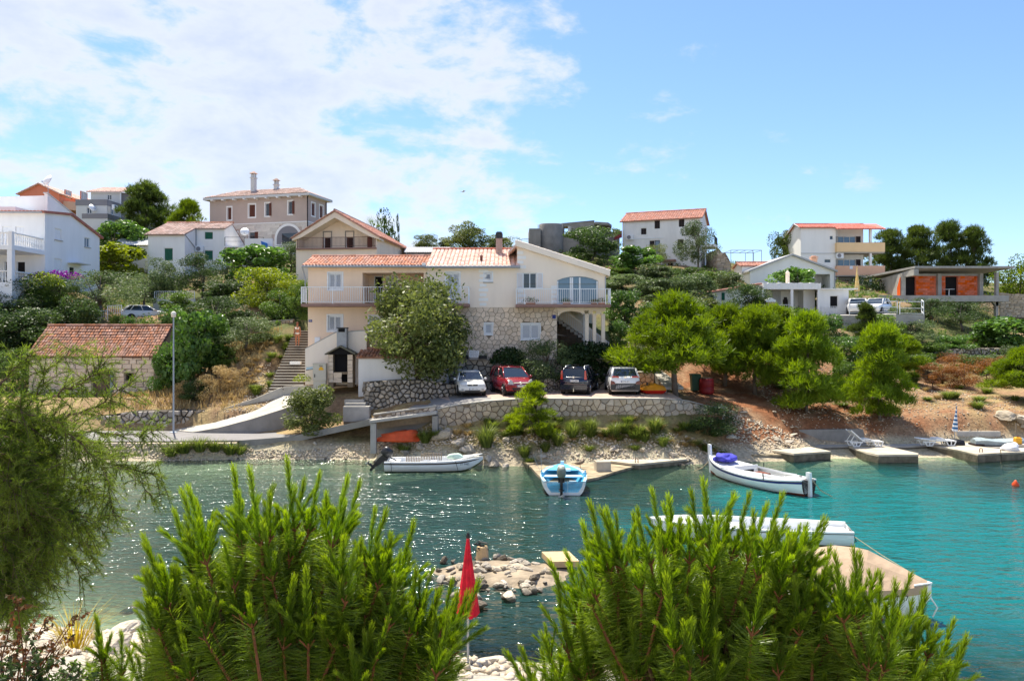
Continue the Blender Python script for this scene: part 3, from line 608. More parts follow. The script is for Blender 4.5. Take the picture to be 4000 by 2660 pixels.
def path_wall(name, label, cat, pts, m_stone, m_mortar, cell, depth, thick=.45, coping=None, cap=300, seed=1, asp=1.2, jit=.42, joint=.03, bevel=.03, group=None, vary=.5, cop_h=.07):
    """free-standing or retaining stone wall along pts = [(X,Y,zbase,ztop)], outside towards the camera"""
    base = Vector(pts[0][:2]+(0,)); root = thing(name, label, cat, (base.x, base.y, 0), 0, group)
    q = [(x-base.x, y-base.y, a, b) for x, y, a, b in pts]; cum = [0]
    for i in range(1, len(q)): cum.append(cum[-1]+math.hypot(q[i][0]-q[i-1][0], q[i][1]-q[i-1][1]))
    S = cum[-1]; X = lambda s, k: float(np.interp(s, cum, [p[k] for p in q])); zmin = min(p[2] for p in q); T = max(p[3] for p in q)-zmin
    def N(s):
        i = min(max(int(np.searchsorted(cum, s))-1, 0), len(q)-2); d = Vector((q[i+1][0]-q[i][0], q[i+1][1]-q[i][1], 0)).normalized(); return Vector((d.y,-d.x,0))
    P = lambda s, t: Vector((X(s,0), X(s,1), zmin+t))
    mb = MB(); f, bk = [], []
    for i, p in enumerate(q):
        n = (N(max(cum[i]-.01,0))+N(min(cum[i]+.01,S))).normalized(); f.append([Vector((p[0],p[1],p[2]-.5)), Vector((p[0],p[1],p[3]))]); o = -n*thick; bk.append([Vector((p[0]+o.x,p[1]+o.y,p[3])), Vector((p[0]+o.x,p[1]+o.y,p[2]-.5))])
    mb.loft([a+b for a, b in zip(f, bk)], closed=True, caps=True); mb.obj('wall', m_mortar, root, recalc=True)
    if coping:
        mb = MB(); mb.loft([[a[1]-(b[0]-a[1]).normalized()*.04+Vector((0,0,.003)), a[1]-(b[0]-a[1]).normalized()*.04+Vector((0,0,cop_h)), b[0]+Vector((0,0,cop_h)), b[0]+Vector((0,0,.003))] for a, b in zip(f, bk)], closed=True, caps=True); mb.obj('coping', coping, root, recalc=True)
    stones(root, voronoi(S, T, cell, asp, jit, seed), P, N, m_stone, depth, joint, bevel, cap, (), lambda s: X(s,3)-zmin, lambda s: X(s,2)-zmin-.1, seed, vary)
    return root
def satdish(parent, loc, r, rz, label=None, pole=.6):
    t = thing('satellite_dish', label, 'satellite dish', loc, rz) if label else None; p = t or parent
    mb = MB(); mb.lathe([(r*q, -.35*r*(1-q*q)) for q in (0.01,.3,.55,.8,1)]+[(r*q*.98, -.35*r*(1-q*q)+.02) for q in (1,.8,.55,.3,.01)], 20, (0,0,0), axis='y'); d = mb.obj('dish', M_fin, p, True, (0,0,0)); d.rotation_euler = (math.radians(-25),0,0)
    mb = MB(); mb.tube([(0,.1,-pole),(0,.1,0),(0,-.25*r,-.05)], .03, 6); mb.tube([(0,-.2,-r*.8),(0,-.75*r,-.3*r)], .018, 5); mb.box(-.05,-.85*r,-.35*r,.05,-.7*r,-.2*r); mb.obj('pole', M_steel, p)
    return t
def ac_unit(parent, loc, rz=0):
    mb = MB(); mb.box(-.42,-.32,0,.42,0,.62); a = mb.obj('air_conditioner', M_fin, parent, loc=loc, rz=rz); q = MB(); q.lathe([(.24,0),(.24,.015),(.05,.02)], 16, (-.1,-.34,.31), axis='y'); q.obj('fan_grille', M_dgray, a)
def baluster_mesh(h):
    mb = MB(); mb.lathe([(.05,0),(.05,.06*h),(.03,.1*h),(.065,.3*h),(.05,.48*h),(.026,.58*h),(.045,.8*h),(.03,.9*h),(.05,.94*h),(.05,h)], 6); return mb.mesh('baluster', M_white, True)
_bal = {}
def balustrade(parent, a, b, h=.85, gap=.22):
    if h not in _bal: _bal[h] = baluster_mesh(h-.16)
    a = Vector(a); b = Vector(b); d = b-a; n = max(2, int(d.length/gap)); mb = MB(); mb.beam(a+Vector((0,0,.04)), b+Vector((0,0,.04)), .16, .08); mb.beam(a+Vector((0,0,h-.04)), b+Vector((0,0,h-.04)), .2, .09)
    r = mb.obj('balustrade', M_white, parent)
    for i in range(n): link('baluster', _bal[h], r, a+d*((i+.5)/n)+Vector((0,0,.08)))
# ---------------------------------------------------------------- vegetation
M_leaf_oak = leafmat('leaf_oak', (.055,.078,.017), (.19,.215,.06), .34)
M_leaf_olive = leafmat('leaf_olive', (.04,.07,.022), (.155,.205,.075), .30)
M_leaf_dark = leafmat('leaf_dark', (.026,.052,.015), (.085,.135,.033), .30)
M_leaf_fig = leafmat('leaf_fig', (.035,.08,.014), (.14,.25,.045), .32, .4, .4)
M_leaf_pine = leafmat('leaf_pine', (.055,.105,.007), (.25,.335,.02), .42)
M_leaf_pined = leafmat('leaf_pine_dark', (.03,.055,.01), (.11,.15,.025), .36)
M_leaf_bush = leafmat('leaf_bush', (.045,.09,.015), (.15,.225,.04), .34)
M_leaf_dry = leafmat('leaf_dry', (.15,.05,.015), (.30,.14,.035), .30)
M_leaf_lime = leafmat('leaf_lime', (.10,.15,.012), (.30,.34,.035), .42)
M_leaf_rush = leafmat('leaf_rush', (.055,.095,.018), (.20,.24,.05), .34)
M_leaf_straw = leafmat('leaf_straw', (.30,.20,.08), (.50,.38,.18), .30)
M_leaf_ivy = leafmat('leaf_ivy', (.010,.028,.006), (.035,.07,.016), .22)
M_flower = leafmat('petal_red', (.40,.03,.05), (.55,.08,.12), .3)
M_flowerp = leafmat('petal_purple', (.20,.02,.25), (.40,.05,.45), .3)
def unit(n, rng): v = rng.normal(size=(n,3)); return v/np.linalg.norm(v, axis=1, keepdims=True)
def leaves(P, size, rng, nrm=None, asp=2.0, up=0.25, tint=None, var=.35):
    """diamond leaf faces at P; returns verts, quads, tint"""
    n = len(P); d = unit(n, rng); d[:,2] += up; d /= np.linalg.norm(d, axis=1, keepdims=True)
    q = unit(n, rng) if nrm is None else nrm+0.9*unit(n, rng); s = np.cross(d, q); s /= np.linalg.norm(s, axis=1, keepdims=True)+1e-9
    sz = size*(1+rng.uniform(-var, var, n))[:,None]; a = P-d*sz*.5; b = P+s*sz*.5/asp; c = P+d*sz*.5; e = P-s*sz*.5/asp
    V = np.stack([a,b,c,e], 1).reshape(-1,3); Fq = np.arange(4*n).reshape(-1,4); t = rng.random(n) if tint is None else tint
    return V, Fq, np.repeat(t, 4)
def lobes_in(rng, n, shape, low=.15):
    """lobe centres and radii filling a unit crown (x,y in -.5..+.5, z 0..1)"""
    C = []
    while len(C) < n:
        p = rng.uniform(-1, 1, 3); p[2] = rng.uniform(low, 1)
        w = shape(p[2]); r = math.hypot(p[0], p[1])
        if r > 1: continue
        k = r**.35; C.append((p[0]*w*.5*k/max(r,.01)*r**.3 if False else p[0]*w*.40, p[1]*w*.40, p[2]*.88))
    return np.array(C)
def tree_mesh(kind, seed):
    """unit-ish tree: crown mesh + trunk mesh, height 1, width 1 (scaled when placed)"""
    rng = np.random.default_rng(seed); pyr = random.Random(seed)
    prof = {'round': lambda z: math.sqrt(max(.05, 1-((z-.55)/.56)**2)), 'pine': lambda z: max(.12, 1.1*(1-max(0,(z-.38))/.64)**.72*min(1,(z-.05)/.26+.25)), 'ridge': lambda z: max(.16, 1.1*(1-z)**.55*min(1, z*3+.3)),
            'pinel': lambda z: max(.15, 1.12*(1-z)**.62*min(1, z*4+.4)), 'cone': lambda z: max(.1, 1.15*(1-z)**.75), 'low': lambda z: math.sqrt(max(.05, 1-(z*.85)**2)), 'umbrella': lambda z: math.sqrt(max(.06, 1-((z-.68)/.42)**2)), 'column': lambda z: max(.1, min(1, (1.02-z)*2.2))*min(1,.35+z*4)}
    spec = {'oak': ('umbrella', 34, 12500, .035, 2.0, .42, .30), 'olive': ('round', 26, 8000, .036, 3.2, .34, .25), 'dark': ('round', 24, 8500, .040, 2.0, .40, .10), 'fig': ('round', 24, 4200, .062, 1.3, .36, .12), 'bush': ('low', 22, 7000, .044, 1.8, .40, .02), 'low_olive': ('low', 22, 8000, .040, 3.0, .38, .04), 'pine': ('pine', 60, 0, .05, 6, .27, .24), 'pinel': ('pinel', 60, 0, .05, 6, .26, .06), 'young': ('pinel', 38, 0, .05, 6, .22, .03), 'ridge': ('ridge', 54, 0, .05, 6, .27, .06), 'cone': ('cone', 24, 0, .05, 6, .25, .02), 'cypress': ('column', 18, 4000, .05, 3, .5, .03), 'dry': ('low', 18, 5500, .04, 4, .42, .02)}[kind]
    pf, nl, nleaf, ls, asp, lr, low = spec; C = lobes_in(rng, nl, prof[pf], low); R = lr*(.5+.7*rng.random(nl))*.5
    if pf == 'column': R *= .5
    tl = rng.random(nl)
    if nleaf:
        k = rng.integers(0, nl, nleaf); d = unit(nleaf, rng); d[:,2] *= .85; rad = R[k]*(.55+.5*rng.random(nleaf)**.6); P = C[k]+d*rad[:,None]
        P[:,2] = np.maximum(P[:,2], .01); t = np.clip(.55*tl[k]+.45*rng.random(nleaf)+.0, 0, 1); V, Q, T = leaves(P, ls, rng, d, asp, .2, t)
    else:       # needle tufts: fans of thin blades leaning up and out
        nt = {'ridge': 1900, 'young': 1700, 'cone': 2000}.get(kind, 3000); k = rng.integers(0, nl, nt); d = unit(nt, rng); d[:,2] = np.abs(d[:,2])*.9-.22; rad = R[k]*(.45+.65*rng.random(nt)**.6); c = C[k]+d*rad[:,None]*np.array([1.05,1.05,.85])
        ax = d*.75+np.array([0,0,1.25])+.35*rng.normal(size=(nt,3)); ax /= np.linalg.norm(ax, axis=1, keepdims=True); nb = 12
        cc = np.repeat(c, nb, 0); a = np.repeat(ax, nb, 0)+.62*rng.normal(size=(nt*nb,3)); a /= np.linalg.norm(a, axis=1, keepdims=True); along = np.repeat(ax, nb, 0)*(rng.random((nt*nb,1))*.045)
        ln = .052*(.6+.8*rng.random((nt*nb,1))); s = np.cross(a, unit(nt*nb, rng)); s /= np.linalg.norm(s, axis=1, keepdims=True)+1e-9; w = .0060
        b0 = cc+along; V = np.stack([b0-s*w*.5, b0+s*w*.5, b0+a*ln+s*w*.28, b0+a*ln-s*w*.28], 1).reshape(-1,3); Q = np.arange(4*nt*nb).reshape(-1,4)
        T = np.repeat(np.clip(.45*tl[k]+.35*rng.random(nt)+.2*np.clip(d[:,2]+.3,0,1), 0, 1), nb*4)
    # trunk and limbs
    mb = MB(); th = {'oak':.30,'olive':.24,'dark':.14,'fig':.12,'pine':.32,'ridge':.3,'pinel':.12}.get(kind, .06); lean = pyr.uniform(-.05,.05); tr = .024 if kind in ('oak','pine','olive') else .017
    tips = [(C[i], R[i]) for i in rng.permutation(nl)[:14]]; fork = Vector((lean, .0, th)); mb.tube([(0,0,-.04),(lean*.4,.01,th*.5),fork], [tr*1.35,tr*1.05,tr*.9], 7)
    mid = Vector((lean*1.3, .02, th+(.92-th)*.55)); mb.tube([fork, mid, Vector((lean*.6,0,.86))], [tr*.85, tr*.5, tr*.15], 6)
    for c, r in tips:
        c = Vector(c); s = fork.lerp(mid, pyr.random()*.9); m1 = s.lerp(c, .5)+Vector((pyr.uniform(-.03,.03), pyr.uniform(-.03,.03), pyr.uniform(-.02,.04))); mb.tube([s, m1, c], [tr*.45, tr*.28, tr*.08], 5)
    return (V, Q, T), mb
KIND = {}
def get_kind(kind, leaf, bark, seed):
    key = (kind, leaf.name, seed)
    if key not in KIND:
        (V, Q, T), mb = tree_mesh(kind, seed); KIND[key] = (np_mesh('crown', V, Q, leaf, T), mb.mesh('trunk', bark, True))
    return KIND[key]
_rt = random.Random(11)
def tree(kind, leaf, x, y, h, w, label, name='tree', cat='tree', group=None, bark=None, seed=None, z=None, d=None, rz=None, crown_group=None):
    seed = _rt.randrange(3) if seed is None else seed; cm, tm = get_kind(kind, leaf, bark or M_barkg, seed+sum(map(ord, kind)))
    zz = gz(x, y)-.05 if z is None else z; t = thing(name, label, cat, (x,y,zz), _rt.uniform(0,6.28) if rz is None else rz, group)
    dd = w if d is None else d; c = link('crown', cm, t, scale=(w/.92, dd/.92, h)); c['kind'] = 'stuff'; link('trunk', tm, t, scale=(w, dd, h)); return t
def leaf_blob(name, rx, rz_, ry, n, ls, leaf, seed, flower=None, asp=1.8):
    rng = np.random.default_rng(seed); d = unit(n, rng); d[:,2] = np.abs(d[:,2]); P = d*(.35+.65*rng.random((n,1))**.5)*np.array([rx,ry,rz_]); mi = None
    V, Q, T = leaves(P, ls, rng, d, asp, .3)
    if flower: mi = (rng.random(n) < .12).astype(np.int32)
    return link(name, np_mesh(name, V, Q, [leaf]+([flower] if flower else []), T, midx=mi))
def blade_mesh(name, n, h, spread, leaf, seed, wd=.02, droop=.25):
    """tuft of upright grass or rush blades, unit radius"""
    rng = np.random.default_rng(seed); a = rng.random(n)*6.283; r = spread*.25*rng.random(n)**.5; b = np.stack([np.cos(a)*r, np.sin(a)*r, 0*a], 1); out = np.stack([np.cos(a), np.sin(a), 0*a], 1); L_ = h*(.55+.5*rng.random(n))[:,None]; lean = (.15+.85*rng.random(n))[:,None]*spread
    side = np.stack([-np.sin(a), np.cos(a), 0*a], 1)*wd*.5; m = b+out*lean*.4+np.array([0,0,1])*L_*.62; t = b+out*lean*1.05+np.array([0,0,1])*L_*(1-droop*lean/max(spread,.01))
    V = np.concatenate([np.stack([b-side, b+side, m+side*.8, m-side*.8], 1).reshape(-1,3), np.stack([m-side*.8, m+side*.8, t+side*.1, t-side*.1], 1).reshape(-1,3)]); Q = np.arange(len(V)).reshape(-1,4)
    tt = rng.random(n); return np_mesh(name, V, Q, leaf, np.concatenate([np.repeat(tt,4), np.repeat(np.clip(tt+.25,0,1),4)]))
# ---------------------------------------------------------------- the two joined houses on the quay
class Fr:                                   # local frame of a facade parallel to the picture: photo pixel -> local metres
    def __init__(s, uL, D, z0): s.D = D; s.x0 = XU(uL, D); s.z0 = z0
    def x(s, u): return XU(u, s.D)-s.x0
    def z(s, v): return ZV(v, s.D)-s.z0
    def w(s, px): return px/F*s.D
def house_peach():
    f = Fr(1203, 51, 3.2); R = thing('terraced_house', 'peach plastered left half of the two-storey house with orange barrel tile roof', 'house', (f.x0, 51, 3.2))
    Wd = f.x(1668); eave = f.z(1046); bal = f.z(1188); dep = 8.5; mb = MB()
    h1 = (f.x(1283), f.x(1336), f.z(1131), f.z(1067)); h2 = (f.x(1281), f.x(1336), f.z(1292), f.z(1232)); lg = (f.x(1416), f.x(1655), bal, f.z(1066)); h3 = (f.x(1443), f.x(1492), f.z(1294), f.z(1234))
    # front wall: openings with shallow reveals, the loggia cut separately
    us = [h1,h2,h3]; wall(mb, (0,0), (Wd,0), 0, bal, [h2,h3]); wall(mb, (0,0), (lg[0],0), bal, eave, [h1]); wall(mb, (lg[1],0), (Wd,0), bal, eave); wall(mb, (lg[0],0), (lg[1],0), lg[3], eave)
    mb.quad((0,dep,0),(0,0,0),(0,0,eave),(0,dep,eave)); mb.quad((Wd,0,0),(Wd,dep,0),(Wd,dep,eave),(Wd,0,eave)); mb.quad((Wd,dep,0),(0,dep,0),(0,dep,eave),(Wd,dep,eave))
    mb.obj('wall', M_peach, R)
    mb = MB(); a, b, z0, z1 = lg; ld = 2.3
    wall(mb, (a,ld), (b,ld), z0, z1, [(.35,.98,z0,z0+2.0),(1.15,2.0,z0+.75,z0+2.0)], 0, .1); mb.quad((a,0,z0),(a,ld,z0),(a,ld,z1),(a,0,z1)); mb.quad((b,ld,z0),(b,0,z0),(b,0,z1),(b,ld,z1)); mb.quad((a,ld,z1),(b,ld,z1),(b,0,z1),(a,0,z1)); mb.quad((a,0,z0),(b,0,z0),(b,ld,z0),(a,ld,z0))
    mb.obj('loggia', M_peach, R)
    window(R, (a,ld), (b,ld), .665, z0, .63, 2.0, 'glass', pm=M_dark, mull=0); window(R, (a,ld), (b,ld), 1.575, z0+.75, .85, 1.25, 'louver', sm=M_shut)
    for h in (h1, h2, h3): window(R, (0,0), (Wd,0), (h[0]+h[1])/2, h[2], h[1]-h[0], h[3]-h[2], 'louver', surround=.09, nl=16)
    # balcony running on along the neighbour
    bx1 = f.x(1836); mb = MB(); mb.box(-.12,-1.25,bal-.2,bx1,-.003,bal-.02); mb.obj('balcony_slab', M_balcony, R)
    railing(R, [(-.1,0,bal),(-.1,-1.2,bal),(f.x(1316),-1.2,bal),(f.x(1435),-1.2,bal),(f.x(1560),-1.2,bal),(f.x(1690),-1.2,bal),(bx1-.04,-1.2,bal),(bx1-.04,0,bal)], f.z(1126)-bal, .145, .011, top=.026)
    # eave gutter, roof
    mb = MB(); mb.box(-.25,-.42,eave,Wd,.0,eave+.06); mb.obj('soffit', M_peach, R)
    mb = MB(); mb.tube([(-.28,-.45,eave+.04),(Wd-.02,-.45,eave+.04)], .085, 8); mb.tube([(-.24,-.45,eave),(-.24,-.1,eave-.35),(-.16,-.08,eave-.7),(-.16,-.08,bal)], .05, 6); mb.obj('gutter', M_gut, R)
    sl = math.radians(17.5); es = (0, math.cos(sl), math.sin(sl)); Lr = 2.75
    tiles(R, (-.3,-.42,eave+.1), (1,0,0), es, Wd+.3, Lr, .21, .46, M_tile, 300, .065, 3, slab_m=M_tilep)
    top = Vector((-.3,-.42,eave+.1))+Vector(es)*Lr; mb = MB(); mb.prism([top,top+Vector((Wd+.3,0,0)),(Wd,dep+.3,eave+.1),(-.3,dep+.3,eave+.1)], (0,0,-.1)); mb.obj('rear_roof', M_tilep, R, recalc=True)
    ridge(R, top+Vector((0,0,.05)), top+Vector((Wd+.25,0,.05)), .10, .42, M_tile)
    # outside stair with its sloping parapet
    y = -1.0; mb = MB(); P = [(1192,1502),(1192,1364),(1311,1300),(1432,1293),(1432,1502)]; k = 50.0/51
    mb.prism([(XU(u,50)-f.x0, y, ZV(v,50)-3.2) for u, v in P], (0,.995,0)); mb.obj('stair_parapet', M_cream, R, recalc=True)
    mb = MB(); pts = [(XU(u,50)-f.x0, y-.03, ZV(v,50)-3.2+.03) for u, v in P[1:4]]
    for p, q in zip(pts[:-1], pts[1:]): mb.beam((p[0],p[1]+.2,p[2]), (q[0],q[1]+.2,q[2]), .34, .06)
    mb.obj('coping', M_concl, R)
    mb = MB(); mb.box(f.x(1230),-.07,f.z(1346),f.x(1250),-.004,f.z(1317)); mb.obj('meter_box', M_fin, R)
    mb = MB(); mb.box(f.x(1206),-.03,f.z(1258),f.x(1219),-.004,f.z(1249)); s = mb.obj('house_number', mat('sign_blue', (.01,.03,.22), .4, .03), R); text(s, '94', .14, ((f.x(1206)+f.x(1219))/2,-.034,f.z(1253.5)), FRONT, M_fin)
house_peach()
def house_cream():
    z0 = 3.4; f = Fr(1668, 51, z0); R = thing('terraced_house', 'cream right half of the house with stone-clad ground floor, arched glazing and open porch', 'house', (f.x0, 51, z0))
    W1, W2 = f.x(2020), f.x(2366); eave = f.z(1048); bal = f.z(1190); st = f.z(1201); dep = 8.5; terr = f.z(1400)
    def H(u0, u1, v1, v0): return (f.x(u0), f.x(u1), f.z(v1), f.z(v0))
    hA, hB, hC = H(1743,1794,1166,1066), H(1893,1921,1096,1066), H(2043,2096,1128,1066); gA = H(2175,2337,1190,1108)
    xs0 = f.x(2176); mb = MB(); wall(mb, (0,0), (W1,0), st, eave, [hA,hB]); wall(mb, (W1,0), (W2,0), st, f.z(1108), [(h[0]-W1,h[1]-W1,h[2],h[3]) for h in ((hC[0],hC[1],hC[2],f.z(1108)), gA)])
    # gable above v=1108 with the rest of the window and the arch
    zt = f.z(1108); pk = f.z(962); er = f.z(1074); xw0, xw1 = hC[0], hC[1]
    arch = [(gA[0], zt), (f.x(2176), f.z(1096)), (f.x(2198), f.z(1087)), (f.x(2225), f.z(1081.5)), (f.x(2256), f.z(1079.5)), (f.x(2288), f.z(1082)), (f.x(2314), f.z(1088)), (f.x(2337), f.z(1097)), (gA[1], zt)]
    slope = lambda x: pk+(er-pk)*(x-W1)/(W2-W1)
    P = lambda x, z: (x, 0, z)
    mb.poly([P(W1,zt),P(xw0,zt),P(xw0,hC[3]),P(xw0,slope(xw0)),P(W1,pk)]); mb.poly([P(xw0,hC[3]),P(xw1,hC[3]),P(xw1,slope(xw1)),P(xw0,slope(xw0))]); mb.poly([P(xw1,zt),P(gA[0],zt),P(gA[0],slope(gA[0])),P(xw1,slope(xw1)),P(xw1,hC[3])])
    for a, b in zip(arch[:-1], arch[1:]):
        if abs(b[0]-a[0]) > 1e-3: mb.quad(P(*a),P(*b),P(b[0],slope(b[0])),P(a[0],slope(a[0])))
        mb.quad(P(*a),(a[0],.16,a[1]),(b[0],.16,b[1]),P(*b))
    mb.poly([P(gA[1],zt),P(W2,zt),P(W2,er),P(gA[1],slope(gA[1]))])
    for x in (xw0, xw1): mb.quad(P(x,zt),(x,.14,zt),(x,.14,hC[3]),P(x,hC[3]))
    mb.quad(P(xw0,hC[3]),(xw0,.14,hC[3]),(xw1,.14,hC[3]),P(xw1,hC[3]))
    mb.quad((W2,0,st),(W2,dep,st),(W2,dep,er),(W2,0,er)); mb.quad((0,dep,0),(0,0,0),(0,0,eave),(0,dep,eave)); mb.poly([(W2,dep,0),(0,dep,0),(0,dep,eave),(W1,dep,pk),(W2,dep,er)]); mb.quad((xs0,dep,st),(W2,dep,st),(W2,0,st),(xs0,0,st))
    mb.poly([(W1,0,eave),(W1,dep,eave),(W1,dep,pk),(W1,0,pk)]); mb.obj('wall', M_cream, R)
    # ground floor: stone cladding on mortar
    hD, hE = H(1892,1924,1306,1263), H(2036,2109,1326,1265); mb = MB(); wall(mb, (0,0), (xs0,0), 0, st, [hD,hE]); mb.quad((xs0,0,0),(xs0,5,0),(xs0,5,st),(xs0,0,st)); mb.obj('ground_floor_wall', M_mortar, R)
    stones(R, voronoi(xs0, st-terr+.3, .31, 1.12, .42, 5), lambda s, t: Vector((s,0,terr-.3+t)), lambda s: Vector((0,-1,0)), M_stonep, .03, .026, .012, 300, [(h[0]-.03,h[1]+.03,h[2]-terr+.27,h[3]-terr+.33) for h in (hD,hE)], seed=5)
    for h, k, nl in ((hA,'louver',24),(hB,'louver',8)): window(R, (0,0), (W1,0), (h[0]+h[1])/2, h[2], h[1]-h[0], h[3]-h[2], k, surround=.09, nl=nl, sill=1 if nl == 8 else 0)
    for h, nl in ((hD,10),(hE,14)): window(R, (0,0), (W1,0), (h[0]+h[1])/2, h[2], h[1]-h[0], h[3]-h[2], 'louver', surround=.07, nl=nl)
    window(R, (0,0), (W1,0), (hC[0]+hC[1])/2, hC[2], hC[1]-hC[0], hC[3]-hC[2], 'open', nl=16)
    # corner blocks
    q = MB(); q.box(0,-.02,0,.62,.02,.20); qm = q.mesh('quoin', M_white)
    for i in range(8): link('quoin', qm, R, (f.x(1870)+(.0 if i%2 else .06), 0, st+.1+i*.31), scale=(1.0 if i%2 else .72,1,1))
    for i in range(11):
        z = st+.35+i*.31
        if not (hC[2]-.2 < z < hC[3]+.1): link('quoin', qm, R, (W1+.02, -.003, z), scale=(.9 if i%2 else .62,1,1))
    for i in range(4): link('quoin', qm, R, (f.x(2153), 0, bal+.1+i*.31), scale=(.62 if i%2 else .5,1,1))
    # arched glazing with sliding panes, the room behind it
    gl = MB(); gl.poly([(x,.13,z) for x, z in [(gA[0],bal),(gA[1],bal)]+arch[::-1]]); g = gl.obj('glazing', M_glassb, R)
    mb = MB()
    for u in (2178,2229,2236,2265,2333): mb.box(f.x(u)-.05,.06,bal,f.x(u)+.05,.12,f.z(1084 if 2190 < u < 2330 else 1098))
    mb.box(gA[0],.07,bal,gA[1],.12,bal+.08); mb.obj('glazing_frame', M_fin, R)
    # balcony and railing
    mb = MB(); bx0 = f.x(2014); mb.box(bx0,-1.1,bal-.2,f.x(2378),-.004,bal-.02); mb.obj('balcony_slab', M_balcony, R)
    rb = railing(R, [(bx0+.05,0,bal),(bx0+.05,-1.05,bal),(f.x(2049),-1.05,bal),(f.x(2153),-1.05,bal),(f.x(2258),-1.05,bal),(f.x(2358),-1.05,bal),(f.x(2376),-1.05,bal),(f.x(2376),0,bal)], .96, .135, .011, top=.024)
    for u, s in ((2072,1.0),(2210,.8),(2345,.8),(2315,.6)):
        b = tag(leaf_blob('flower_trough', .55*s, .38*s, .3, 260, .07, M_leaf_bush, u, M_flower), 'bushy potted flowers on the %s of the arched balcony' % {2072:'left end',2210:'middle',2345:'right end',2315:'right middle'}[u], 'potted plant', 'flower pots on the balcony'); b.location = (R.location.x+f.x(u), 51-.85, z0+bal+.12)
        q = MB(); q.box(-.3*s,-.12,-.14,.3*s,.12,.06); q.obj('pot', M_tile, b)
    # porch below: beam, arches and columns
    mb = MB(); ys = [(0,.32),(4.4,4.72)]
    mb.box(xs0+.003,.003,f.z(1214),W2,.34,st-.003)
    cols = [(f.x(2284),f.x(2300)),(f.x(2316),f.x(2329)),(f.x(2350),f.x(2364))]
    for a, b in cols: mb.box(a,.02,terr-1.2,b,.32,f.z(1226)-.003)
    for a, b in ((f.x(2178),cols[0][0]),(cols[0][1],cols[1][0]),(cols[1][1],cols[2][0])):      # arch heads
        n = 8; w = b-a; hh = min(.55, w*.5) if w < 1.2 else .38; zb = f.z(1226)-hh if w < 1.2 else f.z(1226)-.2
        for i in range(n):
            x0, x1 = a+w*i/n, a+w*(i+1)/n; e = lambda x: zb+hh*math.sqrt(max(0,1-((x-a)/w*2-1)**2))
            mb.add([(x0,.05,e(x0)),(x1,.05,e(x1)),(x1,.05,f.z(1214)),(x0,.05,f.z(1214)),(x0,.3,e(x0)),(x1,.3,e(x1)),(x1,.3,f.z(1214)),(x0,.3,f.z(1214))],[(0,1,2,3),(5,4,7,6),(4,5,1,0)])
    mb.obj('porch', M_cream, R)
    mb = MB(); mb.box(xs0,.02,terr-.15,W2+.6,6,terr); mb.obj('porch_floor', M_conc, R)
    # stair inside the porch, falling to the right
    mb = MB(); n = 14; xa, xb = f.x(2178), f.x(2400); zA, zB = f.z(1232), terr+.15
    for i in range(n):
        x0, x1 = xa+(xb-xa)*i/n, xa+(xb-xa)*(i+1)/n; z = zA+(zB-zA)*i/n; mb.add([(x0,3.0,z-.1),(x1,3.0,z-.1),(x1,4.1,z-.1),(x0,4.1,z-.1),(x0,3.0,z-.1),(x0,4.1,z-.1),(x0,4.1,z+.12),(x0,3.0,z+.12)], [(0,1,2,3),(4,5,6,7)])
        mb.box(x0,3.0,z-.32,x1,4.1,z-.1)
    mb.obj('porch_stair', M_conc, R)
    mb = MB(); mb.prism([(xa,4.12,zA+.1),(xb,4.12,zB+.1),(xb,4.12,zB+1.0),(xa,4.12,zA+1.15)], (0,.12,0)); mb.prism([(xa,5.6,terr),(xb+1.5,5.6,terr),(xb+1.5,5.6,terr+.6),(xa,5.6,f.z(1300))], (0,.3,0)); mb.obj('stair_parapet', M_yellow if False else M_beige, R, recalc=True)
    railing(R, [(xa,2.95,zA+.05),(xb,2.95,zB+.05)], .8, .16, .012, name='stair_railing')
    mb = MB(); mb.box(f.x(2157),-.07,f.z(1245),f.x(2171),-.034,f.z(1230)); mb.obj('wall_plaque', mat('sign_blue', (.01,.03,.22), .4, .03), R)
    mb = MB(); mb.tube([(W2-.02,-.02,er-.1),(W2-.02,-.02,bal)], .04, 6); mb.tube([(f.x(2281),-.02,f.z(1226)),(f.x(2281),-.02,terr)], .05, 6); mb.obj('downpipe', M_gut, R)
    # roofs
    sl = math.radians(18.3); es = (0, math.cos(sl), math.sin(sl)); Lr = 5.0; P0 = Vector((-.05,-.42,eave+.1))
    tiles(R, P0, (1,0,0), es, W1+.2, Lr, .27, .40, M_tilep, 300, .05, 4, slab_m=M_tiler)
    mb = MB(); mb.box(0.003,-.42,eave,W1,-.002,eave+.06); mb.obj('soffit', M_cream, R)
    mb = MB(); mb.tube([(-.1,-.47,eave+.04),(W1+.2,-.47,eave+.04)], .085, 8); mb.obj('gutter', M_gut, R)
    top = P0+Vector(es)*Lr; ridge(R, top+Vector((0,0,.05)), top+Vector((W1+.1,0,.05)), .10, .42, M_ridge)
    mb = MB(); mb.prism([top,top+Vector((W1+.2,0,0)),(W1+.15,dep+.3,eave+.3),(-.05,dep+.3,eave+.3)], (0,0,-.1)); mb.obj('rear_roof', M_tilep, R, recalc=True)
    mb = MB(); mb.prism([(-.28,-.5,eave+.02),(-.05,-.5,eave+.02),(-.05,-.5,eave+.3),(-.28,-.5,eave+.3)], (0,.3,0)); mb.obj('roof_step', M_white, R, recalc=True)
    # right-hand roof slope with its pale verge
    a = Vector((W1-.12,-.28,pk+.0)); b = Vector((W2+.25,-.28,er-.10)); mb = MB(); mb.prism([a, b, b+Vector((0,0,.32)), a+Vector((0,0,.32))], (0,dep+.5,0)); mb.obj('verge_roof', M_cream, R, recalc=True)
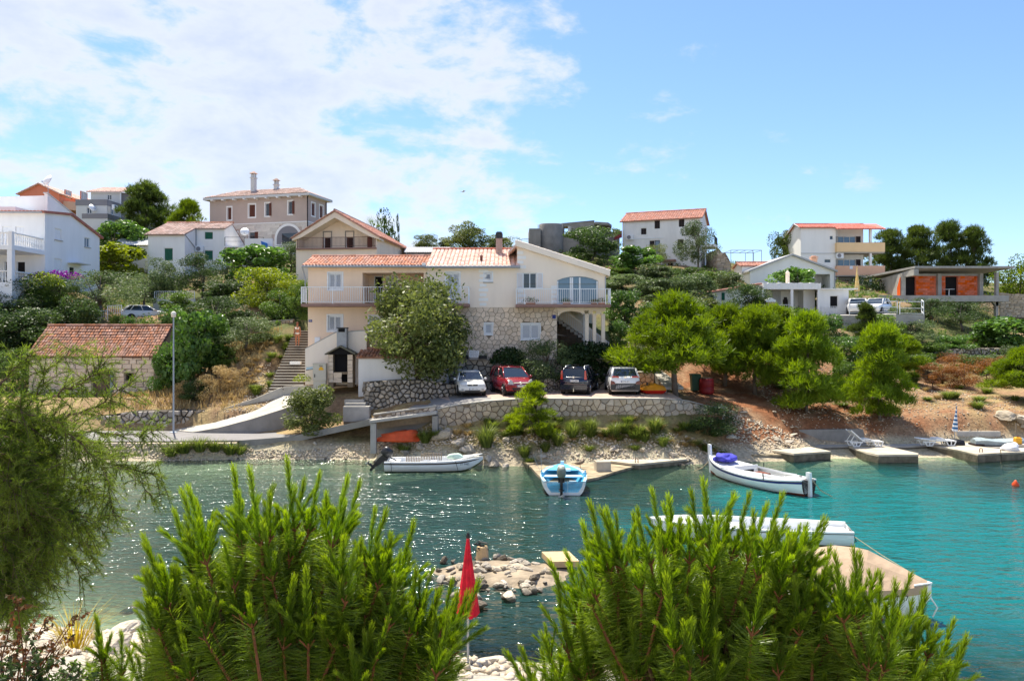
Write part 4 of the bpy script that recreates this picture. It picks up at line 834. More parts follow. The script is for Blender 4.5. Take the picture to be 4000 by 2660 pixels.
    ex = (b-a).normalized(); q = MB(); q.tube([(0,0,0),(.42,0,0)], [.085,.10], 8); qm = q.mesh('verge_tile', M_cream); n = int((b-a).length/.40)
    for i in range(n): link('verge_tile', qm, R, a+(b-a)*(i/n)+Vector((0,.1,.33)), (0, math.atan2(-ex.z, ex.x), 0))
    tiles(R, a+Vector((.1,.3,.33)), (0,1,0), (ex.x,0,ex.z), dep, (b-a).length-.2, .3, .42, M_tilep, 0, .05, 6, slab=False)
    c = Vector((f.x(1985),-.2,f.z(990))); mb = MB(); mb.prism([a+Vector((.02,0,-.05)), c, c+Vector((0,0,.12)), a+Vector((.02,0,.12))], (0,dep,0)); mb.obj('left_verge', M_tilep, R, recalc=True)
    # chimney and vent
    mb = MB(); x, y = f.x(1931)*1.06, 3.0; zc = eave+.1+(y+.42)*math.tan(sl); mb.box(x-.22,y-.2,zc-.2,x+.22,y+.2,zc+1.05); c = mb.obj('chimney', mat('chimney_render', (.34,.26,.23), .9), R)
    q = MB()
    for k in range(4): q.box(x-.25+.02*(k==3),y-.24,zc+1.05+k*.11,x+.25-.02*(k==3),y+.24,zc+1.12+k*.11)
    q.box(x-.17,y-.16,zc+1.04,x+.17,y+.16,zc+1.52); q.obj('cowl', M_blackp, c)
    mb = MB(); mb.lathe([(.09,zc-.5),(.09,zc-.05),(.14,zc-.04),(.02,zc+.1)], 8, (f.x(1878),.9,-.35)); mb.obj('vent_pipe', M_rust, R)
    return R
house_cream()
# ---------------------------------------------------------------- houses on the hillside
def house(label, x, y, z0, rz, Wd, Dp, H, m, wins=(), roof='gable_x', rise=1.5, over=.4, rm=None, cat='house', name='house', sides=None, tile=(.3,.42), fascia=None, back_h=None, base=1.5, ridge_at=.5, slab_m=None, roof_kind='tiles'):
    """rectangular house, front-left corner at (x,y); wins: (side, u_centre, z, w, h, kind, options)"""
    R = thing(name, label, cat, (x,y,z0), math.radians(rz)); S = {'f':((0,0),(Wd,0)), 'r':((Wd,0),(Wd,Dp)), 'l':((0,Dp),(0,0)), 'b':((Wd,Dp),(0,Dp))}; rm = rm or M_tiler; bh = H if back_h is None else back_h
    mb = MB(); k = {}
    for sd, (a, b) in S.items():
        hs = [hole(w[1], w[2], w[3], w[4]) for w in wins if w[0] == sd]; wall(mb, a, b, -base, min(H, bh), hs)
    lo = min(H, bh); ym = Dp*ridge_at; pk = H+rise
    if roof == 'gable_x':
        for X, flip in ((0,1),(Wd,0)):
            pts = [(X,0,lo),(X,Dp,lo),(X,Dp,bh),(X,ym,pk),(X,0,H)]; pts = [p for i, p in enumerate(pts) if i == 0 or (Vector(p)-Vector(pts[i-1])).length > 1e-4]; mb.poly(pts[::-1] if flip else pts)
        if H > lo: mb.quad((0,0,lo),(Wd,0,lo),(Wd,0,H),(0,0,H))
    elif roof == 'gable_y':
        xm = Wd*ridge_at; mb.poly([(0,0,H),(Wd,0,H),(xm,0,pk)]); mb.poly([(Wd,Dp,H),(0,Dp,H),(xm,Dp,pk)])
    mb.obj('wall', m, R)
    for w in wins:
        o = w[6] if len(w) > 6 else {}; window(R, *S[w[0]], w[1], w[2], w[3], w[4], w[5], **o)
    if roof == 'gable_x':
        for s in (0, 1):
            y0, h0 = (0, H) if s == 0 else (Dp, bh); d = Vector((0, ym-y0, pk-h0)); Ln = d.length; d.normalize(); P0 = Vector((-over if s == 0 else Wd+over, y0, h0+.08))-d*over; ex = (1,0,0) if s == 0 else (-1,0,0)
            if roof_kind == 'corr': corrugated(R, P0, ex, d, Wd+2*over, Ln+over, rm)
            else: tiles(R, P0, ex, d, Wd+2*over, Ln+over+.03, tile[0], tile[1], rm, 0, .06, s+3, slab_m=slab_m)
        if roof_kind != 'corr': ridge(R, (-over,ym,pk+.14), (Wd+over,ym,pk+.14), .12, .5, rm)
    elif roof == 'gable_y':
        xm = Wd*ridge_at
        for s in (0, 1):
            x0 = 0 if s == 0 else Wd; d = Vector((xm-x0, 0, rise)); Ln = d.length; d.normalize(); P0 = Vector((x0, Dp+over if s == 0 else -over, H+.08))-d*over; ex = (0,-1,0) if s == 0 else (0,1,0)
            if roof_kind == 'corr': corrugated(R, P0, ex, d, Dp+2*over, Ln+over, rm)
            else: tiles(R, P0, ex, d, Dp+2*over, Ln+over+.03, tile[0], tile[1], rm, 0, .06, s+3, slab_m=slab_m)
    elif roof == 'hip':
        o = over; a, b, c, d = (-o,-o,H), (Wd+o,-o,H), (Wd+o,Dp+o,H), (-o,Dp+o,H); r1, r2 = (Dp*.5, Dp*.5, pk), (Wd-Dp*.5, Dp*.5, pk)
        mb = MB(); mb.box(-o,-o,H-.28,Wd+o,Dp+o,H); mb.obj('cornice', fascia or M_concl, R)
        mb = MB(); up = Vector((0,0,.004)); V_ = [Vector(p)+up for p in (a,b,c,d,r1,r2)]; mb.add(V_, [(0,1,5,4),(1,2,5),(2,3,4,5),(3,0,4)]); rf = mb.obj('roof', rm, R)
        dd = (Vector(r1)+Vector((Wd-Dp,0,0))*0-Vector((Dp*.5,-o,H))).normalized(); Ln = (Vector((Dp*.5,Dp*.5,pk))-Vector((Dp*.5,-o,H))).length
        W2, sl = Wd+2*o, (Dp*.5+o)/Ln
        tiles(rf, (-o,-o,H+.01), (1,0,0), dd, W2, Ln, tile[0], tile[1], rm, 0, .05, 9, slab=False, skip=lambda s, t: s < t*sl+.1 or s > W2-t*sl-.1)
    elif roof == 'flat':
        mb = MB(); mb.box(-over,-over,H,Wd+over,Dp+over,H+.25); mb.obj('roof', fascia or m, R)
    return R
# stone and plaster villa with brown shutters
vs = dict(fm=M_white, sm=M_shutb, surround=.14, sur_m=M_white)
u_ = lambda u: (u-820)/377*13.0
R = house('large taupe villa with brown shutters, stone-faced ground floor and two roof chimneys', -36.1, 93.7, 15.7, -15, 13.0, 4.4, 7.4, M_taupe,
  [('f',u_(898),4.75,.55,1.5,'solid',vs),('f',u_(986),4.95,.85,1.5,'solid',vs),('f',u_(1045),5.0,.5,1.5,'right_open',dict(vs)),('f',u_(1132),5.1,.5,1.5,'right_open',dict(vs)),('r',1.3,5.0,.8,1.5,'solid',vs),('r',3.2,5.0,.8,1.5,'solid',vs),
   ('f',u_(918),1.9,.8,1.35,'solid',vs),('f',u_(986),1.7,.75,1.5,'right_open',vs)], 'hip', 1.15, .55, M_tileg, fascia=M_lgray)
def villa_extras(R):
    mb = MB(); mb.box(-.04,-.06,4.12,13.04,.0-.004,4.24); mb.box(13.004,-.06,4.12,13.06,4.4,4.24); mb.obj('string_course', M_white, R)
    ax = u_(1125); hl = [(u_(905),u_(932),1.8,3.4),(u_(968),u_(1000),1.6,3.3)]
    inA = lambda s, t: abs(s-ax) < 1.75 and t < 2.3+math.sqrt(max(0,1.7**2-min(abs(s-ax),1.7)**2)) and t > .4
    pol = [p for p in courses(13.0, 4.1, .3, .42, .5, 1.0, 4, .0) if not inA(sum(q[0] for q in p)/4, sum(q[1] for q in p)/4)]
    stones(R, pol, lambda s, t: Vector((s,0,t)), lambda s: Vector((0,-1,0)), M_ashlar, .03, .012, .006, 300, hl, vary=.1, name='ashlar')
    stones(R, courses(4.4, 4.1, .3, .42, .5, 1.0, 8, .0), lambda s, t: Vector((13.0,s,t)), lambda s: Vector((1,0,0)), M_ashlar, .03, .012, .006, 60, vary=.1, name='ashlar')
    # arched loggia: ring, dark recess, balustrade
    mb = MB(); n = 18
    for i in range(n):
        a0, a1 = math.pi*i/n, math.pi*(i+1)/n; q = [(ax+r*math.cos(a), -.05, 2.25+r*math.sin(a)) for r, a in ((1.5,a0),(1.78,a0),(1.78,a1),(1.5,a1))]; mb.prism(q, (0,.3,0))
    for s in (-1, 1): mb.box(ax+s*1.5,-.05,.4,ax+s*1.78,.25,2.25)
    mb.box(ax-1.9,-.12,.2,ax+1.9,.2,.42); mb.obj('arch_surround', M_white, R, recalc=True)
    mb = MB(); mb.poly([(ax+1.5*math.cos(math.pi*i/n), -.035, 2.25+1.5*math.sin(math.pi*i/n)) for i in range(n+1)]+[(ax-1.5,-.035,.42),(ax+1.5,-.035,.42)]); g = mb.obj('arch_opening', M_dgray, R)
    mb = MB(); mb.box(ax-.8,-.045,.42,ax+1.2,-.037,2.9); mb.obj('loggia_window', M_glass, g)
    q = MB(); q.box(-.07,-.05,0,.07,.05,1.05); qm = q.mesh('baluster', M_white)
    rl = MB(); rl.box(ax-1.5,-.2,1.5,ax+1.5,-.06,1.62); rr = rl.obj('balustrade', M_white, R)
    for i in range(13): link('baluster', qm, rr, (ax-1.38+i*.23,-.13,.42))
    for x, y, h, s in ((4.9,1.6,2.45,.25),(7.6,2.2,1.6,.23)):
        mb = MB(); mb.box(x-s,y-s,7.4,x+s,y+s,7.4+h); mb.box(x-s-.08,y-s-.08,7.4+h,x+s+.08,y+s+.08,7.5+h)
        for i in (-1,1):
            for j in (-1,1): mb.box(x+i*(s-.08)-.06,y+j*(s-.08)-.06,7.5+h,x+i*(s-.08)+.06,y+j*(s-.08)+.06,7.95+h)
        c = mb.obj('chimney', M_lgray, R); q = MB(); z = 7.95+h; e = s+.14; q.add([(x-e,y-e,z),(x+e,y-e,z),(x+e,y+e,z),(x-e,y+e,z),(x-e*.2,y,z+.3),(x+e*.2,y,z+.3)],[(0,1,5,4),(1,2,5),(2,3,4,5),(3,0,4),(3,2,1,0)]); q.obj('cowl', M_tileg, c)
    mb = MB(); mb.tube([(13.05,-.1,7.1),(13.05,-.1,0)], .06, 6); mb.tube([(13.06,4.3,7.1),(13.06,4.3,0)], .07, 6); mb.obj('downpipe', M_shutd, R)
    mb = MB()
    for i in range(9): mb.box(.6+i*1.45,-.7,6.95,.8+i*1.45,-.02,7.11)
    mb.obj('rafter_ends', M_white, R)
villa_extras(R)
# white house with green shutters: two joined blocks under one roof
def green_house():
    x0 = XU(578,82); R = thing('house', 'white house with dark green shutters and faded tile roof below the villa', 'house', (x0,82,12.4)); X = lambda u, D=82: XU(u,D)-x0; z = lambda v, D=82: ZV(v,D)-12.4
    w1 = X(722); e1 = z(916); y2 = 2.85; xa, xb = X(722), XU(877,84.85)-x0; e2 = z(893,84.85); pk = e2+.85; yr = 5.2; g = dict(fm=M_white, sm=M_shutg)
    mb = MB(); wl = [hole(X(658), z(1021), .93, 1.4)]; wall(mb, (0,0), (w1,0), -1.5, e1, wl)
    wr = [hole(X(815,84.85)-xa, z(936,84.85), .95, .85), hole(X(815,84.85)-xa, z(1018,84.85), .95, 1.12)]; wall(mb, (xa,y2), (xb,y2), -1.5, e2, wr)
    mb.poly([(w1,0,-1.5),(w1,y2,-1.5),(w1,y2,e2),(w1,0,e1)]); mb.poly([(0,9,-1.5),(0,0,-1.5),(0,0,e1),(0,yr,pk),(0,9,e1)]); mb.poly([(xb,y2,-1.5),(xb,9,-1.5),(xb,9,e1),(xb,yr,pk),(xb,y2,e2)]); mb.obj('wall', M_white, R)
    window(R, (0,0), (w1,0), X(658), z(1021), .93, 1.4, 'solid', **g); window(R, (xa,y2), (xb,y2), X(815,84.85)-xa, z(936,84.85), .95, .85, 'solid', **g); window(R, (xa,y2), (xb,y2), X(815,84.85)-xa, z(1018,84.85), .95, 1.12, 'solid', **g)
    d = Vector((0,yr,pk-e1)); Ln = d.length; d.normalize(); tiles(R, Vector((-.3,0,e1+.06))-d*.3, (1,0,0), d, w1+.35, Ln+.3, .3, .45, M_tileg, 0, .055, 2)
    d2 = Vector((0,yr-y2,pk-e2)); L2 = d2.length; d2.normalize(); tiles(R, Vector((xa,y2,e2+.06))-d2*.25, (1,0,0), d2, xb-xa+.15, L2+.25, .3, .45, M_tileg, 0, .055, 5); ridge(R, (-.3,yr,pk+.12), (xb+.15,yr,pk+.12), .11, .5, M_tile)
    mb = MB(); mb.prism([(xb+.02,yr,pk),(xb+.02,9.2,e1+.06),(xb+.02,9.2,e1-.1),(xb+.02,yr,pk-.15)], (-4,0,0)); mb.obj('rear_roof', M_tileg, R, recalc=True)
    window(R, (xb,y2), (xb,9), 2.2, z(958,86.5), .75, 1.65, 'solid', **g); ac_unit(R, (xa+.5,y2-.02,z(985,84.85)))
    mb = MB(); zt = z(962,84.85); xt = XU(958,84.85)-x0; mb.box(xb+.005,y2-.2,zt-.16,xt,9,zt); mb.box(xt-.25,y2-.1,-1.5,xt,y2+.2,zt-.16); mb.box(xt,y2-.2,-1.5,xt+3,y2+.1,zt+.8); mb.obj('terrace', M_white, R)
    railing(R, [(xb+.1,y2-.15,zt),(xt,y2-.15,zt),(xt+2.0,y2-.15,zt)], .95, 9, .02, M_iron, mid=.5, low=.5); railing(R, [(XU(857,82)-x0,y2-2,z(1052)),(xb+1,y2-2,z(1052))], .75, 9, .02, M_iron, low=.35)
    mb = MB(); mb.tube([(xa+.05,y2-.06,e2),(xa+.05,y2-.06,0)], .06, 6); mb.tube([(xa+.02,.05,e1-.05),(xa+.04,y2-.1,z(960))], .05, 6); mb.obj('downpipe', M_gut, R)
green_house()
t = satdish(None, W(956,905,87), .5, .2, 'large mesh satellite dish beside the green door of the white house', 1.6)
mb = MB(); p = [W(1006,938,85),W(1042,950,84),W(1050,975,84),W(1030,972,84.5)]; p2 = [Vector(q)+Vector((0,.5,.1)) for q in p]; mb.prism([q-p[0] for q in p], (.03,.08,.0)); o = mb.obj('awning', mat('blue_cloth', (.03,.17,.55), .8, .15, 4), None, loc=p[0], recalc=True); tag(o, 'bright blue cloth hung out below the arch of the villa', 'cloth')
# small white hut with a green shutter
R = house('small white hut with one green shutter and rippled grey roof', XU(455,84), 84, 13.2, 0, 3.9, 4, ZV(955,84)-13.2, M_white, [('f',1.7,ZV(992,84)-13.2,.95,1.05,'solid',dict(fm=M_white,sm=M_shutg))], 'gable_x', .8, .5, M_lgray, roof_kind='corr')
# white house at the left edge with balconies
def white_left():
    x1 = -38.7; x0 = -52.0; R = thing('house', 'white house with balustraded balconies and red roof edge at the left', 'house', (x0,65,11.0)); Wd = x1-x0; Z = lambda v, D: ZV(v,D)-11.0
    hf, hr, hb = 5.95, 6.3, 5.0; yr = 3.8; yb = 8.6; mb = MB(); sh = dict(fm=M_white, sm=M_shut); Y = lambda u: 38.7*F/(2000-u)-65
    ws = [('r',(Y(215)+Y(240))/2,3.9,1.0,.95),('r',(Y(331)+Y(350))/2,3.8,.9,.85),('r',(Y(212)+Y(240))/2,1.1,1.1,1.2),('r',(Y(273)+Y(292))/2,-.2,.9,2.0)]
    wall(mb, (Wd,0), (Wd,yb), -2, 5.0, [hole(*w[1:]) for w in ws]); mb.poly([(Wd,0,5.0),(Wd,yb,5.0),(Wd,yr,hr),(Wd,0,hf)])
    fw = [hole(Wd-3.2,2.9,.75,1.9),hole(Wd-2.1,2.9,.75,1.9),hole(Wd-3.0,-.1,.7,2.0),hole(Wd-2.0,-.1,.7,2.0)]; wall(mb, (0,0), (Wd,0), -2, hf, fw); mb.poly([(0,yb,-2),(0,0,-2),(0,0,hf),(0,yr,hr),(0,yb,hb)]); mb.poly([(Wd,yb,-2),(0,yb,-2),(0,yb,5),(Wd,yb,5)]); mb.obj('wall', M_coldwhite, R)
    S = ((Wd,0),(Wd,yb)); window(R, *S, *ws[0][1:], 'solid', sill=.01, **sh); window(R, *S, *ws[1][1:], 'glass', sill=.01, pm=M_glassb); window(R, *S, *ws[2][1:], 'solid', **sh); window(R, *S, *ws[3][1:], 'glass', pm=M_glass, mull=0)
    for i in (0,1): window(R, (0,0), (Wd,0), Wd-3.2+i*1.1, 2.9, .75, 1.9, 'solid', **sh); window(R, (0,0), (Wd,0), Wd-3.0+i, -.1, .7, 2.0, 'glass', pm=M_dark, mull=0)
    yB = -4.3; zb = 2.72; mb = MB(); mb.box(0,yB,zb-.3,Wd,-.004,zb); mb.box(Wd-.4,yB+.02,-2,Wd-.02,yB+.4,zb-.3); mb.box(Wd-4.4,yB+.02,-2,Wd-4.0,yB+.4,zb-.3); mb.box(0,yB,-2,Wd,-.01,-.2); mb.obj('balcony', M_coldwhite, R)
    mb = MB(); mb.box(Wd-.33,yB+.04,zb,Wd-.03,yB+.34,zb+1.12); mb.obj('balcony_pillar', M_white, R)
    balustrade(R, (Wd-.15,yB+.35,zb), (Wd-.15,-.1,zb), 1.05, .24); balustrade(R, (Wd-5,yB+.15,zb), (Wd-.35,yB+.15,zb), 1.05, .24); balustrade(R, (Wd-.2,yB+.45,-.2), (Wd-.2,-.1,-.2), 1.0, .24); balustrade(R, (Wd-4.0,yB+.15,-.2), (Wd-.45,yB+.15,-.2), 1.0, .24); balustrade(R, (Wd+.2,.2,-.3), (Wd+.2,7,-.3), .9, .26)
    d = Vector((0,yr,hr-hf)); Ln = d.length; d.normalize(); tiles(R, Vector((-.3,0,hf+.06))-d*.4, (1,0,0), d, Wd+.45, Ln+.4, .3, .42, M_tiler, 0, .07, 3); d = Vector((0,yr-yb,hr-hb)); Ln = d.length; d.normalize(); tiles(R, Vector((Wd+.15,yb,hb+.06))-d*.4, (-1,0,0), d, Wd+.45, Ln+.4, .3, .42, M_tiler, 0, .07, 4)
    mb = MB()
    for a, b in (((Wd+.1,-.4,hf+.0),(Wd+.1,yr,hr+.08)),((Wd+.1,yr,hr+.08),(Wd+.1,yb+.4,hb-.06))): mb.beam(a, b, .16, .2)
    mb.obj('verge', M_ridge, R); mb = MB(); mb.box(-.3,-.45,hf-.1,Wd,-.3,hf+.02); mb.obj('gutter', M_gut, R)
    mb = MB(); mb.box(Wd+.003,Y(273)-.4,2.05,Wd+.9,Y(292)+1.0,2.14); mb.obj('door_canopy', M_lgray, R)
    return R
white_left()
def upper_white():
    x1 = -45.0; R = thing('house', 'tall white house with a long sloping parapet behind the balconied house', 'house', (-62,76,14)); Wd = 17.0; mb = MB(); a, b = 6.5, 4.65
    mb.prism([(Wd,0,-2),(Wd,6,-2),(Wd,6,b),(Wd,0,a)], (-.3,0,0)); mb.prism([(0,0,-2),(Wd-.31,0,-2),(Wd-.31,0,6.3),(Wd-4.7,0,6.2),(Wd-8,0,7.4),(0,0,7.4)], (0,.3,0)); mb.prism([(0,5.7,-2),(Wd-.31,5.7,-2),(Wd-.31,5.7,b-.2),(0,5.7,b-.2)], (0,.3,0)); mb.obj('wall', M_coldwhite, R, recalc=True)
    mb = MB(); mb.prism([(Wd+.06,-.1,a),(Wd+.06,6.1,b),(Wd+.06,6.1,b+.12),(Wd+.06,-.1,a+.12)], (-.42,0,0)); mb.obj('parapet_cap', M_lgray, R, recalc=True)
    mb = MB(); mb.prism([(3,-3.2,4.2),(Wd-1.1,-3.2,4.2),(Wd-1.1,-.01,4.2),(3,-.01,4.2)], (0,0,.5)); mb.prism([(3,-3.4,4.7),(Wd-3.2,-3.4,4.7),(Wd-6,-1.6,5.3),(3,-1.6,5.3)], (0,0,.12)); mb.box(Wd-4.3,-3.15,1,Wd-3.9,-2.8,4.2); mb.obj('porch', M_coldwhite, R, recalc=True)
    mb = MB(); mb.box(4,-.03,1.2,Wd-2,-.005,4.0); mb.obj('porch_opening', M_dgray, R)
upper_white()
satdish(None, W(184,706,76.3), .62, -.5, 'round satellite dish on a tall pole above the sloping white parapet', 1.9)
R = house('orange gabled house behind the white one, with a pale half-round balcony', XU(78,106), 106, 18, 0, XU(232,106)-XU(78,106), 12, ZV(757,106)-18, M_orange, [('r',2.2,ZV(775,108)-18,1.5,1.1,'glass',dict(pm=M_curtain)),('r',6.2,ZV(785,112)-18,1.7,1.3,'glass',dict(pm=M_curtain))], 'gable_y', 1.3, .4, M_tilep, fascia=M_white)
mb = MB(); n = 10; Wd = XU(232,106)-XU(78,106); z = ZV(825,108)-18; mb.prism([(Wd+.01,.8,z),(Wd+.01,5.0,z)]+[(Wd+.2+1.5*math.sin(math.pi*i/n),2.9+2.1*math.cos(math.pi*i/n),z) for i in range(n+1)], (0,0,1.15)); mb.obj('balcony', M_salmon, R, recalc=True)
# grey house with stepped terraces
def grey_house():
    x0 = XU(297,98); R = thing('house', 'stepped grey house with darker parapet bands beside the orange one', 'house', (x0,98,17.5)); X = lambda u, D: XU(u,D)-x0; z = lambda v, D: ZV(v,D)-17.5
    a = X(418,98); b = X(470,101.5)-.2; mb = MB(); hw = [hole(1.75,z(838,98),.6,.8)]
    def block(u0, u1, D, v, y1, ws=(), wr=()): xx0, xx1 = X(u0,D), X(u1,D); y = D-98; wall(mb, (xx0,y), (xx1,y), -2, z(v,D), ws); wall(mb, (xx1,y), (xx1,y1), -2, z(v,D), wr); mb.quad((xx0,y1,-2),(xx0,y,-2),(xx0,y,z(v,D)),(xx0,y1,z(v,D))); mb.quad((xx0,y,z(v,D)),(xx1,y,z(v,D)),(xx1,y1,z(v,D)),(xx0,y1,z(v,D))); return xx0, xx1, y
    m1 = block(297,418,98,803,3.6,[hole(1.65,z(835,98),.6,.75)],[hole(1.3,z(840,99.5),.75,1.0)]); u1 = block(322,420,95.5,848,2.4); m2 = block(355,470,101.6,752,9,[hole(2.4,z(782,101.6),.55,.7)],[hole(2.0,z(850,104),.8,1.0)]); mb.obj('wall', M_lgray, R)
    mb = MB()
    for (xx0, xx1, y), v, D, hh, y1 in ((m1,780,98,.75,3.5),(u1,835,95.5,.6,2.3)): zz = z(v,D); mb.box(xx0-.05,y-.05,zz-hh,xx1+.05,y1,zz)
    mb.obj('parapet', M_dgray, R)
    window(R, (m1[0],0), (m1[1],0), 1.65, z(835,98), .6, .75, 'glass'); window(R, (m2[0],3.6), (m2[1],3.6), 2.4, z(782,101.6), .55, .7, 'glass'); window(R, (m1[1],0), (m1[1],3.6), 1.3, z(840,99.5), .75, 1.0, 'glass', pm=M_glassb); ac_unit(R, (m1[1]+.5,.6,z(818,98)), 1.57)
    d = Vector((0,4,1.2)).normalized(); tiles(R, (m2[0]-.4,3.2,z(752,101.6)+.05), (1,0,0), d, m2[1]-m2[0]+3.2, 4.5, .3, .42, M_tilep, 0, .05, 2); mb = MB(); mb.prism([(m2[1]+.005,3.7,-2),(m2[1]+2.6,5.0,-2),(m2[1]+2.6,5.0,z(752,101.6)),(m2[1]+.005,3.7,z(752,101.6))], (0,3,0)); mb.obj('side_wing', M_dgray, R, recalc=True)
    mb = MB(); mb.tube([(m2[1]+.1,3.5,z(752,101.6)),(m2[1]+.1,3.5,-2)], .08, 6); mb.obj('downpipe', M_fin, R)
grey_house()
satdish(None, W(362,812,97.5), .5, 1.1, 'thin tilted dish in front of the grey house terrace', .9)
# beige gable house behind the quay house
def beige_gable():
    rz = -6.4; W_ = 7.7; x, y = -12.4-W_*math.cos(math.radians(6.4)), 72+W_*math.sin(math.radians(6.4)); z0 = 9.2; R = thing('house', 'beige gable house with a recessed balcony and two dark doors under the red roof', 'house', (x,y,z0), math.radians(rz)); Dp = 13.5
    e = ZV(923,72.6)-z0; pk = ZV(826,72.4)-z0; fl = ZV(968,72.4)-z0; xm = W_*.49; rec = 1.3; mb = MB()
    wall(mb, (0,0), (W_,0), -2, fl); wall(mb, (W_,0), (W_,Dp), -2, e); mb.quad((0,Dp,-2),(0,0,-2),(0,0,e),(0,Dp,e)); mb.poly([(W_,Dp,-2),(0,Dp,-2),(0,Dp,e),(xm,Dp,pk),(W_,Dp,e)])
    hd = [hole(2.55,fl,.7,1.62),hole(4.7,fl,.7,1.62)]; wall(mb, (0,rec), (W_,rec), fl, e, hd); mb.poly([(0,rec,e),(W_,rec,e),(xm,rec,pk)]); mb.quad((0,0,fl),(W_,0,fl),(W_,rec,fl),(0,rec,fl))
    for X0, X1 in ((0,.25),(W_-.25,W_)): wall(mb, (X0,0), (X1,0), fl, e); mb.quad((X1,0,fl),(X1,rec,fl),(X1,rec,e),(X1,0,e)) if X0 == 0 else mb.quad((X0,rec,fl),(X0,0,fl),(X0,0,e),(X0,rec,e))
    mb.obj('wall', M_beige, R)
    for c in (2.55,4.7): window(R, (0,rec), (W_,rec), c, fl, .7, 1.62, 'glass', pm=M_dark, mull=0, surround=.1, sur_m=M_concd)
    mb = MB()                              # deep plastered verge beam of the gable front
    for s in (0, 1):
        xe = -.3 if s == 0 else W_+.3; ze = e-.12; sl = (pk-ze)/(xm-xe); P = [(xe,-.25,ze-.1),(xm,-.25,pk-.08),(xm,-.25,pk-.62),(xe+(.9 if s == 0 else -.9),-.25,ze+.0),(xe,-.25,ze-.3)]; mb.prism(P if s == 0 else P, (0,rec+.2,0))
    mb.obj('verge', M_beige, R, recalc=True)
    for s in (0, 1):
        x0 = 0 if s == 0 else W_; d = Vector((xm-x0, 0, pk-e)); Ln = d.length; d.normalize(); P0 = Vector((x0, Dp+.4 if s == 0 else -.35, e+.05))-d*.45; tiles(R, P0, (0,-1,0) if s == 0 else (0,1,0), d, Dp+.75, Ln+.48, .3, .42, M_tileo if s == 0 else M_tiler, 0, .07, s+8)
    ridge(R, (xm,-.3,pk+.12), (xm,Dp,pk+.12), .12, .5, M_tileg)
    railing(R, [(.15,-.1,fl),(2.6,-.1,fl),(5.0,-.1,fl),(W_-.15,-.1,fl)], .95, .12, .011, M_rust, top=.022, low=.12); mb = MB(); mb.box(.05,-.25,fl-.16,W_-.02,-.004,fl-.02); mb.obj('balcony_slab', M_balcony, R)
    mb = MB(); mb.box(W_-1.0,.3,fl,W_-.55,.35,fl+1.0); mb.obj('door_leaf', M_shutb, R)
beige_gable()
R = house('low shed with grey corrugated roof in the gap behind the roof ridge', XU(1590,80), 80, 11.2, 0, 4.0, 3, ZV(985,80)-11.2, M_dgray, [('f',2.9,.7,.7,1.6,'solid',dict(fm=M_dgray,sm=M_shutd))], 'gable_x', .6, .3, M_gray, roof_kind='corr')
# rough concrete building shell with a round tower
def bunker():
    x0 = XU(2067,95); R = thing('building_shell', 'unfinished grey concrete building with a rounded tower on the ridge', 'building', (x0,95,16.2)); X = lambda u, D=95: XU(u,D)-x0; z = lambda v, D=95: ZV(v,D)-16.2
    mb = MB(); mb.box(0,0,-2.5,X(2112),5,z(893)); wall(mb, (X(2195),1.0), (X(2320),-.6), -2.5, z(868), [hole(.75,z(912),.9,.95)], 0, .3); mb.quad((X(2320),-.6,-2.5),(X(2320),6,-2.5),(X(2320),6,z(868)),(X(2320),-.6,z(864))); mb.quad((X(2320),-.6,z(864)),(X(2320),6,z(868)),(X(2195),6,z(868)),(X(2195),1,z(868))); mb.obj('wall', M_concd, R)
    mb = MB(); mb.lathe([(1.45,-2.5),(1.45,z(872)),(1.3,z(872)+.05)], 28, (X(2155),1.0,0)); mb.obj('round_tower', M_concd, R, True, loc=(0,.5,0)).scale = (1,.5,1)
    mb = MB(); mb.box(X(2320)+.3,.5,-2.5,X(2400),6,z(905)); mb.prism([(X(2322),-.8,z(880)),(X(2372),-1.0,z(884)),(X(2392),.6,z(886)),(X(2400),5,z(890)),(X(2322),5,z(884))], (0,0,.3)); mb.box(X(2400)+.0,1.0,-2.5,X(2425),1.4,z(893)); mb.obj('side_rooms', M_concd, R)
    mb = MB(); g = [(X(2220)+i*.42,.6-.1*i,z(911)) for i in range(2)]
    for p in g: mb.box(p[0],p[1],p[2],p[0]+.38,p[1]+.05,p[2]+.92)
    mb.obj('boarded_window', M_lgray, R)
    mb = MB(); mb.prism([(X(2400),-.4,z(938)),(X(2428),-.4,z(930)),(X(2428),-.4,z(903)),(X(2395),-.4,z(912))], (0,.08,0)); mb.obj('red_sheet', mat('red_sheet', (.22,.03,.035), .8, .2, 3), R, recalc=True)
    mb = MB()
    for u in (2102,2107,2135): mb.box(X(u),.6,z(893),X(u)+.06,.66,z(876))
    mb.obj('rebar', M_iron, R)
    railing(R, [(X(2038),.5,z(960)),(0-.02,.5,z(958))], .85, .16, .012, M_iron)
bunker()
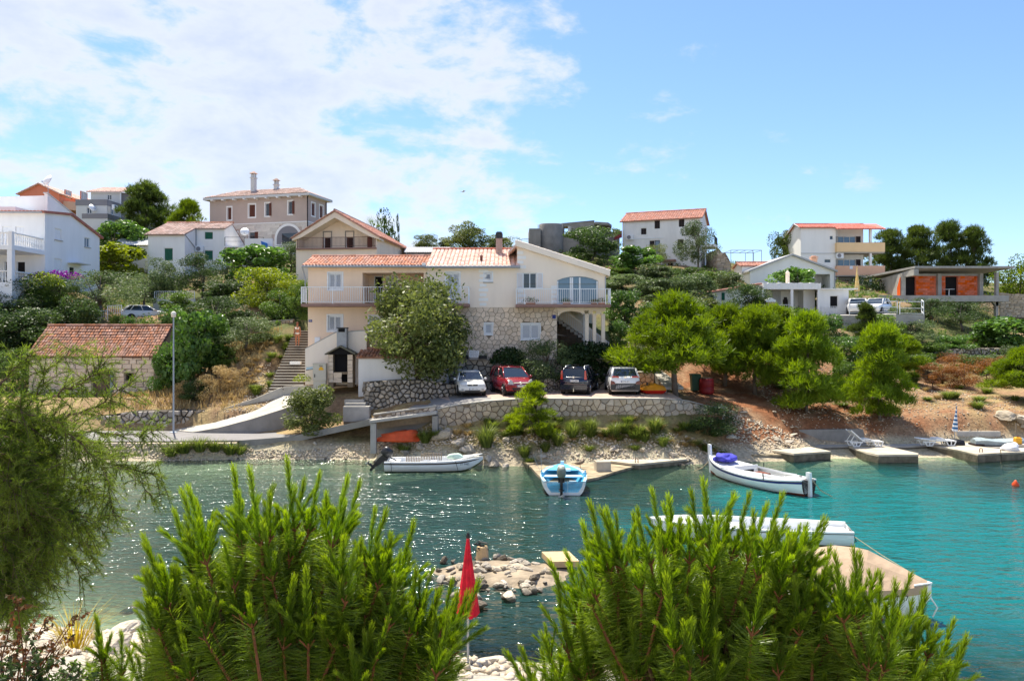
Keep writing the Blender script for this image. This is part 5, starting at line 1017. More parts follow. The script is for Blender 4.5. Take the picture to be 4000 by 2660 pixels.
# white house with the red roof, right of centre
vd = dict(fm=M_white2, sm=M_shutd); L0 = (13.7, 97.3); rz = -21.0
def uf(u):                                   # distance along the rotated front for a photo column
    k = (u-2000)/F; c, s = math.cos(math.radians(rz)), math.sin(math.radians(rz)); return (k*L0[1]-L0[0])/(c-k*s)
def zf(u, v): return ZV(v, L0[1]+uf(u)*math.sin(math.radians(rz)))-14.8
R = house('white house with red tile roof and small dark windows standing on the slope', L0[0], L0[1], 14.8, rz, uf(2735), 6.5, zf(2440,866), M_white2,
  [('f',uf(2514),zf(2514,918),.75,.85,'solid',vd),('f',uf(2567),zf(2567,895),.75,1.1,'solid',vd),('f',uf(2662),zf(2662,888),.75,1.1,'solid',vd),('f',uf(2658),zf(2658,976),.8,1.3,'solid',vd),('f',uf(2547),zf(2547,1003),.7,2.0,'solid',vd),('f',uf(2568),zf(2568,1003),.62,2.0,'glass',dict(fm=M_shutd,pm=M_glassb,mull=0)),('f',uf(2618),zf(2618,1068),.7,1.3,'glass',dict(fm=M_white2,pm=M_dark,mull=0))], 'gable_x', 1.35, .3, M_tiler)
ac_unit(R, (uf(2462),0,zf(2460,938))); mb = MB(); mb.box(uf(2440)+.1,-.06,zf(2500,934),uf(2590),-.01,zf(2500,931)); mb.tube([(.25,-.06,zf(2440,866)),(.25,-.06,0)], .06, 6); mb.obj('pipe', M_fin, R)
mb = MB(); q = uf(2612); mb.box(q-.9,-.7,zf(2612,1023),q+.9,-.004,zf(2612,1016)); mb.obj('door_canopy', M_tileo, R)
Wd = uf(2735); mb = MB(); mb.box(Wd+.005,1.0,zf(2735,962),Wd+1.6,4,zf(2735,952)); mb.obj('balcony_slab', M_white2, R); railing(R, [(Wd+.05,1.05,zf(2735,952)),(Wd+1.55,1.05,zf(2735,952)),(Wd+1.55,3.9,zf(2735,952))], 1.0, .2, .015, M_iron)
def ruin(label, u0, u1, vt, vb, D, depth, seed, slope=.6):
    x0 = XU(u0,D); z0 = ZV(vb,D); w = XU(u1,D)-x0; h = ZV(vt,D)-z0; R = thing('stone_ruin', label, 'ruin', (x0,D,z0)); mb = MB(); tops = [h*(1-slope*i/5*(.6+.4*((i*7+seed)%3)/2)) for i in range(6)]
    mb.prism([(0,0,-1)]+[(w,0,-1)]+[(w*i/5,0,tops[i]) for i in range(5,-1,-1)], (0,.5,0)); mb.box(0,.5,-1,.45,depth,h*.9); mb.obj('wall', M_mortar, R, recalc=True)
    stones(R, courses(w,h,.16,.3,.3,.6,seed,.02), lambda s, t: Vector((s,0,t)), lambda s: Vector((0,-1,0)), M_stone, .05, .025, .02, 120, thi=lambda s: float(np.interp(s/w,[0,.2,.4,.6,.8,1],tops)))
    stones(R, courses(depth,h*.9,.16,.3,.3,.6,seed+1,.02), lambda s, t: Vector((0,depth-s,t)), lambda s: Vector((-1,0,0)), M_stone, .05, .025, .02, 60); return R
ruin('roofless stone ruin right of the red-roofed white house', 2800, 2853, 965, 1062, 93, 5, 3)
ruin('broken stone wall of a ruin at the right edge beside the track', 3905, 4040, 1143, 1240, 88, 4, 6, .15)
mb = MB()                                     # pergola frame
x0, x1 = XU(2855,92), XU(2975,92); z0, z1 = ZV(1045,92), ZV(978,92); c = Vector((x0,92,z0))
for x in (0,(x1-x0)*.72,x1-x0):
    for y in (0,3): mb.tube([(x,y,-1),(x,y,z1-z0)], .03, 5)
for y in (0,3): mb.tube([(0,y,z1-z0),(x1-x0,y,z1-z0)], .03, 5)
for i in range(5): mb.tube([(i*(x1-x0)/4,0,z1-z0),(i*(x1-x0)/4,3,z1-z0)], .025, 5)
tag(mb.obj('pergola', M_rust, None, loc=c), 'thin iron pergola frame with a vine, right of the ruin', 'pergola')
# house with ochre and salmon balconies
def balcony_house():
    D = 96; x0 = XU(3128,D); z0 = 12.0; R = thing('house', 'cream house with ochre and salmon balcony parapets and a pink tile roof', 'house', (x0,D,z0)); X = lambda u, d=D: XU(u,d)-x0; z = lambda v, d=D: ZV(v,d)-z0
    Wd, W2 = X(3265), X(3395); e = z(889); pk = e+.65; bk = z(943,100); Dp = 6.5; mb = MB(); hw = [hole(X(3248),z(937),.45,.5),hole(X(3233),z(1027),.8,.45)]
    wall(mb, (0,0), (Wd,0), -1, e, hw); mb.poly([(0,Dp,-1),(0,0,-1),(0,0,e),(0,1.6,pk),(0,Dp,bk)]); yb = 1.6
    wall(mb, (Wd,yb), (W2,yb), -1, e, [hole(X(3330)-Wd,z(948),2.2,.95),hole(X(3330)-Wd,z(1041),2.2,1.0)]); mb.quad((Wd,0,-1),(Wd,yb,-1),(Wd,yb,e),(Wd,0,e)); mb.quad((W2,yb,-1),(W2,Dp,-1),(W2,Dp,e),(W2,yb,e)); mb.obj('wall', M_white, R)
    lw = MB(); wall(lw, (Wd+.0,yb-.01), (W2,yb-.01), z(1070), z(905), [hole(X(3330)-Wd,z(948),2.2,.95),hole(X(3330)-Wd,z(1041),2.2,1.0)], 0, .02); lw.obj('recess_wall', M_white, R)
    for u, v, w, h in ((3248,937,.45,.5),(3233,1027,.8,.45)): window(R, (0,0), (Wd,0), X(u), z(v), w, h, 'glass', fm=M_white, mull=0)
    for v, h in ((948,.95),(1041,1.0)): window(R, (Wd,yb), (W2,yb), X(3330)-Wd, z(v), 2.2, h, 'glass', fm=M_white, mull=2, pm=M_glassb); [window(R, (Wd,yb), (W2,yb), X(3330)-Wd+s*1.4, z(v), .55, h, 'solid', fm=M_shutd, sm=M_shutd, rev=-.0) for s in (-1,1)]
    S = ((0,Dp),(0,0)); window(R, *S, Dp-2.6, z(980,98), .5, 1.2, 'solid', **vd); window(R, *S, Dp-1.2, z(965,97), .5, 1.2, 'solid', **vd)
    W3 = X(3448)
    for v1, v0, m in ((986,950,M_yellow),(1077,1040,M_salmon)):
        mb = MB(); mb.box(Wd-.1,-.6,z(v1),W3,-.45,z(v0)); mb.box(W3-.15,-.44,z(v1),W3,Dp-2,z(v0)); mb.box(Wd-.1,-.44,z(v1),Wd-.002,.0,z(v0)); mb.obj('balcony_parapet', m, R); mb = MB(); mb.box(Wd-.1,-.55,z(v1)-.14,W3-.02,Dp-2,z(v1)-.004); mb.obj('balcony_slab', M_concl, R)
    for za, zb in ((-1,z(1077)-.15),(z(1040),z(986)-.15),(z(950),e)): mb = MB(); mb.box(X(3392),-.4,za,X(3400),-.1,zb); mb.obj('pillar', M_white, R)
    d = Vector((0,1.9,.62)); L_ = d.length; d.normalize(); tiles(R, (-.35,-.3,e-.02), (1,0,0), d, Wd+.5, L_, .3, .42, mat('pink_tile',(.55,.17,.13),.85,.1,3,rand=.12), 0, .06, 4); d = Vector((0,2.6,.95)); L_ = d.length; d.normalize(); W4 = X(3452)-Wd; tiles(R, (Wd-.2,-1.0,e-.28), (1,0,0), d, W4, L_, .3, .42, MATS['pink_tile'], 0, .06, 4, skip=lambda s, t: s > W4-t*.8)
    mb = MB(); mb.prism([(-.35,1.55,pk-.02),(W2,1.55,pk-.02),(W2,Dp+.3,bk),(-.35,Dp+.3,bk)], (0,0,.1)); mb.obj('rear_roof', MATS['pink_tile'], R, recalc=True)
    mb = MB(); mb.beam((-.3,-.3,e-.1),(-.3,1.6,pk-.03), .1, .2); mb.beam((-.3,1.6,pk-.03),(-.3,Dp+.2,bk-.05), .1, .2); mb.box(-.02,-.05,z(992),Wd,-.005,z(988)); mb.tube([(Wd+.1,-.1,e),(Wd+.1,-.1,0)], .05, 6); mb.obj('trim', M_lgray, R); ac_unit(R, (Wd+.35,-.62+.5,z(1010)))
    mb = MB(); mb.box(X(3310),-.66,z(1053),X(3322),-.61,z(1041)); mb.obj('towel', M_fin, R)
balcony_house()
# white gable-fronted house with grey roof edges
def grey_gable():
    D = 82; x0 = XU(2930,D); z0 = 10.9; R = thing('house', 'low white gable house with grey roof edges and an open porch at its right end', 'house', (x0,D,z0)); X = lambda u: XU(u,D)-x0; z = lambda v: ZV(v,D)-z0; Wd = X(3258); e = z(1060); pk = z(999); xm = X(3092); mb = MB()
    po = (X(3180),X(3243),-.5,z(1071)); wall(mb, (0,0), (Wd,0), -1, e, [po], 0, 2.2); mb.poly([(0,0,e),(Wd,0,e),(xm,0,pk)]); mb.quad((0,7,-1),(0,0,-1),(0,0,e),(0,7,e)); mb.quad((Wd,0,-1),(Wd,7,-1),(Wd,7,e),(Wd,0,e)); wall(mb, (po[0]-.1,2.2), (po[1]+.1,2.2), -.5, po[3]+.05, [hole(1.1,.3,1.0,.8)]); mb.obj('wall', M_white, R); window(R, (po[0]-.1,2.2), (po[1]+.1,2.2), 1.1, .3, 1.0, .8, 'glass', pm=M_dark, fm=M_shutd)
    for s in (0,1):
        xe = -.25 if s == 0 else Wd+.25; sl = (pk-e)/abs(xm-(0 if s == 0 else Wd)); ze = e-sl*.25; mb = MB(); mb.prism([(xe,-.35,ze),(xm,-.35,pk),(xm,-.35,pk+.18),(xe,-.35,ze+.18)], (0,7.5,0)); mb.obj('roof', M_gray, R, recalc=True)
    mb = MB(); mb.tube([(Wd+.05,-.05,e),(Wd+.05,-.05,0)], .06, 6); mb.obj('downpipe', M_gut, R)
    mb = MB(); x = X(3211); mb.box(x-.28,2,pk-1.2,x+.28,2.5,z(1003)); 
    for i in range(2): mb.box(x-.36,1.9,z(1003)-.02+i*.16,x+.36,2.6,z(1003)+.05+i*.16)
    mb.box(x-.2,2.05,z(1003),x+.2,2.45,z(1003)+.3); mb.obj('chimney', M_salmon, R)
grey_gable()
R = house('tiny white outhouse with a red sloping roof beside the grey-roofed gable', XU(2898,84), 84, 10.6, 0, 3.2, 3, ZV(1040,84)-10.6, M_white, [], 'gable_x', .4, .2, M_tiler, back_h=ZV(1040,84)-10.6)
# flat-roofed white house
def flat_white():
    D = 70; x0 = XU(2985,D); z0 = 8.2; R = thing('house', 'flat-roofed white house with rough parapet, pillared porch and red-tiled annex', 'house', (x0,D,z0)); X = lambda u, d=D: XU(u,d)-x0; z = lambda v, d=D: ZV(v,d)-z0; xp, Wd = X(3200), X(3315); e = z(1131); mb = MB(); hb = [hole(X(3258)-xp,z(1205),.75,1.15)]
    wall(mb, (xp,0), (Wd,0), -1, e, hb); mb.quad((Wd,0,-1),(Wd,6,-1),(Wd,6,e),(Wd,0,e)); yb = 2.4; hd = [hole(X(3067),z(1200),.8,1.5),hole(X(3105),z(1235),.5,1.6)]; wall(mb, (0,yb), (X(3155),yb), -1, e, hd, 0, .2); wall(mb, (X(3155),1.0), (xp,1.0), -1, e); mb.quad((X(3155),yb,-1),(X(3155),1,-1),(X(3155),1,e),(X(3155),yb,e)); mb.quad((0,6,-1),(0,yb,-1),(0,yb,e),(0,6,e)); mb.box(-.2,-.2,-1.2,xp-.003,yb-.005,z(1236)); mb.obj('wall', M_white, R)
    mb = MB(); n = 30; lo, hi = [], []
    for i in range(n+1): x = -.15+(X(3203)+.15)*i/n; k = .05*math.sin(i*2.3)+.04*math.sin(i*5.1); lo.append((x,-.25+k*.4,e)); hi.append((x,-.25+k*.4,z(1106)-.25*max(0,(x-4)/3)*.3+k*.5))
    bk = [(x,yb-.2,h) for x, _, h in hi]; mb.loft([lo,hi,bk]); mb.loft([[(p[0],yb-.2,e) for p in lo],lo]); mb.box(X(3203)+.003,-.3,e,Wd+.7,6,z(1127)); mb.quad(lo[0],hi[0],bk[0],(lo[0][0],yb-.2,e)); mb.box(-.15,yb-.19,e,X(3203),6,z(1115)); mb.obj('roof', M_white, R)
    for a, b in ((2975,2986),(3086,3096),(3191,3201)): mb = MB(); mb.box(X(a),-.2,-1,X(b),.05,e-.003); mb.obj('pillar', M_white, R)
    window(R, (xp,0), (Wd,0), X(3258)-xp, z(1205), .75, 1.15, 'glass', pm=M_dark, fm=M_white, mull=0); q = MB(); q.box(X(3050),yb-.1,z(1200),X(3085),yb-.04,z(1133)); q.obj('curtain', M_curtain, R); q = MB(); q.box(X(3098),yb-.03,z(1235),X(3111),yb+.15,z(1156)); q.obj('door', M_shutd, R)
    # annex to the left under a sloping tile roof
    xa = X(2770); mb = MB(); za, zb2 = z(1141), z(1107); mb.poly([(xa,.3,-1),(-.25,.3,-1),(-.25,.3,zb2-.1),(xa,.3,za-.05)]); mb.quad((xa,5,-1),(xa,.3,-1),(xa,.3,za-.05),(xa,5,za-.05)); mb.obj('annex_wall', M_white, R); q = MB(); q.box(X(2822),.24,z(1172),X(2834),.3,z(1143)); q.obj('shutter', M_shutg, R)
    d = Vector((-.2-xa,0,zb2-za)); L_ = d.length; d.normalize(); tiles(R, Vector((xa,5.3,za))-d*.3, (0,-1,0), d, 5.3, L_+.3, .3, .42, M_tiler, 0, .06, 2)
    mb = MB(); x = X(3125); mb.box(x-.13,3,e,x+.13,3.3,z(1056)); mb.lathe([(.22,z(1056)),(.05,z(1046))], 8, (x,3.15,0)); mb.obj('chimney', M_beige, R)
    railing(R, [(X(3040),-.15,z(1228)),(X(3086),-.15,z(1228))], .85, .18, .012); railing(R, [(X(3205),-.35,z(1233)),(X(3262),-.35,z(1233))], .8, .14, .014)
    satdish(R, (X(2839),.2,z(1099)), .45, -.2)
flat_white()
def outdoor_oven():
    p = W(3005,1215,67); R = thing('outdoor_oven', 'little brick bread oven with domed cap and pale hood in front of the flat-roofed house', 'oven', p); mb = MB(); mb.box(-.3,-.3,-.6,.36,.3,.75); mb.obj('chimney', M_tilep, R); mb = MB(); mb.prism([(-.4,-.4,.75),(.45,-.4,.75),(.45,-.4,.9),(.02,-.4,1.12),(-.4,-.4,.9)], (0,.8,0)); mb.obj('cap', M_fin, R, recalc=True); mb = MB(); mb.prism([(-1.4,-.6,-.1),(-.3,-.6,.3),(-.3,-.6,.4),(-1.4,-.6,.0)], (0,1.1,0)); mb.obj('hood', M_concl, R, recalc=True)
outdoor_oven()
# unfinished block house
def unfinished():
    D = 85; x0 = XU(3532,D); z0 = 10.5; R = thing('building_shell', 'unfinished house of orange hollow block between grey concrete slabs', 'building', (x0,D,z0)); X = lambda u, d=D: XU(u,d)-x0; z = lambda v, d=D: ZV(v,d)-z0; yb = 1.0; f = z(1157); t = z(1063); mb = MB()
    mb.box(X(3405),-1.6,f-.65,X(3905),8,f); mb.prism([(X(3548),-1.4,z(1052)),(X(3932),-1.4,z(1052)),(X(3900),8,t-.1),(X(3500),8,t-.1)], (0,0,.22)); mb.prism([(X(3440,91)-.2,6.5,z(1092,91)),(X(3545),-1.38,z(1055)),(X(3545),-1.38,t-.45),(X(3440,91)-.2,6.5,z(1100,91))], (.5,0,0)); mb.box(X(3540),.9,t-.35,X(3860),yb-.003,t-.12)
    for u in (3536,3678,3842): mb.box(X(u)-.0,.7,f,X(u)+.4,yb+.1,t-.1)
    mb.box(X(3872),-.9,f,X(3882),-.5,t-.1); mb.box(X(3868),-1.0,-3.6,X(3878),-.6,f-.65); mb.prism([(X(3855),-1,f-.65),(X(3893),-1,f-.65),(X(3878),-1,f-1.1),(X(3868),-1,f-1.1)], (0,.4,0)); mb.box(X(3700),2,-3.6,X(3708),2.3,f-.65); mb.obj('concrete_frame', M_conc, R, recalc=True)
    mb = MB(); wall(mb, (X(3536),yb+.12), (X(3842),yb+.12), f, t-.1, [(X(3556)-X(3536),X(3598)-X(3536),f+.02,t-.4),(X(3715)-X(3536),X(3764)-X(3536),f+.02,t-.4)], 0, .25); wr = mb.obj('block_wall', M_brick, R)
    # blocks of the bays, laid in courses
    bays = [(3542,3555),(3599,3672),(3688,3714),(3765,3838)]; q = MB(); q.box(.006,-.02,.006,.494,.02,.214); qm = q.mesh('brick', M_brick)
    for a, b in bays:
        x = X(a); n = 0
        for j in range(int((t-.4-f)/.22)):
            xs = x-(j%2)*.25
            while xs < X(b)-.12:
                xa, xb = max(xs, x), min(xs+.5, X(b))
                if xb-xa > .1: link('brick', qm, wr, (xa,yb+.11,f+.02+j*.22), scale=((xb-xa)/.5,1,1))
                xs += .5
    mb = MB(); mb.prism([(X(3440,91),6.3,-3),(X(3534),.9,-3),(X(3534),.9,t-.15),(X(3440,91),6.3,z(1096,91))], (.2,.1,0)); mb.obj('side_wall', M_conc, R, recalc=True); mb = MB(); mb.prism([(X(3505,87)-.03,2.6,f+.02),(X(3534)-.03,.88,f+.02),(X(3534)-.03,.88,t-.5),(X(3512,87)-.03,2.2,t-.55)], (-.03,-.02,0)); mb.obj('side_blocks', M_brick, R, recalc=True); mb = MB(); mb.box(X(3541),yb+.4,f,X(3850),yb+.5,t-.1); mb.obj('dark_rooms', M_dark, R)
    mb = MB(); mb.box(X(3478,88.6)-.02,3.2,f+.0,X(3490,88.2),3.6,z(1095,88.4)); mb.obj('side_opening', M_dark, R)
unfinished()
t = thing('table', 'small white round table on the slab before the orange block wall', 'table', W(3707,1157,85.4)); mb = MB(); mb.lathe([(.55,.72),(.55,.76)], 14); mb.obj('tabletop', M_fin, t); mb = MB(); mb.lathe([(.05,0),(.05,.72)], 6); mb.lathe([(.3,0),(.28,.03)], 8); mb.obj('leg', M_fin, t)
# old stone cottage by the lane
def cottage():
    D = 54; x0 = XU(113,D); z0 = 2.55; R = thing('stone_cottage', 'old limestone cottage with sagging brown tile roof by the lane', 'cottage', (x0,D,z0)); X = lambda u: XU(u,D)-x0; z = lambda v: ZV(v,D)-z0; Wd = X(602); e = z(1385); dep = 4.8; ym = 2.4; pk = ZV(1276,56.4)-z0
    hd, hw = (X(363),X(436),0,z(1446)), (X(490),X(521),z(1488),z(1457)); mb = MB(); wall(mb, (0,0), (Wd,0), -.6, e, [hd,hw], 0, .35); mb.poly([(Wd,0,-.6),(Wd,dep,-.6),(Wd,dep,e),(Wd,ym,pk),(Wd,0,e)]); mb.poly([(0,dep,-.6),(0,0,-.6),(0,0,e),(0,ym,pk),(0,dep,e)]); mb.quad((Wd,dep,-.6),(0,dep,-.6),(0,dep,e),(Wd,dep,e)); mb.obj('wall', M_mortarl, R)
    stones(R, courses(Wd, e-.02, .17, .36, .28, .62, 12, .025), lambda s, t: Vector((s,0,t)), lambda s: Vector((0,-1,0)), M_stonep, .05, .03, .022, 300, [(hd[0]-.1,hd[1]+.1,-1,hd[3]+.1),(hw[0]-.08,hw[1]+.08,hw[2]-.05,hw[3]+.05)])
    stones(R, courses(dep, e, .17, .36, .28, .6, 15, .02), lambda s, t: Vector((Wd,s,t)), lambda s: Vector((1,0,0)), M_stonew, .05, .03, .02, 60)
    mb = MB(); mb.box(hd[0]-.5,-.07,hd[3],hd[1]+.45,.1,hd[3]+.16); mb.box(hw[0]-.2,-.06,hw[3],hw[1]+.2,.1,hw[3]+.17); mb.obj('lintel', M_stonew, R); mb = MB(); mb.box(hd[0],.25,0,hd[1],.33,hd[3]); dr = mb.obj('door', M_wood, R)
    q = MB(); q.box(.01,-.03,0,.185,.02,hd[3]-.02); qm = q.mesh('plank', mat('grey_brown_plank', (.16,.10,.075), .9, .35, 5, rand=.3, stretch=(8,8,1)))
    for i in range(7): link('plank', qm, dr, (hd[0]+.01+i*.185,.25,0))
    mb = MB(); mb.box(hd[1]-.06,-.09,-.5,hd[1]+.1,.08,hd[3]); mb.obj('door_post', mat('blue_grey_post', (.22,.27,.31), .8, .15), R); mb = MB(); mb.box(hw[0],.3,hw[2],hw[1],.34,hw[3]); mb.obj('window', M_dark, R)
    mb = MB(); [mb.box(X(u),-.052,e-.16,X(u)+.22,-.01,e-.02) for u in (165,352,440,548)]; mb.obj('beam_hole', M_dark, R)
    d = Vector((0,ym,pk-e)); L_ = d.length; d.normalize(); tiles(R, Vector((-.12,-.0,e+.04))-d*.22, (1,0,0), d, Wd+.3, L_+.24, .19, .30, M_tileo, 300, .042, 7, sag=.10, jit=.02); d = Vector((0,ym-dep,pk-e)).normalized(); tiles(R, Vector((Wd+.18,dep,e+.04))-d*.2, (-1,0,0), d, Wd+.3, L_+.2, .4, .30, M_tileo, 0, .045, 9); ridge(R, (-.1,ym,pk+.08), (Wd+.2,ym,pk+.08), .11, .42, M_tileo)
cottage()
# garden outhouse under the oak, and the terrace store on the right of the parking
R = house('little white outhouse with red tile roof half hidden under the big oak', XU(1400,48.8), 48.8, 2.9, 0, XU(1745,48.8)-XU(1400,48.8), 1.55, ZV(1398,48.8)-2.9, M_white2, [], 'gable_x', .42, .12, M_tileo, ridge_at=.9, tile=(.2,.35))
# ---------------------------------------------------------------- walls, stairs, jetties
LM = [(1340,1400,'the barbecue'),(1900,1085,'the small upper window'),(350,1300,'the cottage roof'),(680,1350,'the lamp post'),(660,960,'the green-shuttered house'),(1010,880,'the taupe villa'),(200,1000,'the balustraded house'),(545,1215,'the hillside hatchback'),(310,1245,'the long white railing'),(1160,1450,'the long stairs'),(1310,870,'the beige gable'),(500,1000,'the small white hut'),(1200,1150,'the peach house corner'),(2240,930,'the concrete shell'),(2370,1130,'the arched balcony'),(2560,1020,'the pink parasol'),(2660,920,'the red-roofed house'),(2830,1010,'the stone ruin'),(2840,1100,'the rooftop dish'),(3010,1190,'the bread oven'),(3090,1040,'the grey-roofed gable'),(3250,1180,'the flat-roofed house'),(3350,1000,'the ochre balcony'),(3330,1270,'the block wall'),(3560,1200,'the angled railing'),(3700,1110,'the orange block house'),(3870,1220,'the concrete pillar'),(3750,1390,'the dry-stone wall'),(3950,1190,'the ruin wall at right'),(2320,1260,'the porch columns'),(2485,1420,'the store doorway'),(2750,1490,'the red drum'),(3150,1420,'the broad low-branched pine'),(3440,1400,'the lone round pine'),(1550,1690,'the orange tarpaulin'),(1700,1800,'the white skiff'),(2090,1600,'the young bright pine'),(1640,1300,'the holm oak'),(3735,1620,'the striped umbrella')]
_used = set()
def near(what, u, v):
    c = sorted(LM, key=lambda q: math.hypot(q[0]-u, (q[1]-v)*1.2)); rel = lambda q: ('right of' if u > q[0] else 'left of') if abs(u-q[0]) > abs(v-q[1])*1.1 else ('below' if v > q[1] else 'above')
    for i in range(1, 12):
        for j in range(i):
            s = '%s %s %s, %s %s' % (what, rel(c[j]), c[j][2], rel(c[i]), c[i][2])
            if s not in _used: _used.add(s); return s
path_wall('retaining_wall', 'long mortared limestone retaining wall with pale coping below the parked cars', 'stone wall',
  [(-4.18,43.3,1.2,2.70),(-2.9,43.5,1.5,2.93),(-1.42,43.92,1.7,3.08),(.7,44.12,1.8,3.2),(8.6,44.12,2.0,3.2),(10.0,44.5,2.1,3.05),(11.6,45.1,2.2,2.62),(12.6,45.9,2.4,2.55)], M_stone, M_mortar, .36, .06, .5, M_concl, 300, 21, 1.05, .42, .03, .035, cop_h=.05)
path_wall('lane_edge_wall', 'thin strip of stones edging the lane above the boat shelter slab', 'stone wall', [(-7.62,43.16,2.1,2.40),(-4.2,43.28,2.55,2.86)], M_stone, M_mortar, .26, .04, .3, M_concl, 60, 3, 1.3)
path_wall('rubble_wall', 'rough rubble bank of stones at the foot of the big oak', 'stone wall', [(XU(1425,49),49,2.7,3.85),(XU(1436,47.5),47.5,2.3,4.0),(XU(1560,46.9),46.9,2.2,4.15),(XU(1680,46.9),46.9,2.5,4.1),(XU(1765,47.3),47.3,2.9,3.85),(XU(1778,48.7),48.7,3.0,3.8)], M_stoned, M_mortard, .30, .13, .6, None, 260, 8, 1.15, .45, .05, .06, vary=.7)
path_wall('terrace_wall', 'stone terrace wall with dark joints behind the parked cars', 'stone wall', [(-4.6,50.25,3.0,5.2),(2,50.25,3.1,5.22),(7.3,50.25,3.1,5.22)], M_stoneg, M_mortard, .36, .07, .5, M_concl, 300, 31, 1.1, .42, .05, .04)
path_wall('store_wall', 'pale stone wall around the dark store doorway right of the parking', 'stone wall', [(7.32,51.0,3.2,6.05),(7.66,51.0,3.2,6.05)], M_stonep, M_mortar, .3, .05, .5, None, 40, 4); path_wall('store_wall', 'pale stone pier right of the dark store doorway', 'stone wall', [(8.55,51.0,3.2,6.05),(9.35,51.0,3.2,6.05)], M_stonep, M_mortar, .3, .05, .5, None, 60, 5)
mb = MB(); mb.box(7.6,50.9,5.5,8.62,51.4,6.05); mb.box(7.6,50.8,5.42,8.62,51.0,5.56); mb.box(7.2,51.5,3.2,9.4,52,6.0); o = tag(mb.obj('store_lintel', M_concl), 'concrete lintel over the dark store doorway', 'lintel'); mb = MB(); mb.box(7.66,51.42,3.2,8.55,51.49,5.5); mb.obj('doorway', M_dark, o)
path_wall('low_wall', 'low yellowish stone wall between the white car and the concrete slab', 'stone wall', [(XU(2478,49.3),49.3,3.2,4.42),(XU(2556,49.3),49.3,3.2,4.42)], M_stonep, M_mortar, .38, .05, 1.6, M_concl, 60, 6)
mb = MB(); q = [W(2550,1447,51.0), W(2584,1447,51.0), W(2670,1511,47.8), W(2591,1512,47.6)]; mb.prism(q, (0,0,-.16)); mb.prism([q[0]-Vector((0,0,.163)), q[3]-Vector((0,0,.163)), q[3]-Vector((0,0,.5)), q[0]-Vector((0,0,1.4))], (.2,0,0)); tag(mb.obj('concrete_slab', M_concl, recalc=True), 'sloping pale concrete slab between the low wall and the pine trunk', 'slab')
mb = MB(); mb.box(-4.6,50.45,4.9,7.3,50.995,5.2); mb.box(6.2,50.76,4.9,7.3,53,5.19); struct(mb.obj('terrace_pavement', M_conc))
mb = MB(); pts = [(-8.9,47.6,3.85),(-6.8,47.2,4.05),(-4.9,47.2,4.0),(-3.8,47.6,3.8),(-3.7,48.75,3.8),(-9.0,48.75,3.9)]; mb.prism(pts, (0,0,-1.2)); struct(mb.obj('planting_bed', mat('garden_soil', (.10,.075,.045), .95, .4, 3, bump=.03, bscale=8), recalc=True))
a = [(1.95+1.02*math.cos(math.pi*(1.08-1.16*i/12)), 49.5-1.25*math.sin(math.pi*i/12)*1.0, 3.2, 4.12+.05*math.sin(i*2)) for i in range(13)]; path_wall('stone_planter', 'round dry-stone planter holding the olive tree between red and dark cars', 'planter', a, M_stoned, M_mortard, .24, .07, .35, None, 200, 9, 1.1, .45, .04, .04)
mb = MB(); mb.lathe([(.9,3.9),(.01,4.02)], 16, (1.95,49.4,0)); struct(mb.obj('planter_soil', MATS['garden_soil']))
path_wall('rubble_wall', 'low broken rubble wall above the lane beside the lamp post', 'stone wall', [(-30,49.2,.8,1.5),(-26,48.9,.8,1.7),(-23.4,48.65,.8,2.1),(-20.6,48.65,.8,2.15),(-18.9,49.3,1.2,2.1)], M_stoned, M_mortard, .34, .14, .6, None, 200, 14, 1.2, .45, .05, .06, vary=.7)
path_wall('beach_wall', 'dry boulder edging between the lane and the beach', 'stone wall', [(-34,43.3,.2,.88),(-24,43.3,.2,.9),(-19,43.35,.2,.9),(-15.2,43.5,.25,.9)], M_stonew, M_mortard, .36, .15, .5, None, 200, 16, 1.5, .4, .06, .07)
path_wall('garden_wall', 'small pale stone wall behind the head of the stairs', 'stone wall', [(XU(1062,60),60.2,6.4,7.85),(XU(1142,60),60.2,6.6,7.95)], M_stone, M_mortar, .3, .06, .4, M_concl, 80, 17)
path_wall('dry_stone_wall', 'grey dry-stone field wall above the rust-brown shrubs at right', 'stone wall', [(XU(3560,63),63,ZV(1425,63),ZV(1400,63)),(XU(3660,64),64,ZV(1410,64),ZV(1372,64)),(XU(3760,64.5),64.5,ZV(1405,64.5),ZV(1360,64.5)),(XU(3960,65),65,ZV(1405,65),ZV(1358,65)),(XU(4120,66),66,ZV(1400,66),ZV(1355,66))], M_stoned, M_mortard, .30, .12, .7, None, 260, 18, 1.2, .45, .05, .05, vary=.6)
def staircase():
    n = 23; y0, y1, z0, z1 = 50.2, 57.2, 3.06, 7.12; R = thing('stone_staircase', 'long concrete stairs with shade-toned risers climbing beside the peach house', 'stairs', (-14.55,y0,z0)); dy, dz = (y1-y0)/n, (z1-z0)/n
    mb = MB(); w = 1.04; mb.box(-w,0.02,-.45,w,dy+.02,dz-.045,0); mb.box(-w-.03,0,dz-.045,w,dy+.03,dz,1); me = mb.mesh('step', [mat('shaded_riser', (.10,.075,.055), .95, .35, 3), M_concl])  # riser colour carries the shade of the backlit faces, treads stay pale
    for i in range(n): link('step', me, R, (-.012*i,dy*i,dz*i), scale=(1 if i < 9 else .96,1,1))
    mb = MB(); mb.box(-w-.3,dy*n,z1-z0-.5,w+.2,dy*n+2.2,z1-z0); mb.obj('landing', M_concl, R)
staircase()
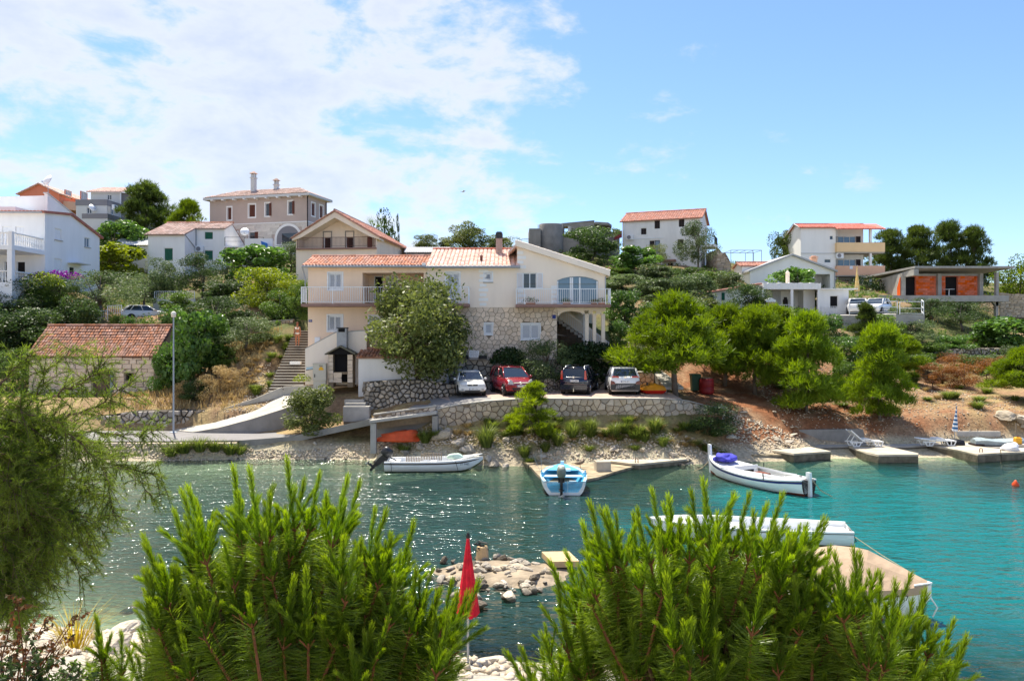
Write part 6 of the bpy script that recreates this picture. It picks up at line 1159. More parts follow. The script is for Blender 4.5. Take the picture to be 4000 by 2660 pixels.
# jetties, ledges
def slab_px(name, pts, z, h, mats, label=None, cat='jetty', kind=None, bevel=.0):
    q = [Vector(((u-CX)/F*(F*(EYE-z)/(v-HZ)), F*(EYE-z)/(v-HZ), z)) for u, v in pts]; c = q[0].copy(); mb = MB(); n = len(q); ar = sum(q[i].x*q[(i+1)%n].y-q[(i+1)%n].x*q[i].y for i in range(n))
    if ar < 0: q = q[::-1]
    q2 = []
    for i in range(n):
        a, b = q[i], q[(i+1)%n]; k = max(1, int((b-a).length/.9))
        for j in range(k): q2.append(a.lerp(b, j/k)+Vector((_rt.uniform(-.04,.04) if j else 0, _rt.uniform(-.04,.04) if j else 0, 0)))
    q = q2; n = len(q); mid = sum(q, Vector())/n
    tp = [p-c for p in q]; lo = [p-c+Vector((_rt.uniform(-.06,.06), _rt.uniform(-.02,.08), -h)) for p in q]; md = [p-c+Vector((_rt.uniform(-.03,.03),_rt.uniform(-.02,.02),-.09)) for p in q]
    mb.add(tp, [tuple(range(n))], 0); 
    for i in range(n): j = (i+1)%n; mb.quad(tp[i], md[i], md[j], tp[j], 0); mb.quad(md[i], lo[i], lo[j], md[j], 1)
    o = mb.obj(name, mats, loc=c, recalc=True)
    if label: tag(o, label, cat)
    if kind: o['kind'] = kind
    return o
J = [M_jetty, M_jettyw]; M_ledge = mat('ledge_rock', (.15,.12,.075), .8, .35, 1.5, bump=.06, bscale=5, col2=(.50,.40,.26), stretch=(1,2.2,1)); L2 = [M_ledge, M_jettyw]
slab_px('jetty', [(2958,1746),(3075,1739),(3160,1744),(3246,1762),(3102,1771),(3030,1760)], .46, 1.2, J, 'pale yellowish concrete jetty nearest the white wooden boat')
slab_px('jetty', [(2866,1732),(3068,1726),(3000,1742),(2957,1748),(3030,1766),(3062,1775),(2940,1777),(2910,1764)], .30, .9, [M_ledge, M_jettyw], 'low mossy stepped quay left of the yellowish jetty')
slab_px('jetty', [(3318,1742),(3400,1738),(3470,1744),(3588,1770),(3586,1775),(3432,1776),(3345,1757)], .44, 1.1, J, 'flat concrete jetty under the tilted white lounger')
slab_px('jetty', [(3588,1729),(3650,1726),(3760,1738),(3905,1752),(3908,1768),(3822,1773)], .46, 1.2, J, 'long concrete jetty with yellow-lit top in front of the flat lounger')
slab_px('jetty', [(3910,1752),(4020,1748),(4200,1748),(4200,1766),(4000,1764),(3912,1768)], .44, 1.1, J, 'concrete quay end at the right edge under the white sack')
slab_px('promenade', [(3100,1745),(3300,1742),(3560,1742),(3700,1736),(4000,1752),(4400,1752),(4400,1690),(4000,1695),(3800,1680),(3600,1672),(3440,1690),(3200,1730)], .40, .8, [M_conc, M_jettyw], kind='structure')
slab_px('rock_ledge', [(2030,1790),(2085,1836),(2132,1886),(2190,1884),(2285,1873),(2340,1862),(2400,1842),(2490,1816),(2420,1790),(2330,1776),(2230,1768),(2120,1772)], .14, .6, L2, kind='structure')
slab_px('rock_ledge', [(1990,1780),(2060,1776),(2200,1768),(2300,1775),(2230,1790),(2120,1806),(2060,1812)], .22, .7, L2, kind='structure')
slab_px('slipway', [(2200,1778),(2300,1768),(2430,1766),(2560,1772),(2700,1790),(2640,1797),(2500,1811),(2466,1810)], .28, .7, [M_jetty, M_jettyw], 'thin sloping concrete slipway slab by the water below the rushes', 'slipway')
mb = MB(); mb.box(-.36,-.25,-.6,.36,.3,.22); tag(mb.obj('concrete_block', J, loc=W(2354,1824,38.6)+Vector((0,0,.08)), rz=.1), 'small square concrete mooring block by the slipway', 'block')
mb = MB(); mb.tube([(-.07,0,0),(-.07,0,.16),(-.04,0,.22),(.04,0,.22),(.07,0,.16),(.07,0,0)], .022, 6); mr_ = mb.mesh('mooring_ring', M_rust, True)
for u, v, z, lb in ((2487,1807,.28,'rusty mooring ring at the tip of the slipway slab'),(3832,1766,.46,'rusty mooring ring on the corner of the long jetty')): D = F*(EYE-z)/(v-HZ); tag(link('mooring_ring', mr_, None, (XU(u,D),D,z)), lb, 'mooring ring')
mb = MB(); mb.prism([(XU(3118,46.2),46.2,.3),(XU(3385,46.0),46.0,.3),(XU(3372,46.0),46.0,1.28),(XU(3122,46.2),46.2,1.22)], (0,.3,0)); tag(mb.obj('concrete_wall', mat('stained_concrete', (.30,.285,.26), .92, .3, .7, bump=.01, bscale=8), recalc=True), 'stained grey concrete wall behind the tilted lounger', 'wall')
mb = MB(); mb.box(0,0,0,2.6,.4,.62); tag(mb.obj('concrete_bench', M_conc, loc=(XU(3750,46.6),46.9,.42)), 'low broken concrete bench behind the striped umbrella', 'bench')
def boat_shelter():
    R = thing('boat_shelter', 'open concrete boat shelter with slab roof built under the lane', 'shelter', (-7.65,42.5,1.0)); mb = MB(); mb.prism([(-.05,-.25,1.05),(3.55,.15,1.5),(3.55,.95,1.5),(-.05,.75,1.05)], (0,0,.14)); mb.obj('roof', M_conc, R, recalc=True)
    mb = MB(); mb.box(0,-.15,-.6,.3,.15,1.045); mb.obj('post', M_conc, R); mb = MB(); mb.box(.0,1.15,-.6,3.6,1.25,1.3); mb.box(3.3,.2,-.6,3.6,1.3,1.4); mb.obj('wall', M_concd, R)  # back wall added close and in dark concrete to paint the interior shade
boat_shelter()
def blob(name, loc, dims, m, seed, label, cat, disp=.25, group=None, flat=.0):
    import bmesh
    bm = bmesh.new(); bmesh.ops.create_icosphere(bm, subdivisions=3, radius=1)
    for v in bm.verts:
        p = v.co.copy(); k = 1+disp*mnoise.fractal(p*1.4+Vector((seed,seed*2.3,0)), 1, 2, 4); v.co = Vector((p.x*k*dims[0], p.y*k*dims[1], max(p.z*k, -.35)*dims[2]))
    me = bpy.data.meshes.new(name); bm.to_mesh(me); bm.free(); me.materials.append(m); me.polygons.foreach_set('use_smooth', [True]*len(me.polygons)); return tag(link(name, me, None, loc), label, cat, group)
blob('tarpaulin', (-6.1,42.9,1.15), (1.25,.45,.42), mat('orange_tarp', (.62,.09,.025), .6, .12, 4), 3, 'crumpled orange tarpaulin lying in the boat shelter', 'tarpaulin', .5)
blob('sack', W(3950,1752,43.3), (.48,.3,.30), mat('white_cloth', (.78,.78,.78), .8, .05, 4), 5, 'white cloth sack slumped on the quay at the right edge', 'sack', .45)
# rocks
def rock_mesh(seed, sub=2, disp=.34, flat=.62):
    import bmesh
    bm = bmesh.new(); bmesh.ops.create_icosphere(bm, subdivisions=sub, radius=1); r = random.Random(seed); cuts = [(Vector((r.gauss(0,1),r.gauss(0,1),r.gauss(0,1))).normalized(), r.uniform(.42,.8)) for _ in range(11)]
    for v in bm.verts:
        p = v.co.normalized(); d = 1.0
        for n, c in cuts:
            k = p.dot(n)
            if k > 0: d = min(d, c/k)
        d *= 1+disp*.3*mnoise.noise(p*2.2+Vector((seed*3.1,0,0))); d *= 1+.10*mnoise.noise(p*5.5+Vector((0,seed*2.7,0))); v.co = Vector((p.x*d, p.y*d*.8, p.z*d*flat))
    me = bpy.data.meshes.new('rock'); bm.to_mesh(me); bm.free(); return me
ROCKS = [rock_mesh(s, 3) for s in range(8)]
def rock_set(m):
    out = []
    for r in ROCKS:
        c = r.copy(); c.materials.clear(); c.materials.append(m); out.append(c)
    return out
def wet_band(m):      # stones are dark where the water keeps them wet
    nt = m.node_tree; b = nt.nodes['Principled BSDF']; src = b.inputs['Base Color'].links[0].from_socket; N = nt.nodes.new; L = nt.links.new; g = N('ShaderNodeNewGeometry'); s = N('ShaderNodeSeparateXYZ'); L(g.outputs['Position'], s.inputs[0]); r = N('ShaderNodeMapRange'); r.inputs['From Min'].default_value = .05; r.inputs['From Max'].default_value = .16; r.inputs['To Min'].default_value = .25; L(s.outputs[2], r.inputs[0]); x = N('ShaderNodeMixRGB'); x.blend_type = 'MULTIPLY'; x.inputs[0].default_value = 1; L(src, x.inputs[1]); L(r.outputs[0], x.inputs[2]); L(x.outputs[0], b.inputs['Base Color']); return m
RW, RG, RD = rock_set(wet_band(mat('shore_stone', (0.50,0.43,0.33), 0.9, 0.28, 3, rand=0.3, bump=0.03, bscale=12))), rock_set(M_stoneg), rock_set(mat('wet_rock', (.12,.095,.065), .6, .4, 4, bump=.03, bscale=10))
def rock(x, y, z, s, label, group, ms=None, sq=1.0, rr=_rt): o = link('rock', rr.choice(ms or RW), None, (x,y,z), (rr.uniform(-.3,.3), rr.uniform(-.3,.3), rr.uniform(0,6.28)), (s*rr.uniform(.8,1.3), s*rr.uniform(.7,1.1), s*sq*rr.uniform(.8,1.2))); return tag(o, label, 'rock', group)
for u, v, D, s in ((1722,1672,42.6,.62),(1752,1650,43.0,.5),(1790,1700,42.2,.75),(1830,1720,41.8,.7),(1700,1735,41.8,.55),(1860,1752,41.3,.6),(1935,1800,40.9,.55),(1975,1805,40.6,.5),(1905,1795,41.2,.5),(1640,1600+110,42.4,.45),(1585,1735,42.4,.4)):
    x, y, _ = W(u,v,D); s *= .82; rock(x, y, gz(x,y)+s*.15, s, near('weathered boulder',u,v), 'boulders below the retaining wall', RG)
for i in range(46):
    x = _rt.uniform(-1,11.5); y = _rt.uniform(40.6,42.7); rock(x, y, gz(x,y)+.05, _rt.uniform(.13,.34), 'pale limestone block on the shore between rushes and slipway', 'shore blocks below the rushes', RW, .8)
for i in range(26):
    x = _rt.uniform(11.5,17); y = _rt.uniform(43.2,47.0); rock(x, y, gz(x,y)+.03, _rt.uniform(.15,.4), 'flat limestone slab on the reddish bank left of the jetties', 'flat stones on the red bank', RW, .45)
for i in range(30):
    x = _rt.uniform(-18.5,-9); y = _rt.uniform(42.6,44); rock(x, y, gz(x,y)+.03, _rt.uniform(.10,.24), 'rounded pale stone on the beach left of the white skiff', 'stones on the pebble beach', RW, .8)
for u, v, D, s in ((3930,1600,47.8,1.1),(3990,1608,47.6,1.2),(4030,1622,47.2,1.2),(3905,1690,45.9,.5),(3860,1665,46.4,.55)):
    x, y, _ = W(u,v,D); rock(x, y, gz(x,y)+.1, s, near('flat grey outcrop',u,v), 'grey outcrops at right', RG, .45)
# islet of loose rocks in the bay
def islet():
    mb = MB(); q = []
    import bmesh
    bm = bmesh.new(); bmesh.ops.create_icosphere(bm, subdivisions=4, radius=1)
    for v in bm.verts:
        p = v.co; k = 1+.22*mnoise.fractal(p*1.6+Vector((3,1,7)),1,2,4); v.co = Vector((p.x*k*2.7+.35, p.y*k*1.8, p.z*.42*k-.29))
    me = bpy.data.meshes.new('rock_shoal'); bm.to_mesh(me); bm.free(); me.materials.append(mat('shoal_rock', (.26,.205,.14), .8, .4, 2, bump=.05, bscale=6)); me.polygons.foreach_set('use_smooth', [True]*len(me.polygons)); struct(link('rock_shoal', me, None, (-.55,22.4,0)))
    r = random.Random(5); big = [(1995,2205,.42,RW),(1735,2170,.2,RD),(1965,2165,.25,RD),(2010,2178,.24,RW),(1895,2195,.22,RW),(2095,2240,.3,RD),(2055,2262,.26,RW),(1985,2310,.30,RW),(1870,2345,.27,RD),(2080,2285,.24,RW),(1800,2200,.24,RW),(1760,2245,.25,RW)]
    for u, v, s, ms in big: D = F*(EYE-.12)/(v+14-HZ); rock(XU(u,D), D, .10, s, 'larger rock lying on the shoal behind the red umbrella', 'larger rocks of the shoal', ms, .95, r)
    n = 0
    while n < 75:
        a = r.uniform(0,6.28); k = r.random()**.5; x, y = -.62+1.75*k*math.cos(a), 22.1+2.0*k*math.sin(a)
        if y > 23.6 and x < -1: continue
        rock(x, y, .06+.12*(1-k), r.uniform(.09,.24), 'small loose stone on the rocky shoal behind the red umbrella', 'loose stones of the shoal', RD if r.random() < .22 else RW, .85, r); n += 1
    mb = MB(); z = .30; qq = [Vector((XU(u,F*(EYE-z)/(v-HZ)), F*(EYE-z)/(v-HZ), z)) for u, v in ((2116,2154),(2222,2152),(2263,2191),(2154,2193))]; mb.prism([p-qq[0] for p in qq], (0,0,-.17)); tag(mb.obj('paving_slab', mat('tan_slab', (.50,.36,.20), .9, .12, 5), None, loc=qq[0], recalc=True), 'square tan paving slab lying on the shoal', 'slab')
    mb = MB(); mb.lathe([(.2,-.2),(.17,.35),(.1,.36)], 8, (0,0,0)); o = tag(mb.obj('broken_post', mat('tan_slab', (.5,.36,.2)), None, loc=(XU(1884,23.6),23.6,.1)), 'short broken stump wrapped in black rope on the shoal', 'stump'); q = MB(); rr = random.Random(2)
    for i in range(7): q.tube([Vector((rr.uniform(-.3,.2),rr.uniform(-.2,.1),.30+rr.uniform(-.1,.2))) for _ in range(4)], .018, 5)
    q.obj('rope', M_black, o)
islet()
for u, v, s, lb in ((50,2345,.45,'flat rock awash near the tamarisk at lower left'),(155,2350,.28,'white wet stone breaking the water near the left bank'),(505,2370,.3,'yellowish submerged stone just left of the left pine')): D = F*EYE/(v-HZ); rock(XU(u,D), D, -.06, s, lb, None, RW, .45)
for i in range(34):
    x = _rt.uniform(-9.5,-4.6); y = _rt.uniform(12.2,16.6); rock(x, y, gz(x,y)+.05, _rt.uniform(.2,.62), 'white limestone boulder on the near bank at lower left', 'white boulders on the near bank', RW, .7)
for i in range(14):
    x = _rt.uniform(-3,3); y = _rt.uniform(13,15.9); rock(x, y, gz(x,y)+.03, _rt.uniform(.2,.6), 'flat limestone slab on the near bank between the two pines', 'slabs between the pines', RW, .4)
def pebbles():
    rng = np.random.default_rng(3); P = []; S = []
    for n, x0, x1, y0, y1, s0, s1 in ((5200,-32,-3.2,42.3,43.6,.03,.10),(2600,-8,12,41.0,43.2,.03,.10),(900,12,17,43,46,.03,.10),(1500,-18,-11.5,48.7,53,.03,.08),(2500,16,32,45.5,56,.02,.07),(700,-9.6,3,12,17,.04,.14)):
        P.append(np.stack([rng.uniform(x0,x1,n), rng.uniform(y0,y1,n)],1)); S.append(rng.uniform(s0,s1,n))
    P = np.concatenate(P); S = np.concatenate(S); Z = ground(P[:,0],P[:,1]); k = Z > -.25; P, S, Z = P[k], S[k], Z[k]
    O = np.array([(1,0,0),(-1,0,0),(0,1,0),(0,-1,0),(0,0,.7),(0,0,-.7)],float); Fc = np.array([(0,2,4),(2,1,4),(1,3,4),(3,0,4),(2,0,5),(1,2,5),(3,1,5),(0,3,5)])
    n = len(P); a = rng.uniform(0,6.28,n); V = O[None]*S[:,None,None]*(1+.35*rng.normal(size=(n,6,3)).clip(-1,1)); c, s = np.cos(a)[:,None], np.sin(a)[:,None]; V = np.stack([V[...,0]*c-V[...,1]*s, V[...,0]*s+V[...,1]*c, V[...,2]],-1)+np.concatenate([P,(Z+.02)[:,None]],1)[:,None]
    stuff(link('pebbles', np_mesh('pebbles', V.reshape(-1,3), (np.arange(n)[:,None,None]*6+Fc[None]).reshape(-1,3), M_stonew, np.repeat(rng.random(n),6))), 'pale pebbles and rubble scattered along the shore and banks', 'pebbles')
pebbles()
for i, (u0, u1, v) in enumerate(((1345,1420,1562),(1348,1425,1574),(1340,1440,1588))): o = MB(); o.box(0,0,-.9,XU(u1,47)-XU(u0,47),.55,0); tag(o.obj('garden_step', M_conc, None, loc=W(u0,v,46.9-.4*i)), ('top','middle','lowest')[i]+' of the three concrete garden steps left of the rubble wall', 'step', 'garden steps')
# railings and block walls on the slopes
def rail_thing(label, pts, h, gap=.16, m=None, name='railing', **k):
    p = [Vector(q) for q in pts]; o = railing(None, [q-p[0] for q in p], h, gap, .012, m, name, **k); o.location = p[0]; return tag(o, label, 'railing')
rail_thing('long white metal railing just above the cottage roof ridge', [W(238,1265,62),W(310,1265,62),W(366,1264,62)], .74)
rail_thing('short white railing section stepping up left of the white hatchback', [W(368,1250,62.4),W(420,1248,62.4)], .72); rail_thing('highest short white railing beside the white hatchback roof', [W(421,1232,63),W(475,1228,63)], .75)
mb = MB(); mb.prism([W(598,1215,70),W(760,1215,70),W(760,1168,70),W(598,1168,70)], (0,.25,0)); o = tag(mb.obj('retaining_wall', M_lgray, recalc=True), 'pale rendered garden wall above the white hatchback', 'wall'); rail_thing('white garden railing standing on the pale rendered wall', [W(602,1168,69.9)+Vector((0,.1,0)),W(680,1168,69.9)+Vector((0,.1,0)),W(758,1168,69.9)+Vector((0,.1,0))], .68)
def block_wall():
    x0, x1, D = XU(3258,67), XU(3420,67), 67; z0, z1 = ZV(1305,67), ZV(1232,67); R = thing('block_wall', 'grey concrete block wall with a dark opening below the flat-roofed house', 'wall', (x0,D,z0)); w, h = x1-x0, z1-z0; hl = (.25,.75,h-1.0,h-.35); mb = MB(); wall(mb, (0,0), (w,0), -1, h, [hl], 0, .3); mb.quad((0,0,h),(w,0,h),(w,3,h),(0,3,h)); mb.quad((w,0,-1),(w,3,-1),(w,3,h),(w,0,h)); mb.quad((0,3,-1),(0,0,-1),(0,0,h),(0,3,h)); mb.obj('wall', M_mortarl, R); mb = MB(); mb.box(hl[0],.28,hl[2],hl[1],.3,hl[3]); mb.obj('opening', M_dark, R)
    pol = []; t = 0; j = 0
    while t < h-.1:
        s = -(j%2)*.2
        while s < w-.05: pol.append([(max(s,0),t),(min(s+.4,w),t),(min(s+.4,w),min(t+.2,h)),(max(s,0),min(t+.2,h))]); s += .4
        t += .2; j += 1
    stones(R, pol, lambda s, t: Vector((s,0,t)), lambda s: Vector((0,-1,0)), mat('concrete_block', (.36,.34,.30), .95, .15, 6, rand=.15), .015, .016, .005, 300, [hl], name='block', restname='blocks')
block_wall()
rail_thing('white tubular railing along the track by the parked white cars', [W(3318,1226,66.6),W(3372,1222,67),W(3505,1222,68)], 1.0, 9, mid=.5, low=.05, top=.03); rail_thing('angled white tubular railing at the end of the track wall', [W(3515,1226,67),W(3608,1228,66),W(3600,1218,70)], 1.05, 9, mid=.5, low=.05, top=.035)
mb = MB(); mb.prism([W(3500,1268,66.2),W(3612,1262,65.6),W(3612,1230,65.6),W(3500,1228,66.2)], (0,.4,0)); tag(mb.obj('track_wall', M_conc, recalc=True), 'short grey concrete wall under the angled white railing', 'wall')
mb = MB(); p = [W(3250,1234,67.2),W(3500,1228,66.9),W(3520,1218,72),W(3290,1222,72)]; mb.prism(p, (0,0,-.3)); struct(mb.obj('track', M_conc, recalc=True))
mb = MB(); p = [W(440,1262,66),W(700,1262,66.4),W(700,1236,71),W(440,1236,71)]; mb.prism(p, (0,0,-.4)); struct(mb.obj('hill_road', M_conc, recalc=True))
# ---------------------------------------------------------------- trees and shrubs
B, BG = M_bark, M_barkg
def T(kind, leaf, u, vb, D, hp, wp, label, name='tree', cat='tree', group=None, bark=None, seed=None, dz=0.0, onground=True, depth=None):
    x = XU(u,D); h = hp/F*D; w = wp/F*D; zb = ZV(vb,D) if not onground else gz(x,D)-.05
    top = ZV(vb-hp,D); h = max(.4, top-zb); return tree(kind, leaf, x, D, h, w, label, name, cat, group, bark, seed, zb, d=depth)
SH = dict(name='shrub', cat='shrub')
for a in [
 ('pine',M_leaf_pined,570,925,96,215,225,'tall dark round pine right of the grey stepped house'),('pine',M_leaf_pine,735,905,94,135,150,'smaller yellow-green pine leaning out right of the dark round pine'),
 ('fig',M_leaf_fig,455,965,86,115,230,'glossy green vine thicket below the grey stepped house'),('fig',M_leaf_lime,470,1085,81,140,210,'spreading light green tree in front of the small white hut'),
 ('olive',M_leaf_olive,645,1145,72,140,190,'olive tree in front of the left green-shuttered window'),('olive',M_leaf_dark,790,1150,73,165,210,'dark olive tree hiding the foot of the green-shuttered house'),
 ('fig',M_leaf_fig,1000,1110,76,165,270,'dark glossy citrus tree below the terrace with the blue cloth'),('olive',M_leaf_olive,1135,1090,79,145,150,'grey-green olive beside the wall of the beige gable house'),
 ('dark',M_leaf_lime,1040,1245,66,205,240,'bright lime-green bush tree left of the beige gable house'),('dark',M_leaf_lime,1150,1255,64.5,165,170,'second lime-green tree touching the peach house corner'),
 ('olive',M_leaf_dark,60,1250,61.5,175,290,'big dark olive at the left edge below the balustrade'),('olive',M_leaf_bush,235,1170,63.5,100,170,'yellowish flowering tree under the white house corner'),('olive',M_leaf_olive,400,1210,65,160,280,'wide olive with a leaning trunk above the white railing'),('olive',M_leaf_olive,560,1180,70,125,210,'rounded olive above the white hatchback'),
 ('dark',M_leaf_dark,110,1420,58.5,230,280,'dense dark tree behind the left end of the stone cottage'),('dark',M_leaf_dark,-40,1380,58,220,240,'dark tree cut by the left picture edge beside the cottage'),('olive',M_leaf_bush,30,1500,54,150,200,'light green shrub tree left of the stone cottage wall'),
 ('fig',M_leaf_fig,745,1490,52.3,310,225,'large glossy fig tree right behind the stone cottage'),('fig',M_leaf_fig,800,1440,54,240,190,'second fig tree between the lamp post and the olive slope'),('olive',M_leaf_olive,960,1440,55,210,250,'olive tree on the slope left of the stairs'),('olive',M_leaf_dark,860,1290,60,140,230,'dark bushy olive above the fig trees'),('dark',M_leaf_bush,1090,1260,62,130,150,'green tree at the top of the stairs'),('dark',M_leaf_bush,1180,1270,61,180,110,'green tree squeezed against the peach house side wall'),
 ('pine',M_leaf_pine,2640,1542,47.6,405,445,'umbrella-shaped pine with curved trunk right of the parking'),('pine',M_leaf_pine,2830,1520,52,335,310,'pine behind the red barrel in the shady grove'),('pine',M_leaf_pine,2950,1530,50.5,335,300,'pine with straight trunk in the middle of the shady grove'),('pinel',M_leaf_pine,3150,1632,48.0,430,335,'broad low-branched pine covering the red bank left of the loungers'),('pinel',M_leaf_pine,3440,1632,48.0,375,300,'round pine on its own above the striped umbrella path'),('pine',M_leaf_pine,4010,1560,51,215,260,'pine cut by the right picture edge on the red bank'),('pine',M_leaf_pine,3030,1480,54.5,290,280,'pine at the back of the grove below the flat-roofed house'),
 ('dark',M_leaf_dark,2310,1070,89,190,250,'large dark evergreen in front of the concrete shell'),('fig',M_leaf_fig,2480,1100,84,135,200,'glossy fig left of the pink parasol'),('olive',M_leaf_olive,2725,1062,89,205,165,'tall grey-green tree against the white red-roofed house'),('dark',M_leaf_pined,3065,1030,101,140,120,'pine behind the left gable of the balcony house'),
 ('ridge',M_leaf_pined,3475,1085,103,195,190,'ridge pine just right of the ochre balcony'),('ridge',M_leaf_pined,3585,1090,104,215,220,'second ridge pine, with a narrow top, behind the block house'),('ridge',M_leaf_pined,3705,1085,105,225,210,'tallest ridge pine behind the block house'),('ridge',M_leaf_pined,3800,1085,103,205,180,'rightmost of the ridge pines behind the block house'),('dark',M_leaf_pine,3985,1160,94,160,200,'yellow-green pine at the right edge behind the ruin wall'),
 ('dark',M_leaf_pined,1500,985,92,150,160,'dark tree behind the beige gable roof'),('dark',M_leaf_oak,1665,990,100,75,110,'low round tree on the skyline above the shed'),('dark',M_leaf_oak,1830,1000,95,140,180,'broad dark oak on the skyline behind the chimney'),('dark',M_leaf_oak,1945,1000,98,85,150,'lower oak on the skyline left of the concrete shell'),('dark',M_leaf_oak,1740,1000,99,75,110,'low oak on the skyline behind the corrugated shed'),
 ('fig',M_leaf_fig,3110,1140,75,105,190,'leafy tree rising behind the roof of the flat-roofed house'),('dark',M_leaf_dark,2925,1240,67.5,135,170,'dark olive in front of the red-tiled annex'),('olive',M_leaf_oak,2560,1040,90,90,120,'yellowish shrub tree by the pink parasol'),
 ('olive',M_leaf_dark,3640,1270,74,110,190,'dark rounded olive under the block house slab'),('olive',M_leaf_dark,3760,1300,71,125,190,'dark olive beside the concrete pillar of the block house'),('fig',M_leaf_fig,3950,1350,66,120,250,'glossy fig behind the dry-stone field wall'),('olive',M_leaf_olive,3560,1345,66,100,220,'grey olive thicket left of the dry-stone wall'),('olive',M_leaf_olive,3960,1500,58.5,160,150,'grey-green shrub tree beside the rust-brown bushes'),
 ('cone',M_leaf_pined,3380,1350,62,175,170,'dark conical juniper in front of the block wall'),('cone',M_leaf_pine,3540,1480,56,180,190,'bushy young pine left of the rust-brown shrubs'),('dark',M_leaf_fig,3320,1420,57,110,180,'green shrub tree behind the broad low-branched pine')]:
    T(*a)
oak = T('oak', M_leaf_oak, 1636, 1500, 47.7, 425, 450, 'large holm oak in front of the house front wall', bark=B, seed=1)
T('olive', M_leaf_olive, 2128, 1475, 49.2, 155, 225, 'grey olive tree growing from the round stone planter', seed=0); T('bush', M_leaf_oak, 1228, 1705, 45.2, 200, 235, 'loose bush between the ramp and the boat shelter', seed=1, **SH)
T('young', leafmat('leaf_pine_young', (.07,.12,.008), (.31,.38,.03), .45), 2088, 1740, 42.7, 258, 250, 'young bright pine on the bank right below the red car', seed=0, bark=B); T('low_olive', M_leaf_dark, 2785, 1722, 43.6, 150, 225, 'dark round lentisk bush at the end of the retaining wall', **SH)
for i, u in enumerate((1502,1553)): T('cypress', M_leaf_dark, u, 960, 88, 135, 26, ('left' if i == 0 else 'right')+' of two thin dark cypresses behind the beige gable roof', group='thin cypresses')
for u, vb, D, hp, wp, lf in ((2400,1130,82,80,170,M_leaf_bush),(2430,1180,72,110,220,M_leaf_olive),(2560,1130,78,95,200,M_leaf_olive),(2660,1120,80,80,180,M_leaf_dark),(2560,1200,68,115,230,M_leaf_olive),(2700,1190,69,120,220,M_leaf_olive),(2790,1140,78,85,190,M_leaf_bush),(2850,1160,74,100,180,M_leaf_olive),(2440,1270,60,140,170,M_leaf_fig),(2540,1290,58,110,200,M_leaf_bush),(2680,1280,60,120,200,M_leaf_dark),(2760,1250,62,90,180,M_leaf_oak),(2330,1150,76,90,190,M_leaf_bush),(2250,1110,82,90,190,M_leaf_oak),(2120,1080,86,70,170,M_leaf_bush),(2420,1340,55,90,110,M_leaf_fig),(3120,1290,62,90,180,M_leaf_bush),(3230,1330,60,100,170,M_leaf_fig),(3450,1300,66,80,150,M_leaf_bush),(3520,1270,68,70,150,M_leaf_olive),(3720,1370,66,60,180,M_leaf_fig),(3640,1390,64,55,150,M_leaf_bush),(3860,1320,68,60,150,M_leaf_fig),(3290,1480,53,70,120,M_leaf_bush),(3600,1470,59.5,90,140,M_leaf_bush),(3800,1465,60.5,80,170,M_leaf_bush),(3910,1450,60.5,70,150,M_leaf_olive),(3540,1420,62,70,160,M_leaf_bush),(3010,1440,56,80,160,M_leaf_dark),(2880,1420,57,80,160,M_leaf_bush)):
    T('bush', lf, u, vb, D, hp, wp, near('scrub bush',u,vb-hp/2), group='scrub bushes on the right slope', **SH)
for u, vb, D, hp, wp, lf in ((330,1060,80,70,150,M_leaf_bush),(860,1190,68,90,200,M_leaf_dark),(700,1210,67,70,170,M_leaf_bush),(930,1180,69,85,170,M_leaf_olive),(500,1262,62,28,100,M_leaf_fig),(450,1262,62,40,70,M_leaf_bush),(690,1290,60,90,160,M_leaf_fig),(590,1300,60,60,130,M_leaf_bush),(930,1300,60,90,190,M_leaf_dark),(1030,1380,56,80,130,M_leaf_bush),(150,1200,63,80,160,M_leaf_bush),(300,1250,61,90,190,M_leaf_dark),(180,1290,60,90,200,M_leaf_dark),(-30,1200,64,90,200,M_leaf_olive),(1270,1010,90,60,130,M_leaf_dark),(1130,1150,71,80,130,M_leaf_bush),(640,1450,53,110,120,M_leaf_fig),(870,1430,54,80,140,M_leaf_bush),(760,1540,50.5,60,120,M_leaf_dark)):
    T('bush', lf, u, vb, D, hp, wp, near('scrub bush',u,vb-hp/2), group='scrub bushes on the left slope', **SH)
for u, vb, D, hp, wp in ((3620,1500,58,85,130),(3690,1520,57,100,150),(3770,1540,56,130,170),(3850,1520,57,120,150),(3720,1470,60,90,150),(3900,1480,58.5,95,130),(3640,1545,55,60,110)):
    T('dry', M_leaf_dry, u, vb, D, hp, wp, near('rust-brown dried shrub',u,vb-hp/2), group='rust-brown shrubs', **SH)
for u, vb, D, hp, wp in ((860,1490,51.5,70,120),(800,1520,50.5,55,110),(930,1500,51.5,70,110),(720,1530,50.5,50,90)):
    T('dry', M_leaf_straw, u, vb, D, hp, wp, near('straw-coloured weed clump',u,vb-hp/2), group='dry weeds on the left bank', **SH)
def ivy(label, u, v, D, rx, rzz, ry, n, seed, leaf=None, name='ivy'):
    p = W(u,v,D); o = leaf_blob(name, rx, rzz, ry, n, .16, leaf or M_leaf_ivy, seed, None, 1.3); o.location = p; tag(o, label, 'ivy'); o['kind'] = 'stuff'; return o
ivy('dark ivy mass spilling over the terrace wall under the porch columns', 2310, 1400, 50.1, 2.1, 1.1, .6, 2600, 3); ivy('dark ivy hanging over the wall left of the olive planter', 1985, 1420, 50.1, 1.25, 1.1, .5, 1500, 4); ivy('dark creeper hanging behind the dark blue car', 2330, 1490, 50.0, 1.6, 1.4, .4, 1700, 6); ivy('dark creeper on the wall behind the white car', 2250, 1420, 50.2, 1.4, .7, .45, 1300, 8)
